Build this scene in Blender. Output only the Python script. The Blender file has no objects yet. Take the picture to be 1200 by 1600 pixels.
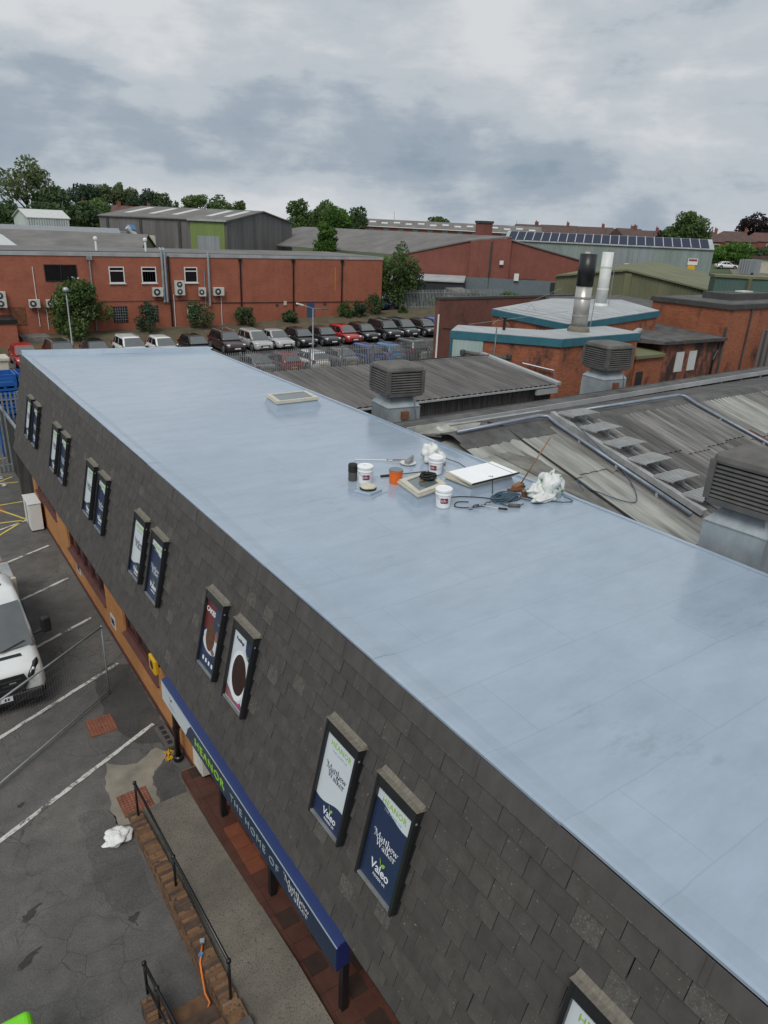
import bpy, math, random
import numpy as np
from mathutils import Vector, Matrix
random.seed(7); rng = np.random.default_rng(7)
S = bpy.context.scene
COL = S.collection
R = math.radians

# ------------------------------------------------------------------ camera
CAM = Vector((0.0, 0.0, 10.5))
_p, _r, _y = R(21.84), R(2.5), R(35.67)
FW = Vector((math.sin(_y) * math.cos(_p), math.cos(_y) * math.cos(_p), -math.sin(_p)))
R0 = Vector((math.cos(_y), -math.sin(_y), 0.0)); U0 = R0.cross(FW)
RT = R0 * math.cos(_r) + U0 * math.sin(_r)
UP = U0 * math.cos(_r) - R0 * math.sin(_r)
cd = bpy.data.cameras.new('camera'); cam = bpy.data.objects.new('camera', cd); COL.objects.link(cam)
cam.matrix_world = Matrix(((RT.x, UP.x, -FW.x, CAM.x), (RT.y, UP.y, -FW.y, CAM.y), (RT.z, UP.z, -FW.z, CAM.z), (0, 0, 0, 1)))
cd.sensor_fit = 'VERTICAL'; cd.sensor_height = 24.0; cd.lens = 24.0 * 1107 / 1600
cd.clip_start = 0.1; cd.clip_end = 5000
S.camera = cam
S.render.resolution_x, S.render.resolution_y = 768, 1024

# ------------------------------------------------------------------ sky and sun (overcast)
SUN_EL, SUN_AZ = R(50), R(228)          # azimuth clockwise from +Y
W = bpy.data.worlds.new('World'); S.world = W; W.use_nodes = True
nt = W.node_tree; nt.nodes.clear()
def wn(t, **k):
    n = nt.nodes.new(t)
    for a, b in k.items(): setattr(n, a, b)
    return n
def wmath(op, a, b=None, c=None):
    n = wn('ShaderNodeMath', operation=op)
    for i, v in enumerate((a, b, c)):
        if v is None: continue
        if isinstance(v, (int, float)): n.inputs[i].default_value = v
        else: nt.links.new(v, n.inputs[i])
    return n.outputs[0]
def wramp(fac, stops, interp='LINEAR'):
    n = wn('ShaderNodeValToRGB'); n.color_ramp.interpolation = interp
    cr = n.color_ramp
    while len(cr.elements) < len(stops): cr.elements.new(0.5)
    for e, (p, c) in zip(cr.elements, stops):
        e.position = p; e.color = (c[0], c[1], c[2], 1) if not isinstance(c, (int, float)) else (c, c, c, 1)
    nt.links.new(fac, n.inputs[0]); return n.outputs[0]
sky = wn('ShaderNodeTexSky'); sky.sky_type = 'NISHITA'; sky.sun_disc = False
sky.sun_elevation = SUN_EL; sky.sun_rotation = SUN_AZ; sky.air_density = 1.0; sky.dust_density = 2.0
tc = wn('ShaderNodeTexCoord'); sx = wn('ShaderNodeSeparateXYZ'); nt.links.new(tc.outputs['Generated'], sx.inputs[0])
zz = wmath('ADD', wmath('MAXIMUM', sx.outputs[2], 0.0), 0.20)
cx_ = wmath('DIVIDE', sx.outputs[0], zz); cy_ = wmath('DIVIDE', sx.outputs[1], zz)
cv = wn('ShaderNodeCombineXYZ'); nt.links.new(cx_, cv.inputs[0]); nt.links.new(cy_, cv.inputs[1])
def wnoise(vec, scale, detail, rough, off=(0, 0, 0), dist=0.0, stretch=(1, 1, 1)):
    m = wn('ShaderNodeMapping'); m.inputs['Location'].default_value = off; m.inputs['Scale'].default_value = stretch
    nt.links.new(vec, m.inputs[0])
    n = wn('ShaderNodeTexNoise'); n.inputs['Scale'].default_value = scale; n.inputs['Detail'].default_value = detail
    n.inputs['Roughness'].default_value = rough; n.inputs['Distortion'].default_value = dist
    nt.links.new(m.outputs[0], n.inputs[0]); return n.outputs[0]
lump_ = wnoise(tc.outputs['Generated'], 4.0, 9, 0.55, (4.3, 2.1, 0.35), 0.15, (1, 1, 2.0))
soft = wnoise(tc.outputs['Generated'], 1.5, 4, 0.5, (1.2, 6.4, 2.0), 0.2, (1, 1, 2.6))
wisp = wnoise(tc.outputs['Generated'], 7.0, 6, 0.6, (8.1, 0.4, 1.0), 0.4, (1, 1, 5.5))
big = wnoise(cv.outputs[0], 0.60, 3, 0.5, (3.1, 1.7, 0), 0.3)
mid = wnoise(cv.outputs[0], 1.5, 5, 0.5, (7.7, 2.2, 0), 0.3)
elev = wramp(sx.outputs[2], [(0.0, 0.62), (0.03, 0.55), (0.07, 0.36), (0.13, 0.42), (0.22, 0.66), (0.6, 0.66)])
den = wmath('ADD', wmath('ADD', wmath('MULTIPLY', lump_, 0.52), wmath('MULTIPLY', soft, 0.14)), wmath('ADD', wmath('MULTIPLY', wisp, 0.10), wmath('MULTIPLY', elev, 0.24)))
cloud = wramp(den, [(0.375, (2.25, 2.85, 3.5)), (0.44, (3.0, 3.55, 4.15)), (0.505, (4.4, 4.8, 5.2)), (0.585, (5.75, 5.95, 6.15))], 'EASE')
cover = wramp(wmath('ADD', wmath('MULTIPLY', mid, 0.6), wmath('MULTIPLY', big, 0.4)), [(0.22, 0.75), (0.36, 1.0)])
mx = wn('ShaderNodeMix', data_type='RGBA'); nt.links.new(cover, mx.inputs[0])
nt.links.new(sky.outputs[0], mx.inputs[6]); nt.links.new(cloud, mx.inputs[7])
bg = wn('ShaderNodeBackground'); bg.inputs[1].default_value = 0.085
nt.links.new(mx.outputs[2], bg.inputs[0])
wo = wn('ShaderNodeOutputWorld'); nt.links.new(bg.outputs[0], wo.inputs[0])
sd = bpy.data.lights.new('sun', 'SUN'); sd.energy = 1.5; sd.angle = R(26); sd.color = (1.0, 0.96, 0.9)
sun = bpy.data.objects.new('sun', sd); COL.objects.link(sun)
sdir = Vector((math.sin(SUN_AZ) * math.cos(SUN_EL), math.cos(SUN_AZ) * math.cos(SUN_EL), math.sin(SUN_EL)))
sun.rotation_euler = sdir.to_track_quat('Z', 'Y').to_euler(); sun.location = sdir * 60
S.view_settings.view_transform = 'Standard'; S.view_settings.look = 'None'; S.view_settings.gamma = 1.0
S.view_settings.exposure = 0.42; S.view_settings.use_curve_mapping = False

# ------------------------------------------------------------------ helpers
def tag(o, label=None, cat=None, group=None, kind=None):
    if label: o['label'] = label
    if cat: o['category'] = cat
    if group: o['group'] = group
    if kind: o['kind'] = kind
    return o
def thing(name, loc, label, cat, group=None, rz=0.0):
    o = bpy.data.objects.new(name, None); o.location = loc; o.rotation_euler = (0, 0, rz)
    o.empty_display_size = 0.2; COL.objects.link(o); return tag(o, label, cat, group)
def origin(o):
    v = Vector((0, 0, 0))
    while o is not None: v += o.location; o = o.parent
    return v
class MB:
    """collects faces in scene coordinates, then becomes one mesh object"""
    def __init__(s): s.v = []; s.f = []; s.mi = []; s.m = 0
    def add(s, vs, fs):
        b = len(s.v); s.v += [tuple(v) for v in vs]
        for f in fs: s.f.append(tuple(i + b for i in f)); s.mi.append(s.m)
        return s
    def box(s, x0, x1, y0, y1, z0, z1):
        return s.add([(x0, y0, z0), (x1, y0, z0), (x1, y1, z0), (x0, y1, z0), (x0, y0, z1), (x1, y0, z1), (x1, y1, z1), (x0, y1, z1)],
                     [(0, 3, 2, 1), (4, 5, 6, 7), (0, 1, 5, 4), (1, 2, 6, 5), (2, 3, 7, 6), (3, 0, 4, 7)])
    def obox(s, c, ax, ay, az):
        c = Vector(c); ax = Vector(ax); ay = Vector(ay); az = Vector(az)
        P = [c + ax * i + ay * j + az * k for k in (-1, 1) for i, j in ((-1, -1), (1, -1), (1, 1), (-1, 1))]
        return s.add(P, [(0, 3, 2, 1), (4, 5, 6, 7), (0, 1, 5, 4), (1, 2, 6, 5), (2, 3, 7, 6), (3, 0, 4, 7)])
    def bar(s, a, b, w, h, up=(0, 0, 1)):
        a = Vector(a); b = Vector(b); d = (b - a); L = d.length; d.normalize()
        u = Vector(up); x = d.cross(u)
        if x.length < 1e-5: x = d.cross(Vector((1, 0, 0)))
        x.normalize(); u = x.cross(d)
        return s.obox((a + b) / 2, d * L / 2, x * w / 2, u * h / 2)
    def tube(s, pts, r, n=8, caps=True):
        pts = [Vector(p) for p in pts]; rs = r if isinstance(r, (list, tuple)) else [r] * len(pts)
        b = len(s.v); prev = None
        for i, p in enumerate(pts):
            d = (pts[min(i + 1, len(pts) - 1)] - pts[max(i - 1, 0)]).normalized()
            if prev is None:
                x = d.cross(Vector((0, 0, 1)));
                if x.length < 1e-3: x = d.cross(Vector((1, 0, 0)))
            else: x = prev - d * prev.dot(d)
            x.normalize(); prev = x; y = d.cross(x)
            for k in range(n):
                a = 2 * math.pi * k / n; s.v.append(tuple(p + (x * math.cos(a) + y * math.sin(a)) * rs[i]))
        for i in range(len(pts) - 1):
            for k in range(n):
                s.f.append((b + i * n + k, b + i * n + (k + 1) % n, b + (i + 1) * n + (k + 1) % n, b + (i + 1) * n + k)); s.mi.append(s.m)
        if caps:
            s.f.append(tuple(b + k for k in range(n))[::-1]); s.mi.append(s.m)
            e = b + (len(pts) - 1) * n; s.f.append(tuple(e + k for k in range(n))); s.mi.append(s.m)
        return s
    def curve(s, pts, r, n=6, sub=6):
        pts = [Vector(p) for p in pts]; Q = []
        for i in range(len(pts) - 1):
            p0, p1, p2, p3 = pts[max(i - 1, 0)], pts[i], pts[i + 1], pts[min(i + 2, len(pts) - 1)]
            for k in range(sub):
                t = k / sub; Q.append(0.5 * ((2 * p1) + (p2 - p0) * t + (2 * p0 - 5 * p1 + 4 * p2 - p3) * t * t + (3 * p1 - p0 - 3 * p2 + p3) * t ** 3))
        return s.tube(Q + [pts[-1]], r, n)
    def lathe(s, c, prof, n=20):
        c = Vector(c); b = len(s.v); m = len(prof)
        for (r, z) in prof:
            for k in range(n):
                a = 2 * math.pi * k / n; s.v.append((c.x + r * math.cos(a), c.y + r * math.sin(a), c.z + z))
        for i in range(m - 1):
            for k in range(n):
                s.f.append((b + i * n + k, b + i * n + (k + 1) % n, b + (i + 1) * n + (k + 1) % n, b + (i + 1) * n + k)); s.mi.append(s.m)
        s.f.append(tuple(b + k for k in range(n))[::-1]); s.mi.append(s.m)
        s.f.append(tuple(b + (m - 1) * n + k for k in range(n))); s.mi.append(s.m)
        return s
    def prism(s, poly, z0, z1):
        """poly: ccw list of (x,y); z0/z1 numbers or per-vertex lists"""
        n = len(poly); a = z0 if isinstance(z0, (list, tuple)) else [z0] * n; c = z1 if isinstance(z1, (list, tuple)) else [z1] * n
        vs = [(p[0], p[1], a[i]) for i, p in enumerate(poly)] + [(p[0], p[1], c[i]) for i, p in enumerate(poly)]
        fs = [tuple(range(n))[::-1], tuple(range(n, 2 * n))] + [(i, (i + 1) % n, n + (i + 1) % n, n + i) for i in range(n)]
        return s.add(vs, fs)
    def extr(s, poly, d):
        """planar 3d polygon pushed along d"""
        n = len(poly); d = Vector(d); vs = [Vector(p) for p in poly] + [Vector(p) + d for p in poly]
        return s.add(vs, [tuple(range(n)), tuple(range(n, 2 * n))[::-1]] + [(i, n + i, n + (i + 1) % n, (i + 1) % n) for i in range(n)])
    def poly(s, pts): return s.add(pts, [tuple(range(len(pts)))])
    def grid(s, P):
        """P: 2d list of points"""
        h = len(P); w = len(P[0]); b = len(s.v)
        for row in P: s.v += [tuple(p) for p in row]
        for i in range(h - 1):
            for j in range(w - 1):
                s.f.append((b + i * w + j, b + i * w + j + 1, b + (i + 1) * w + j + 1, b + (i + 1) * w + j)); s.mi.append(s.m)
        return s
    def corr(s, x0, x1, pitch, amp, path, nrm=None):
        """corrugated sheet: waves across x, straight along path of (y,z)"""
        n = max(1, int(round((x1 - x0) / pitch))); w = (x1 - x0) / n; xs = []
        for i in range(n): xs += [(x0 + w * i, 0.0), (x0 + w * (i + 0.20), 0.85), (x0 + w * (i + 0.5), 1.0), (x0 + w * (i + 0.80), 0.85)]
        xs.append((x1, 0.0))
        return s.grid([[(x, y, z + amp * h) for x, h in xs] for (y, z) in path])
    def mesh(s, name, mats, off=Vector((0, 0, 0)), smooth=False):
        me = bpy.data.meshes.new(name)
        me.from_pydata([(v[0] - off.x, v[1] - off.y, v[2] - off.z) for v in s.v], [], s.f)
        for m in (mats if isinstance(mats, (list, tuple)) else [mats]): me.materials.append(m)
        if isinstance(mats, (list, tuple)) and len(mats) > 1: me.polygons.foreach_set('material_index', s.mi)
        if smooth: me.polygons.foreach_set('use_smooth', [True] * len(me.polygons))
        me.update(); return me
    def build(s, name, mats, parent=None, smooth=False, bevel=0.0, seg=2):
        off = origin(parent) if parent else Vector((0, 0, 0))
        o = bpy.data.objects.new(name, s.mesh(name, mats, off, smooth)); COL.objects.link(o); o.parent = parent
        if bevel:
            b = o.modifiers.new('bevel', 'BEVEL'); b.width = bevel; b.segments = seg; b.limit_method = 'ANGLE'
        return o
def link(name, me, parent=None, loc=(0, 0, 0), mat=None):
    o = bpy.data.objects.new(name, me); COL.objects.link(o); o.parent = parent
    if mat is not None: o.matrix_local = mat
    else: o.location = loc
    return o
def copy_tree(o, parent=None):
    c = o.copy(); COL.objects.link(c); c.parent = parent
    for ch in o.children: copy_tree(ch, c)
    return c
def recolour(root, names, mat):
    for ch in root.children:
        if ch.name.split('.')[0] in names:
            ch.material_slots[0].link = 'OBJECT'; ch.material_slots[0].material = mat
        recolour(ch, names, mat)
def zg(x, y):
    """height of the ground: flat by the building, rising gently beyond the car park"""
    r = math.hypot(x, y)
    if r < 52: return 0.0
    if r < 58: return 0.045 * (r - 52) ** 2 / 12
    if r < 260: return 0.045 * (r - 55)
    return 0.045 * 205 + 0.006 * (r - 260)
def P2(az_px, r, z=None):
    """plan point at horizontal distance r along bearing az (degrees clockwise from +Y)"""
    a = R(az_px); x, y = r * math.sin(a), r * math.cos(a)
    return Vector((x, y, zg(x, y) if z is None else z))
# ------------------------------------------------------------------ materials
MAT = {}
def _nodes(name):
    m = bpy.data.materials.new(name); m.use_nodes = True; t = m.node_tree
    return m, t, t.nodes['Principled BSDF']
def _mix(t, fac, a, b, mode='MIX'):
    n = t.nodes.new('ShaderNodeMix'); n.data_type = 'RGBA'; n.blend_type = mode
    for i, v in ((0, fac), (6, a), (7, b)):
        if isinstance(v, (int, float)): n.inputs[i].default_value = v
        elif isinstance(v, (tuple, list)): n.inputs[i].default_value = (*v[:3], 1)
        else: t.links.new(v, n.inputs[i])
    return n.outputs[2]
def _noise(t, scale, detail=4, rough=0.55, stretch=None, obj=False, dist=0.0):
    if obj:
        c = t.nodes.new('ShaderNodeTexCoord').outputs['Object']
    else: c = t.nodes.new('ShaderNodeNewGeometry').outputs['Position']
    if stretch:
        mp = t.nodes.new('ShaderNodeMapping'); mp.inputs['Scale'].default_value = stretch; t.links.new(c, mp.inputs[0]); c = mp.outputs[0]
    n = t.nodes.new('ShaderNodeTexNoise'); n.inputs['Scale'].default_value = scale; n.inputs['Detail'].default_value = detail
    n.inputs['Roughness'].default_value = rough; n.inputs['Distortion'].default_value = dist
    t.links.new(c, n.inputs[0]); return n.outputs[0]
def _ramp(t, fac, stops):
    n = t.nodes.new('ShaderNodeValToRGB'); cr = n.color_ramp
    while len(cr.elements) < len(stops): cr.elements.new(0.5)
    for e, (p, c) in zip(cr.elements, stops):
        e.position = p; e.color = (*c[:3], 1) if not isinstance(c, (int, float)) else (c, c, c, 1)
    t.links.new(fac, n.inputs[0]); return n.outputs[0]
def _m(t, op, a, b=0.0):
    n = t.nodes.new('ShaderNodeMath'); n.operation = op
    for i, v in enumerate((a, b)):
        if isinstance(v, (int, float)): n.inputs[i].default_value = v
        else: t.links.new(v, n.inputs[i])
    return n.outputs[0]
def _bump(t, p, h, strength, dist=0.01):
    b = t.nodes.new('ShaderNodeBump'); b.inputs['Strength'].default_value = strength; b.inputs['Distance'].default_value = dist
    t.links.new(h, b.inputs['Height'])
    if p.inputs['Normal'].is_linked: t.links.new(p.inputs['Normal'].links[0].from_socket, b.inputs['Normal'])
    t.links.new(b.outputs[0], p.inputs['Normal'])
def sc(c, k): return tuple(min(1, x * k) for x in c)
def mat(name, col, rough=0.6, metal=0.0, var=0.12, scale=2.5, col2=None, stretch=None, bump=0.0, bscale=30.0, spec=0.5, rv=0.0, speck=None, coat=0.0):
    if name in MAT: return MAT[name]
    m, t, p = _nodes(name)
    n = _noise(t, scale, 6, 0.6, stretch)
    c = _ramp(t, n, [(0.3, col2 if col2 else sc(col, 1 - var)), (0.7, sc(col, 1 + var) if not col2 else col)])
    if speck:
        s = _noise(t, speck[1], 3, 0.6); f = _ramp(t, s, [(speck[2], 0.0), (min(1, speck[2] + 0.08), 1.0)]); c = _mix(t, f, c, speck[0])
    t.links.new(c, p.inputs['Base Color'])
    p.inputs['Roughness'].default_value = rough; p.inputs['Metallic'].default_value = metal; p.inputs['Specular IOR Level'].default_value = spec
    p.inputs['Coat Weight'].default_value = coat
    if rv: t.links.new(_ramp(t, _noise(t, scale * 1.7, 4), [(0.3, max(0, rough - rv)), (0.7, min(1, rough + rv))]), p.inputs['Roughness'])
    if bump: _bump(t, p, _noise(t, bscale, 4), bump)
    MAT[name] = m; return m
def _uv(t):
    """u runs along the wall whatever way it faces, v is height"""
    g = t.nodes.new('ShaderNodeNewGeometry'); cr = t.nodes.new('ShaderNodeVectorMath'); cr.operation = 'CROSS_PRODUCT'
    cr.inputs[0].default_value = (0, 0, 1); t.links.new(g.outputs['True Normal'], cr.inputs[1])
    nm = t.nodes.new('ShaderNodeVectorMath'); nm.operation = 'NORMALIZE'; t.links.new(cr.outputs[0], nm.inputs[0])
    d = t.nodes.new('ShaderNodeVectorMath'); d.operation = 'DOT_PRODUCT'; t.links.new(g.outputs['Position'], d.inputs[0]); t.links.new(nm.outputs[0], d.inputs[1])
    s = t.nodes.new('ShaderNodeSeparateXYZ'); t.links.new(g.outputs['Position'], s.inputs[0])
    c = t.nodes.new('ShaderNodeCombineXYZ'); t.links.new(d.outputs['Value'], c.inputs[0]); t.links.new(s.outputs[2], c.inputs[1])
    return c.outputs[0], d.outputs['Value'], s.outputs[2]
def brick(name, c1, c2, mortar, stain=None, sthr=0.55, sscale=0.35, rough=0.85):
    if name in MAT: return MAT[name]
    m, t, p = _nodes(name); uv, u, v = _uv(t)
    b = t.nodes.new('ShaderNodeTexBrick'); t.links.new(uv, b.inputs['Vector']); b.inputs['Scale'].default_value = 1.0
    b.inputs['Brick Width'].default_value = 0.225; b.inputs['Row Height'].default_value = 0.075; b.inputs['Mortar Size'].default_value = 0.006
    b.inputs['Color1'].default_value = (*c1, 1); b.inputs['Color2'].default_value = (*c2, 1); b.inputs['Mortar'].default_value = (*mortar, 1)
    c = _mix(t, 1.0, b.outputs[0], _ramp(t, _noise(t, 0.7, 6, 0.65), [(0.25, 0.80), (0.75, 1.14)]), 'MULTIPLY')
    c = _mix(t, 1.0, c, _ramp(t, _noise(t, 1.0, 5, 0.6, (2.5, 2.5, 0.25)), [(0.3, 0.92), (0.7, 1.05)]), 'MULTIPLY')
    if stain:
        f = _ramp(t, _noise(t, sscale, 8, 0.7, (1, 1, 0.6)), [(sthr - 0.06, 0.0), (sthr + 0.06, 0.92)]); c = _mix(t, f, c, stain)
    t.links.new(c, p.inputs['Base Color']); p.inputs['Roughness'].default_value = rough
    _bump(t, p, b.outputs['Fac'], 0.35, -0.01)
    MAT[name] = m; return m
def ribbed(name, col, pitch, rough=0.55, metal=0.0, var=0.12, dirt=None, depth=0.6):
    if name in MAT: return MAT[name]
    m, t, p = _nodes(name); uv, u, v = _uv(t)
    w = _m(t, 'SINE', _m(t, 'MULTIPLY', u, 2 * math.pi / pitch))
    st = _noise(t, 0.5, 6, 0.65, (1.6, 1.6, 0.12))
    c = _ramp(t, st, [(0.3, sc(col, 1 - var * 1.6) if dirt is None else dirt), (0.65, sc(col, 1 + var))])
    t.links.new(c, p.inputs['Base Color']); p.inputs['Roughness'].default_value = rough; p.inputs['Metallic'].default_value = metal
    _bump(t, p, w, depth, pitch * 0.15)
    MAT[name] = m; return m
def asphalt(name='asphalt', k=1.0):
    m, t, p = _nodes(name)
    big = _noise(t, 0.25, 6, 0.65); mid = _noise(t, 2.2, 6, 0.65); gr = _noise(t, 90, 2, 0.7)
    c = _ramp(t, big, [(0.28, (0.058 * k, 0.057 * k, 0.056 * k)), (0.5, (0.094 * k, 0.091 * k, 0.087 * k)), (0.72, (0.145 * k, 0.139 * k, 0.128 * k))])
    c = _mix(t, 1.0, c, _ramp(t, mid, [(0.3, 0.78), (0.7, 1.2)]), 'MULTIPLY')
    c = _mix(t, 1.0, c, _ramp(t, gr, [(0.3, 0.5), (0.7, 1.55)]), 'MULTIPLY')
    c = _mix(t, 1.0, c, _ramp(t, _noise(t, 28, 3, 0.7), [(0.3, 0.8), (0.7, 1.22)]), 'MULTIPLY')
    g = t.nodes.new('ShaderNodeNewGeometry')
    nz = t.nodes.new('ShaderNodeTexNoise'); nz.inputs['Scale'].default_value = 1.3; nz.inputs['Detail'].default_value = 5; t.links.new(g.outputs['Position'], nz.inputs[0])
    va = t.nodes.new('ShaderNodeVectorMath'); va.operation = 'MULTIPLY_ADD'; va.inputs[1].default_value = (0.5, 0.5, 0.5)
    t.links.new(nz.outputs['Color'], va.inputs[0]); t.links.new(g.outputs['Position'], va.inputs[2])
    vo = t.nodes.new('ShaderNodeTexVoronoi'); vo.feature = 'DISTANCE_TO_EDGE'; vo.inputs['Scale'].default_value = 1.9; t.links.new(va.outputs[0], vo.inputs['Vector'])
    vo2 = t.nodes.new('ShaderNodeTexVoronoi'); vo2.feature = 'DISTANCE_TO_EDGE'; vo2.inputs['Scale'].default_value = 4.6; t.links.new(va.outputs[0], vo2.inputs['Vector'])
    cr = _m(t, 'MAXIMUM', _ramp(t, vo.outputs['Distance'], [(0.0, 1.0), (0.018, 0.0)]), _m(t, 'MULTIPLY', _ramp(t, vo2.outputs['Distance'], [(0.0, 1.0), (0.03, 0.0)]), _ramp(t, _noise(t, 0.5, 3, 0.5), [(0.52, 0.0), (0.6, 0.9)])))
    msk = _ramp(t, _noise(t, 0.33, 4, 0.6), [(0.42, 0.0), (0.58, 0.85)])
    f = _m(t, 'MULTIPLY', cr, msk)
    c = _mix(t, f, c, (0.025, 0.025, 0.025))
    t.links.new(c, p.inputs['Base Color']); p.inputs['Roughness'].default_value = 0.85
    _bump(t, p, gr, 0.35, 0.006)
    MAT[name] = m; return m
def worn_paint(name, col, keep=0.45, under=(0.085, 0.083, 0.08)):
    m, t, p = _nodes(name)
    f = _ramp(t, _noise(t, 1.9, 12, 0.82, None, False, 0.6), [(keep - 0.045, 0.0), (keep + 0.035, 1.0)])
    c = _mix(t, f, under, col); c = _mix(t, 1.0, c, _ramp(t, _noise(t, 40, 3), [(0.3, 0.8), (0.7, 1.15)]), 'MULTIPLY')
    t.links.new(c, p.inputs['Base Color']); p.inputs['Roughness'].default_value = 0.8; MAT[name] = m; return m
def roof_coat():
    m, t, p = _nodes('roof_coating'); g = t.nodes.new('ShaderNodeNewGeometry')
    nz = t.nodes.new('ShaderNodeTexNoise'); nz.inputs['Scale'].default_value = 0.8; nz.inputs['Detail'].default_value = 6; t.links.new(g.outputs['Position'], nz.inputs[0])
    va = t.nodes.new('ShaderNodeVectorMath'); va.operation = 'MULTIPLY_ADD'; va.inputs[1].default_value = (0.10, 0.10, 0.0); t.links.new(nz.outputs['Color'], va.inputs[0]); t.links.new(g.outputs['Position'], va.inputs[2])
    b = t.nodes.new('ShaderNodeTexBrick'); t.links.new(va.outputs[0], b.inputs['Vector']); b.inputs['Scale'].default_value = 1.0
    b.inputs['Brick Width'].default_value = 3.3; b.inputs['Row Height'].default_value = 0.98; b.inputs['Mortar Size'].default_value = 0.012; b.inputs['Mortar Smooth'].default_value = 0.6
    b.inputs['Color1'].default_value = (0.99, 0.99, 0.99, 1); b.inputs['Color2'].default_value = (1.005, 1.005, 1.005, 1); b.inputs['Mortar'].default_value = (0.90, 0.91, 0.92, 1)
    n = _noise(t, 0.45, 6, 0.6); n2 = _noise(t, 2.4, 7, 0.65, (0.5, 1.3, 1)); n3 = _noise(t, 14, 4, 0.6, (0.35, 1.4, 1))
    c = _ramp(t, n, [(0.3, (0.275, 0.343, 0.422)), (0.7, (0.328, 0.398, 0.478))])
    c = _mix(t, 1.0, c, b.outputs[0], 'MULTIPLY')
    c = _mix(t, 1.0, c, _ramp(t, n2, [(0.3, 0.92), (0.7, 1.06)]), 'MULTIPLY')
    sc_ = _ramp(t, _m(t, 'MULTIPLY', _noise(t, 3.5, 8, 0.75, (0.6, 1.6, 1)), _noise(t, 0.6, 3)), [(0.34, 0.0), (0.42, 0.34)])
    c = _mix(t, sc_, c, (0.19, 0.235, 0.28))
    t.links.new(c, p.inputs['Base Color'])
    t.links.new(_ramp(t, _noise(t, 0.9, 5, 0.6), [(0.3, 0.10), (0.7, 0.26)]), p.inputs['Roughness'])
    p.inputs['Specular IOR Level'].default_value = 0.6
    _bump(t, p, n3, 0.13, 0.01); _bump(t, p, n2, 0.12, 0.03); _bump(t, p, b.outputs['Fac'], 0.14, -0.006)
    MAT['roof_coating'] = m; return m
def leaf(name, c1, c2):
    m, t, p = _nodes(name)
    n = _noise(t, 1.1, 4, 0.6); r = t.nodes.new('ShaderNodeAttribute'); r.attribute_name = 'leaf'
    f = _m(t, 'ADD', _m(t, 'MULTIPLY', n, 0.5), _m(t, 'MULTIPLY', r.outputs['Fac'], 0.5))
    t.links.new(_ramp(t, f, [(0.25, c1), (0.75, c2)]), p.inputs['Base Color']); p.inputs['Roughness'].default_value = 0.7
    p.inputs['Specular IOR Level'].default_value = 0.25
    tr = t.nodes.new('ShaderNodeBsdfTranslucent'); tr.inputs[0].default_value = (*sc(c2, 1.1), 1)
    mx = t.nodes.new('ShaderNodeMixShader'); mx.inputs[0].default_value = 0.25
    t.links.new(p.outputs[0], mx.inputs[1]); t.links.new(tr.outputs[0], mx.inputs[2]); t.links.new(mx.outputs[0], t.nodes['Material Output'].inputs[0])
    MAT[name] = m; return m
asphalt(); asphalt('asphalt_new', 0.80); asphalt('asphalt_dark', 0.55); asphalt('oil', 0.36); roof_coat()
worn_paint('white_paint_worn', (0.54, 0.53, 0.50), 0.47); worn_paint('yellow_paint_worn', (0.55, 0.45, 0.10), 0.36)
M = MAT
mat('concrete', (0.20, 0.182, 0.148), 0.9, col2=(0.115, 0.105, 0.088), scale=1.4, bump=0.4, bscale=60, speck=((0.075, 0.068, 0.058), 48, 0.54))
mat('concrete_pale', (0.27, 0.245, 0.195), 0.9, col2=(0.15, 0.138, 0.115), scale=2.2, bump=0.3, bscale=50, speck=((0.2, 0.18, 0.14), 30, 0.6))
mat('manhole_red', (0.235, 0.085, 0.055), 0.85, var=0.35, scale=6, bump=0.3, bscale=40, speck=((0.05, 0.045, 0.04), 12, 0.58))
mat('slate_a', (0.066, 0.061, 0.057), 0.62, var=0.18, scale=5, bump=0.25, bscale=45, speck=((0.22, 0.21, 0.185), 26, 0.665), spec=0.4)
mat('slate_b', (0.071, 0.066, 0.061), 0.66, var=0.2, scale=6, bump=0.25, bscale=45, speck=((0.23, 0.22, 0.19), 30, 0.66), spec=0.4)
mat('slate_c', (0.061, 0.057, 0.054), 0.6, var=0.2, scale=5, bump=0.2, bscale=45, spec=0.4)
mat('slate_d', (0.086, 0.080, 0.072), 0.75, var=0.3, scale=16, bump=0.4, bscale=60, speck=((0.17, 0.165, 0.15), 55, 0.58), spec=0.35)
mat('backing', (0.022, 0.021, 0.020), 0.9)
mat('lead', (0.078, 0.074, 0.071), 0.55, var=0.2, scale=2, bump=0.1, bscale=10, stretch=(3, 3, 0.6))
mat('hood_lead', (0.19, 0.175, 0.14), 0.8, col2=(0.11, 0.10, 0.085), scale=12, stretch=(1, 3, 1), bump=0.3, bscale=40)
mat('black_frame', (0.017, 0.019, 0.021), 0.35, var=0.15, spec=0.4)
mat('black_metal', (0.010, 0.010, 0.012), 0.35, var=0.2)
mat('poster_white', (0.56, 0.62, 0.66), 0.3, var=0.03, spec=0.4)
mat('poster_navy', (0.020, 0.034, 0.085), 0.3, var=0.06, spec=0.4)
mat('ink_navy', (0.018, 0.028, 0.07), 0.4, var=0.03)
mat('ink_white', (0.72, 0.76, 0.80), 0.4, var=0.03)
mat('ink_green', (0.26, 0.46, 0.06), 0.4, var=0.05)
mat('ink_lime', (0.30, 0.62, 0.06), 0.4, var=0.05)
mat('ink_grey', (0.30, 0.38, 0.42), 0.4, var=0.03)
mat('sign_blue', (0.006, 0.020, 0.105), 0.22, var=0.08, spec=0.5)
mat('sign_face', (0.012, 0.032, 0.075), 0.28, var=0.06)
mat('trim_white', (0.55, 0.56, 0.55), 0.5, var=0.06)
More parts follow.
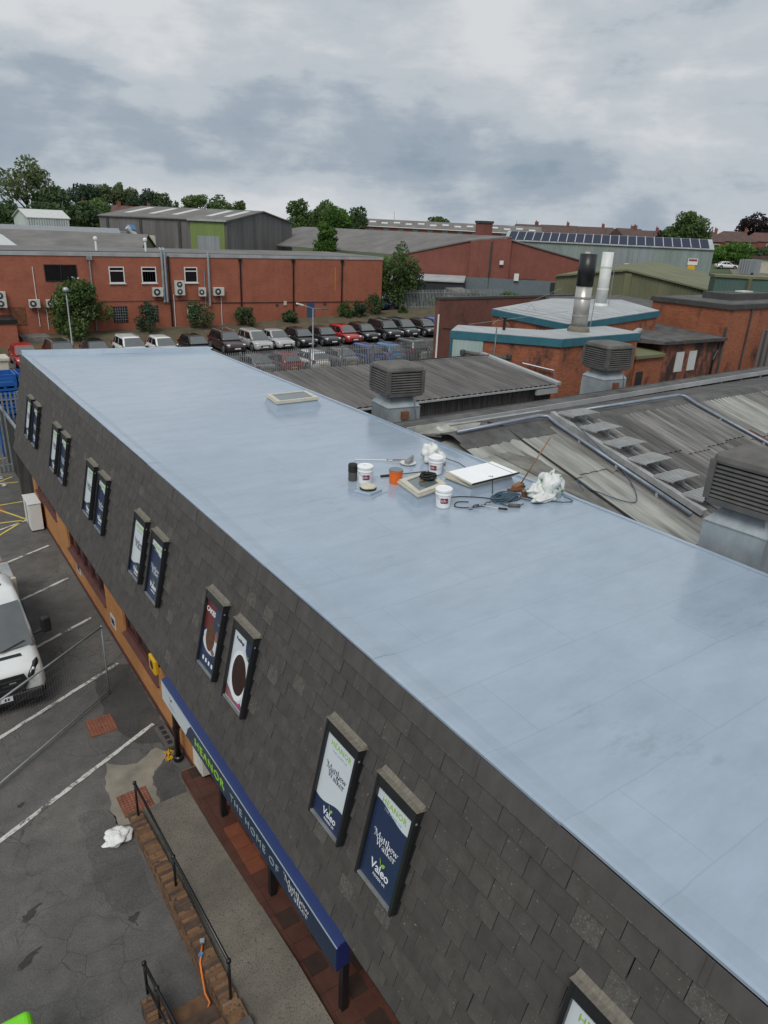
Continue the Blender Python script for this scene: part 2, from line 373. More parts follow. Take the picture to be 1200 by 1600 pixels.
brick('brick_buff', (0.46, 0.21, 0.065), (0.40, 0.17, 0.05), (0.36, 0.20, 0.09))
brick('brick_red', (0.38, 0.122, 0.068), (0.32, 0.10, 0.058), (0.19, 0.085, 0.06))
brick('brick_red2', (0.225, 0.075, 0.055), (0.19, 0.062, 0.047), (0.16, 0.072, 0.056))
brick('brick_old', (0.34, 0.105, 0.045), (0.25, 0.075, 0.035), (0.16, 0.10, 0.07), stain=(0.028, 0.022, 0.02), sthr=0.60, sscale=0.9)
brick('brick_sooty', (0.30, 0.10, 0.05), (0.22, 0.07, 0.04), (0.14, 0.09, 0.07), stain=(0.020, 0.017, 0.016), sthr=0.49, sscale=0.9)
brick('brick_dark', (0.17, 0.066, 0.046), (0.14, 0.052, 0.038), (0.11, 0.055, 0.045), stain=(0.03, 0.02, 0.018), sthr=0.62, sscale=0.5)
mat('brick_brown', (0.165, 0.088, 0.042), 0.9, var=0.3, scale=7, bump=0.4, bscale=50, speck=((0.045, 0.035, 0.03), 9, 0.56))
mat('brick_brown2', (0.12, 0.066, 0.036), 0.9, var=0.3, scale=7, bump=0.4, bscale=50)
mat('brick_brown3', (0.068, 0.043, 0.03), 0.9, var=0.3, scale=9, bump=0.4, bscale=50)
mat('mortar', (0.19, 0.13, 0.08), 0.95, var=0.2)
mat('tile_a', (0.080, 0.034, 0.024), 0.5, var=0.2, scale=4); mat('tile_b', (0.075, 0.030, 0.022), 0.5, var=0.25, scale=4)
mat('tile_c', (0.16, 0.052, 0.028), 0.5, var=0.2, scale=4); mat('tile_d', (0.04, 0.026, 0.022), 0.45, var=0.2, scale=4)
mat('brown_frame', (0.085, 0.030, 0.026), 0.5, var=0.2)
mat('glass', (0.012, 0.014, 0.016), 0.06, var=0.2, spec=0.6); mat('glass_car', (0.11, 0.122, 0.128), 0.07, var=0.1, spec=0.65)
mat('glass_grey', (0.11, 0.14, 0.145), 0.12, var=0.1, spec=0.6)
mat('upvc', (0.66, 0.67, 0.66), 0.4, var=0.05)
mat('cream', (0.52, 0.49, 0.40), 0.5, var=0.1)
mat('cream_frame', (0.50, 0.475, 0.40), 0.55, var=0.12, scale=6)
mat('board_white', (0.82, 0.84, 0.85), 0.45, var=0.02)
mat('bucket_white', (0.74, 0.76, 0.77), 0.4, var=0.06, scale=5, speck=((0.30, 0.36, 0.42), 9, 0.64))
mat('label_red', (0.26, 0.012, 0.045), 0.4, var=0.1); mat('orange_plastic', (0.72, 0.14, 0.015), 0.4, var=0.08)
mat('galv', (0.40, 0.445, 0.47), 0.40, metal=0.35, col2=(0.25, 0.29, 0.315), scale=3, rv=0.12, stretch=(1, 1, 0.5))
mat('galv_dull', (0.25, 0.27, 0.28), 0.55, metal=0.3, var=0.25, scale=4)
mat('steel_flue', (0.46, 0.45, 0.42), 0.35, metal=0.6, var=0.2, scale=2, stretch=(1, 1, 0.3))
mat('white_flue', (0.58, 0.60, 0.58), 0.5, var=0.12, scale=2)
mat('cooler_plastic', (0.105, 0.101, 0.098), 0.7, col2=(0.058, 0.056, 0.055), scale=3, bump=0.15, bscale=20)
mat('cooler_top', (0.135, 0.13, 0.122), 0.8, col2=(0.075, 0.072, 0.068), scale=2.2, bump=0.25, bscale=25)
mat('cooler_dark', (0.012, 0.012, 0.013), 0.8)
mat('sheet_grey', (0.235, 0.230, 0.220), 0.85, col2=(0.048, 0.047, 0.045), scale=1.5, stretch=(3.2, 0.16, 1), bump=0.3, bscale=25, speck=((0.06, 0.058, 0.055), 22, 0.66))
mat('sheet_dark', (0.13, 0.127, 0.123), 0.85, col2=(0.034, 0.033, 0.033), scale=1.6, stretch=(3.2, 0.16, 1), bump=0.3, bscale=25)
mat('sheet_pale', (0.37, 0.378, 0.35), 0.75, col2=(0.13, 0.132, 0.12), scale=1.3, stretch=(2.6, 0.22, 1), bump=0.25, bscale=20)
mat('sheet_shed', (0.15, 0.142, 0.137), 0.8, col2=(0.058, 0.056, 0.055), scale=1.1, stretch=(2.5, 0.3, 1), bump=0.25, bscale=25, speck=((0.30, 0.29, 0.28), 5, 0.70))
mat('flash_pale', (0.34, 0.35, 0.315), 0.85, col2=(0.155, 0.155, 0.14), scale=1.7, bump=0.3, bscale=15, speck=((0.44, 0.45, 0.42), 3.5, 0.62))
mat('flash_stain', (0.20, 0.195, 0.175), 0.9, col2=(0.08, 0.078, 0.073), scale=2.2, bump=0.3, bscale=15)
mat('felt_dark', (0.055, 0.054, 0.054), 0.9, var=0.3, scale=1.5, bump=0.3, bscale=40, speck=((0.14, 0.135, 0.125), 5, 0.64))
mat('felt_grey', (0.12, 0.118, 0.112), 0.85, col2=(0.04, 0.04, 0.041), scale=1.6, bump=0.2, bscale=30)
mat('soot', (0.030, 0.029, 0.030), 0.9, col2=(0.075, 0.073, 0.072), scale=2, stretch=(5, 1, 0.6), bump=0.3, bscale=20)
mat('pipe_blue', (0.19, 0.22, 0.27), 0.35, metal=0.3, var=0.2, scale=3); mat('rust', (0.15, 0.06, 0.03), 0.85, var=0.4, scale=4)
mat('tray_grey', (0.30, 0.31, 0.31), 0.6, var=0.2, scale=4)
mat('ply', (0.20, 0.105, 0.045), 0.85, col2=(0.08, 0.045, 0.025), scale=6, stretch=(1, 3, 1))
mat('teal', (0.028, 0.125, 0.165), 0.45, var=0.15, scale=2); mat('roof_sheet_white', (0.40, 0.425, 0.435), 0.5, col2=(0.26, 0.275, 0.285), scale=1.5, stretch=(2, 0.4, 1))
ribbed('clad_mint', (0.36, 0.47, 0.45), 0.18); ribbed('clad_green', (0.062, 0.115, 0.095), 0.25); ribbed('clad_olive', (0.13, 0.135, 0.075), 0.3, dirt=(0.085, 0.09, 0.052))
ribbed('clad_grey', (0.155, 0.15, 0.148), 0.32, dirt=(0.085, 0.082, 0.082)); ribbed('clad_sage', (0.22, 0.27, 0.26), 0.35); ribbed('clad_lime', (0.17, 0.235, 0.07), 0.35)
ribbed('clad_maroon', (0.075, 0.050, 0.058), 0.7); ribbed('shutter', (0.25, 0.27, 0.29), 0.5); ribbed('clad_white', (0.48, 0.53, 0.52), 0.4)
mat('roof_asbestos', (0.185, 0.178, 0.172), 0.9, col2=(0.11, 0.106, 0.104), scale=0.35, stretch=(1, 1, 1), bump=0.4, bscale=6)
mat('roof_olive', (0.16, 0.165, 0.085), 0.85, col2=(0.10, 0.11, 0.065), scale=0.3)
mat('roof_light', (0.52, 0.54, 0.53), 0.5, var=0.08); mat('tile_roof', (0.085, 0.055, 0.048), 0.85, var=0.25, scale=1.2); mat('tile_red', (0.105, 0.055, 0.048), 0.85, var=0.25, scale=1.2)
mat('solar', (0.022, 0.028, 0.055), 0.55, var=0.1, spec=0.15); mat('alu', (0.55, 0.57, 0.58), 0.35, metal=0.6, var=0.05)
mat('base_grey', (0.12, 0.15, 0.17), 0.7, var=0.1); mat('door_blue', (0.035, 0.075, 0.15), 0.5); mat('near_black', (0.02, 0.021, 0.025), 0.7)  # the last one is a plain near-black colour for walls, doors and blinds
mat('pale_cap', (0.40, 0.42, 0.43), 0.6, col2=(0.26, 0.27, 0.28), scale=0.8)
mat('yellow', (0.62, 0.36, 0.015), 0.4, var=0.1); mat('blue_plastic', (0.015, 0.10, 0.36), 0.45, var=0.2); mat('lime', (0.17, 0.62, 0.015), 0.3, var=0.05)
mat('rope_blue', (0.045, 0.085, 0.115), 0.7, var=0.3, scale=20); mat('wood', (0.24, 0.12, 0.05), 0.7, var=0.2, scale=8); mat('wool', (0.52, 0.48, 0.38), 0.95, var=0.15, scale=25, bump=0.6, bscale=60)
mat('bag_white', (0.62, 0.64, 0.63), 0.55, var=0.12, scale=6, bump=0.3, bscale=14); mat('bag_print', (0.60, 0.62, 0.61), 0.55, var=0.08, scale=6, bump=0.3, bscale=14, speck=((0.03, 0.15, 0.085), 4.5, 0.55)); mat('bag_green', (0.03, 0.16, 0.09), 0.5, var=0.2, scale=9)
mat('cloth_white', (0.66, 0.67, 0.66), 0.8, var=0.08, scale=8, bump=0.4, bscale=18)
mat('rubber', (0.012, 0.012, 0.012), 0.7); mat('orange_strap', (0.62, 0.17, 0.03), 0.6, var=0.1)
mat('bark', (0.055, 0.045, 0.035), 0.9, var=0.3, scale=8, bump=0.5, bscale=20)
mat('soil', (0.12, 0.095, 0.06), 0.95, col2=(0.055, 0.055, 0.03), scale=1.2, bump=0.5, bscale=12)
mat('grass_far', (0.060, 0.085, 0.028), 0.95, col2=(0.035, 0.055, 0.02), scale=0.1)
mat('ac_white', (0.52, 0.53, 0.49), 0.5, var=0.08, scale=4); mat('ac_dark', (0.03, 0.032, 0.035), 0.6)
mat('tyre', (0.012, 0.012, 0.012), 0.8); mat('rim', (0.30, 0.31, 0.32), 0.3, metal=0.7, var=0.1); mat('lamp_lens', (0.55, 0.57, 0.58), 0.12, var=0.1, spec=0.8)
mat('tail_red', (0.30, 0.01, 0.01), 0.2); mat('plate_white', (0.66, 0.67, 0.66), 0.4, var=0.04); mat('plate_yellow', (0.60, 0.44, 0.05), 0.4, var=0.04); mat('plastic_black', (0.014, 0.014, 0.015), 0.5)
for nm, c in dict(paint_red=(0.34, 0.014, 0.016), paint_black=(0.010, 0.010, 0.012), paint_charcoal=(0.028, 0.030, 0.034), paint_white=(0.66, 0.68, 0.68), paint_silver=(0.36, 0.37, 0.37),
                  paint_maroon=(0.035, 0.018, 0.020), paint_blue=(0.015, 0.05, 0.22), paint_grey=(0.13, 0.14, 0.15), paint_wine=(0.16, 0.02, 0.03), paint_sky=(0.05, 0.20, 0.45)).items():
    mat(nm, c, 0.22, metal=0.0, var=0.05, spec=0.5, coat=0.6)
leaf('leaf_dark', (0.036, 0.064, 0.030), (0.095, 0.145, 0.062)); leaf('leaf_mid', (0.045, 0.080, 0.026), (0.120, 0.185, 0.060)); leaf('leaf_pale', (0.070, 0.095, 0.045), (0.17, 0.215, 0.10))
leaf('leaf_bright', (0.028, 0.075, 0.012), (0.095, 0.19, 0.035)); leaf('leaf_copper', (0.012, 0.010, 0.012), (0.042, 0.030, 0.036)); leaf('leaf_bluish', (0.02, 0.04, 0.024), (0.075, 0.115, 0.065))

# ------------------------------------------------------------------ lettering (built early while the scene is small)
def text_mesh(body, size, m, bold=0.0, spacing=1.0, ext=0.002):
    cu = bpy.data.curves.new('lettering', 'FONT'); cu.body = body; cu.size = size; cu.offset = bold; cu.space_character = spacing
    cu.extrude = ext; cu.align_x = 'CENTER'; cu.resolution_u = 2
    ob = bpy.data.objects.new('lettering', cu); COL.objects.link(ob)
    me = bpy.data.meshes.new_from_object(ob.evaluated_get(bpy.context.evaluated_depsgraph_get()))
    bpy.data.objects.remove(ob); bpy.data.curves.remove(cu)
    me.materials.clear(); me.materials.append(m); return me
TH, TN = 0.105, 0.042
def _arc(cx, cy, rx, ry, a0, a1, n=10): return [(cx + rx * math.cos(R(a0 + (a1 - a0) * i / n)), cy + ry * math.sin(R(a0 + (a1 - a0) * i / n))) for i in range(n + 1)]
def _sf(x, y, w=0.11): return ([(x - w, y), (x + w, y)], TN)
GL = {
 'M': (0.98, [([(0.10, 0.0), (0.16, 0.72)], TN), ([(0.16, 0.74), (0.46, 0.04)], TH), ([(0.46, 0.04), (0.78, 0.74)], TN), ([(0.78, 0.74), (0.84, 0.0)], TH), _sf(0.09, 0.015), _sf(0.85, 0.015), (_arc(0.02, 0.66, 0.17, 0.10, 60, 330, 12), TN)]),
 'W': (1.02, [([(0.06, 0.73), (0.26, 0.02)], TH), ([(0.26, 0.02), (0.48, 0.66)], TN), ([(0.44, 0.70), (0.66, 0.02)], TH), ([(0.66, 0.02), (0.90, 0.73)], TN), _sf(0.06, 0.725), _sf(0.90, 0.725)]),
 'a': (0.52, [([(0.36, 0.0), (0.36, 0.36)], TH), (_arc(0.23, 0.34, 0.15, 0.13, 0, 160, 8), TN), (_arc(0.20, 0.14, 0.13, 0.12, 40, 330, 12), 0.065), ([(0.36, 0.02), (0.47, 0.03)], TN)]),
 't': (0.36, [([(0.17, 0.64), (0.17, 0.08)], TH), ([(0.03, 0.46), (0.33, 0.46)], TN), (_arc(0.25, 0.09, 0.08, 0.08, 180, 330, 6), TN)]),
 'h': (0.60, [([(0.14, 0.78), (0.14, 0.0)], TH), (_arc(0.30, 0.32, 0.16, 0.14, 180, 0, 10), TN), ([(0.45, 0.34), (0.45, 0.0)], TH), _sf(0.14, 0.012, 0.10), _sf(0.46, 0.012, 0.10), ([(0.03, 0.77), (0.15, 0.77)], TN)]),
 'e': (0.50, [(_arc(0.25, 0.235, 0.18, 0.225, 0, 315, 16), 0.07), ([(0.09, 0.25), (0.43, 0.25)], TN)]),
 'w': (0.78, [([(0.06, 0.46), (0.21, 0.02)], TH), ([(0.21, 0.02), (0.37, 0.42)], TN), ([(0.35, 0.46), (0.50, 0.02)], TH), ([(0.50, 0.02), (0.68, 0.46)], TN), _sf(0.05, 0.46, 0.09), _sf(0.68, 0.46, 0.09)]),
 'l': (0.30, [([(0.14, 0.78), (0.14, 0.0)], TH), _sf(0.15, 0.012, 0.11), ([(0.03, 0.77), (0.15, 0.77)], TN)]),
 'k': (0.58, [([(0.14, 0.78), (0.14, 0.0)], TH), ([(0.16, 0.20), (0.44, 0.45)], TN), ([(0.22, 0.27), (0.47, 0.0)], TH), _sf(0.14, 0.012, 0.10), _sf(0.48, 0.012, 0.09), ([(0.03, 0.77), (0.15, 0.77)], TN)]),
 'r': (0.42, [([(0.14, 0.46), (0.14, 0.0)], TH), (_arc(0.30, 0.30, 0.15, 0.15, 170, 40, 8), 0.07), _sf(0.15, 0.012, 0.11), ([(0.03, 0.455), (0.15, 0.455)], TN)]),
}
def serif_mesh(lines, size, m, n0=0.002):
    """heavy serif lettering drawn stroke by stroke; lines = [(word, x, y)]"""
    mb = MB(); k = 0
    for word, x, y in lines:
        for ch in word:
            adv, strokes = GL[ch]
            for pts, w in strokes:
                k += 1; n = n0 + 0.00004 * k
                L = []; Rr = []
                for i, p in enumerate(pts):
                    a = pts[max(i - 1, 0)]; b = pts[min(i + 1, len(pts) - 1)]
                    dx, dy = b[0] - a[0], b[1] - a[1]; q = math.hypot(dx, dy) or 1
                    ox, oy = -dy / q * w / 2, dx / q * w / 2
                    L.append(((x + p[0] + ox) * size, (y + p[1] + oy) * size, n)); Rr.append(((x + p[0] - ox) * size, (y + p[1] - oy) * size, n))
                mb.grid([Rr, L])
            x += adv * 0.93
    return mb.mesh('lettering', m)
def leaf_logo_mesh(size, m):
    mb = MB()
    def lf(x0, y0, x1, y1, bulge, n):
        a = Vector((x0, y0)); b = Vector((x1, y1)); d = b - a; o = Vector((-d.y, d.x))
        A = []; B = []
        for i in range(7):
            q = i / 6; c = a + d * q; h = math.sin(math.pi * q) * bulge
            A.append((*(c + o * h * 0.55) * size, n)); B.append((*(c - o * h) * size, n))
        mb.grid([B, A])
    lf(0.0, 0.0, -0.34, 0.72, 0.10, 0.003); lf(0.0, 0.0, 0.62, 0.42, 0.34, 0.0031)
    return mb.mesh('leaf_emblem', m)
# ------------------------------------------------------------------ ground
def build_ground():
    rs = [0, 6, 12, 20, 30, 40, 48] + list(range(52, 84, 2)) + list(range(84, 300, 9)) + [320, 380, 460, 600, 900, 1500, 3000]
    na = 144; mb = MB(); V = []
    for r in rs:
        V.append([(r * math.sin(2 * math.pi * k / na), r * math.cos(2 * math.pi * k / na), zg(r, 0)) for k in range(na)])
    b = len(mb.v)
    for row in V: mb.v += row
    for i in range(len(rs) - 1):
        for k in range(na):
            mb.f.append((b + i * na + (k + 1) % na, b + i * na + k, b + (i + 1) * na + k, b + (i + 1) * na + (k + 1) % na)); mb.mi.append(0 if rs[i] < 92 else 1)
    o = mb.build('ground', [M['asphalt'], M['grass_far']], smooth=True); tag(o, kind='structure')
build_ground()
def sheet(name, pts, m, z=0.004, kind='structure'):
    mb = MB(); mb.poly([(p[0], p[1], z) for p in pts]); return tag(mb.build(name, m), kind=kind)
def rough_poly(pts, amp, step=0.12):
    out = []
    for i, a in enumerate(pts):
        b = pts[(i + 1) % len(pts)]; d = math.hypot(b[0] - a[0], b[1] - a[1]); n = max(1, int(d / step))
        for k in range(n): out.append((a[0] + (b[0] - a[0]) * k / n + random.uniform(-amp, amp), a[1] + (b[1] - a[1]) * k / n + random.uniform(-amp, amp)))
    return out
# repairs in the yard surface
sheet('asphalt_patch', rough_poly([(2.81, 15.75), (2.66, 14.3), (2.76, 13.5), (3.0, 12.85), (3.62, 12.55), (3.70, 13.6), (3.70, 15.9), (3.3, 16.2)], 0.03), M['asphalt_dark'])
sheet('asphalt_patch', rough_poly([(2.95, 11.75), (2.92, 11.0), (3.38, 10.95), (3.40, 11.95), (3.30, 12.0)], 0.03), M['asphalt_new'], 0.008)
sheet('concrete_patch', rough_poly([(2.25, 12.6), (2.05, 11.7), (1.98, 10.86), (2.2, 10.72), (2.85, 10.95), (2.90, 11.5), (3.05, 11.9), (3.5, 12.2), (3.3, 12.55), (2.8, 12.25)], 0.04), M['concrete_pale'])
sheet('asphalt_patch', rough_poly([(2.85, 24.0), (1.9, 23.3), (1.6, 22.2), (2.6, 21.3), (3.4, 22.2), (3.65, 23.8)], 0.06), M['asphalt_new'])
sheet('asphalt_patch', rough_poly([(1.45, 11.5), (1.35, 9.6), (1.55, 8.9), (2.12, 8.9), (2.14, 10.2), (1.95, 11.4)], 0.05), M['asphalt_new'])
for (x, y, a, b) in ((0.35, 9.75, 0.18, 0.09), (0.18, 8.95, 0.2, 0.08), (0.62, 12.3, 0.08, 0.06), (1.7, 8.75, 0.07, 0.13), (1.6, 15.1, 0.2, 0.08)):
    q_ = [random.uniform(0.6, 1.15) for t in range(28)]; sheet('oil_stain', [(x + a * q_[t] * math.cos(t * 0.2244) + 0.4 * b * math.sin(t * 0.45), y + b * q_[t] * math.sin(t * 0.2244) + 0.5 * a * math.cos(t * 0.2244)) for t in range(28)], M['oil'], 0.0045)
# echelon bay lines
def strip(name, a, b, w, m, z=0.012):
    a = Vector((a[0], a[1])); b = Vector((b[0], b[1])); d = (b - a).normalized(); o = Vector((-d.y, d.x)) * w / 2
    n = max(2, int((b - a).length / 0.15)); L = []; Q = []
    for i in range(n + 1):
        c = a + (b - a) * i / n; j = random.uniform(0.75, 1.12)
        L.append((*(c + o * j), z)); Q.append((*(c - o * random.uniform(0.75, 1.12)), z))
    mb = MB(); mb.grid([Q, L]); return tag(mb.build(name, m), kind='structure')
_d = (math.cos(R(-152.3)), math.sin(R(-152.3)))
for y in (13.33, 16.1, 18.73, 21.52, 24.32):
    strip('parking_line', (3.48, y), (3.48 + 4.9 * _d[0], y + 4.9 * _d[1]), 0.105, M['white_paint_worn'])
strip('parking_line', (3.25, 27.0), (2.0, 26.35), 0.1, M['white_paint_worn'])
for a, b in (((3.05, 26.9), (1.2, 24.9)), ((3.1, 27.05), (1.0, 27.35)), ((3.55, 29.05), (1.0, 29.0)), ((3.8, 35.2), (2.0, 35.0)), ((3.6, 32.3), (2.9, 31.8)), ((3.7, 31.5), (3.1, 31.6)), ((3.35, 26.9), (2.2, 29.3))):
    strip('yellow_line', a, b, 0.09, M['yellow_paint_worn'])
sheet('red_surfacing', [(2.1, 28.2), (2.75, 28.2), (2.7, 28.95), (2.1, 28.9)], M['manhole_red'])
ld = link('road_lettering', text_mesh('LOADING', 1.0, M['white_paint_worn'], 0.01, ext=0.0))
ld.matrix_world = Matrix(((0, 1.3, 0, 2.35), (-0.8, 0, 0, 33.0), (0, 0, 1, 0.006), (0, 0, 0, 1))); tag(ld, kind='structure')
def manhole(x, y, label):
    t = thing('manhole_cover', (x, y, 0), label, 'manhole cover')
    MB().box(x - 0.285, x + 0.285, y - 0.32, y + 0.32, 0.001, 0.010).build('frame', M['rust'], t)
    me = MB().box(-0.024, 0.024, -0.024, 0.024, 0, 0.010).mesh('stud', M['manhole_red'])
    MB().box(x - 0.265, x + 0.265, y - 0.30, y + 0.30, 0.002, 0.0125).build('plate', M['rust'], t)
    for i in range(8):
        for j in range(9): link('stud', me, t, (-0.238 + i * 0.068, -0.272 + j * 0.068, 0.0125))
manhole(2.50, 13.88, 'rusty red square manhole cover in open asphalt between the bay lines')
manhole(2.46, 11.24, 'rusty red square manhole cover set in pale concrete by the railing end')

# ------------------------------------------------------------------ main building
SL = 0.2061                                   # horizontal run of the slate face per metre of height
XT, ZT, XB, ZB = 4.12, 5.75, 3.415, 2.33
Y0, Y1 = -6.0, 28.6
XR = 10.6
bld = thing('office_building', (3.74, 0, 0), 'long slate-hung building with pale blue-grey coated flat roof', 'building')
sa = math.atan(SL); UPS = Vector((math.sin(sa), 0, math.cos(sa))); NRM = Vector((-math.cos(sa), 0, math.sin(sa))); ALN = Vector((0, -1, 0))
def slp(z, y, n=0.0): return Vector((XB + (z - ZB) * SL, y, z)) + NRM * n
# carcass
MB().extr([(XB + 0.03, Y0, ZB), (XT + 0.03, Y0, ZT - 0.08), (XR, Y0, ZT - 0.08), (XR, Y0, 2.33)], (0, Y1 - Y0 - 0.35, 0)).build('upper_wall', M['backing'], bld)
mb = MB()
nx, ny = 26, 116
P = []
for j in range(ny + 1):
    row = []
    for i in range(nx + 1):
        x = XT + 0.10 + (XR - XT - 0.10) * i / nx; ye = Y1 - (x - XT) * 0.23
        y = Y0 + (ye - Y0) * j / ny
        z = ZT + 0.012 * math.sin(x * 1.3 + y * 0.4) * math.sin(y * 0.61 + 1.0) + random.uniform(-0.0015, 0.0015) - 0.015
        row.append((x, y, z))
    P.append(row)
mb.grid(P); mb.build('roof_deck', M['roof_coating'], bld, smooth=True)
MB().prism([(XT + 0.14, Y0), (XR, Y0), (XR, Y1 - 1.7), (XT + 0.14, Y1 - 0.2)], ZT - 0.25, ZT - 0.07).build('roof_slab', M['backing'], bld)
# coated kerb along the edges, in overlapping lengths
def kerb_len(ya, yb):
    w = random.uniform(-0.004, 0.004); xo = random.uniform(-0.002, 0.002)
    mb = MB(); mb.extr([(XT - 0.014 + xo, ya, ZT - 0.010 + w), (XT - 0.014 + xo, ya, ZT + 0.020 + w), (XT + 0.02, ya, ZT + 0.028 + w), (XT + 0.13, ya, ZT + 0.020 + w), (XT + 0.36, ya, ZT - 0.032)], (0, yb - ya, 0))
    mb.build('roof_edge_trim', M['roof_coating'], bld)
y = Y0
while y < Y1 - 0.1:
    q = random.uniform(2.4, 3.3); kerb_len(y, min(y + q + 0.03, Y1)); y += q
MB().extr([(XT, Y1 - 0.02, ZT - 0.1), (XT, Y1 - 0.02, ZT + 0.14), (XT, Y1 - 0.17, ZT + 0.14), (XT, Y1 - 0.30, ZT - 0.02)], (XR - XT, -(XR - XT) * 0.23, 0)).build('roof_upstand', M['roof_coating'], bld)
MB().box(XR - 0.02, XR + 0.06, Y0, Y1 - 1.55, ZT - 0.35, ZT + 0.012).build('roof_edge_trim', M['roof_coating'], bld)
MB().extr([(XT, Y1 + 0.0, ZT - 0.1), (XR, Y1 - 1.49, ZT - 0.1), (XR, Y1 - 1.49, 0), (XB, Y1, 0), (XB, Y1, ZB)], (0, -0.2, 0)).build('end_wall', M['slate_c'], bld)
# lead flashing below the kerb
y = Y0
while y < Y1 - 0.05:
    yb = min(y + 1.24, Y1 - 0.01)
    a = slp(5.50, y, 0.035); b = slp(5.735, y, 0.028); c = slp(5.735, y, 0.02); d = slp(5.50, y, 0.02)
    MB().extr([a, b, c, d], (0, yb - y - 0.006, 0)).build('flashing', M['lead'], bld)
    MB().bar(slp(5.497, y, 0.030), slp(5.497, yb - 0.006, 0.030), 0.014, 0.012, NRM).build('flashing_lip', M['galv_dull' if False else 'slate_d'], bld)
    MB().bar(slp(5.50, yb, 0.036), slp(5.735, yb, 0.032), 0.05, 0.012, NRM).build('flashing_lap', M['lead'], bld)
    y += 1.24
# slates
SW, SH = 0.285, 0.252
smats = [M['slate_a'], M['slate_b'], M['slate_c'], M['slate_d']]
def slate_geo(mb, c, w, h, tilt, rot, lift):
    """one slate: lower edge stands proud, slightly skewed"""
    u = ALN * math.cos(rot) + UPS * math.sin(rot); v = UPS * math.cos(rot) - ALN * math.sin(rot)
    n0 = 0.034 + lift; n1 = 0.004; th = 0.020
    q = [c - u * w / 2 + NRM * n0, c + u * w / 2 + NRM * (n0 + tilt), c + u * w / 2 + v * h + NRM * n1, c - u * w / 2 + v * h + NRM * n1]
    mb.add(q + [p - NRM * th for p in q], [(0, 1, 2, 3), (4, 7, 6, 5), (0, 4, 5, 1), (1, 5, 6, 2), (2, 6, 7, 3), (3, 7, 4, 0)])
slates = []
nc = 13
for c in range(nc):
    z = ZB - 0.01 + c * SH * math.cos(sa)
    y = Y1 - (0.5 * SW if c % 2 else 0) - 0.02
    while y > Y0:
        p = slp(z, y - SW / 2)
        slates.append(p); y -= SW
def cam_xy(p):
    d = p - CAM; w = d.dot(FW)
    return (600 + 1107 * d.dot(RT) / w, 800 - 1107 * d.dot(UP) / w, w)
def vis(p):
    x, y, w = cam_xy(p); return w > 0 and -20 < x < 1220 and 0 < y < 1625
vs_ = sorted([s for s in slates if vis(s)], key=lambda s: (s - CAM).length)
near = set(id(s) for s in vs_[:300])
protos = []
for k, m in enumerate(smats):
    for q in range(3):
        mb = MB(); slate_geo(mb, Vector((0, 0, 0)), SW - random.uniform(0.004, 0.008), 0.275, random.uniform(-0.004, 0.004), random.uniform(-0.009, 0.009), random.uniform(0, 0.006)); protos.append(mb.mesh('slate', m))
rest = MB()
for s in slates:
    k = random.choices((0, 1, 2, 3), (42, 32, 22, 4))[0]
    off = Vector((0, random.uniform(-0.004, 0.004), random.uniform(-0.006, 0.006)))
    if id(s) in near: link('slate', protos[k * 3 + random.randrange(3)], bld, s + off - Vector((3.74, 0, 0)))
    else:
        rest.m = k; slate_geo(rest, s + off, SW - random.uniform(0.004, 0.008), 0.275, random.uniform(-0.004, 0.004), random.uniform(-0.009, 0.009), random.uniform(0, 0.006))
tag(rest.build('slate_courses', smats, bld), kind='stuff')
MB().box(XB - 0.02, XB + 0.04, Y0, Y1, ZB - 0.06, ZB - 0.012).build('drip_edge', M['black_metal'], bld)
MB().box(XB + 0.04, 4.6, Y0, Y1 - 0.3, ZB - 0.05, ZB).build('soffit', M['backing'], bld)
# ground floor: buff brick with window bands, recessed entrance behind the sign
XW = 3.74
def wallpiece(ya, yb, za, zb, nm='wall', m='brick_buff', x=XW, t=0.22): return MB().box(x, x + t, ya, yb, za, zb).build(nm, M[m], bld)
bands = [(13.5, 16.2, 0.82), (17.85, 22.2, 0.74), (23.65, 27.05, 1.12)]
edges = [11.35] + [v for b in bands for v in b[:2]] + [27.65]
for i in range(0, len(edges), 2): wallpiece(edges[i], edges[i + 1], 0.10, 2.28)
for ya, yb, zs in bands:
    wallpiece(ya, yb, 0.10, zs - 0.05)
    MB().extr([(XW - 0.05, ya, zs - 0.05), (XW - 0.05, ya, zs - 0.02), (XW + 0.12, ya, zs + 0.03), (XW + 0.12, ya, zs - 0.05)], (0, yb - ya, 0)).build('window_sill', M['brown_frame'], bld)
    w = MB().box(XW + 0.11, XW + 0.13, ya, yb, zs + 0.03, 2.28).build('window', M['glass'], bld)
    n = int(round((yb - ya) / 0.9)); fr = MB()
    for k in range(n + 1):
        y = ya + (yb - ya) * k / n; MB().box(XW + 0.06, XW + 0.11, max(ya, y - 0.03), min(yb, y + 0.03), zs + 0.03, 2.28).build('mullion', M['brown_frame'], w)
    MB().box(XW + 0.065, XW + 0.108, ya, yb, zs + 0.03, zs + 0.09).build('frame', M['brown_frame'], w)
    MB().box(XW + 0.065, XW + 0.108, ya, yb, 1.72, 1.77).build('frame', M['brown_frame'], w)
    MB().box(XW + 0.45, XW + 0.5, ya, yb, zs, 2.28).build('blind', M['near_black'], w)
MB().box(XW - 0.03, XW + 0.2, 11.35, 27.65, 0, 0.10).build('plinth', M['brown_frame'], bld)
wallpiece(27.65, Y1 - 0.21, 0, 2.28, m='near_black')
wallpiece(Y0, 11.35, 0.2, 2.28, m='brick_buff', x=4.42)
MB().box(XW + 0.22, 4.42, 11.13, 11.35, 0.0, 2.28).build('wall', M['brick_buff'], bld)
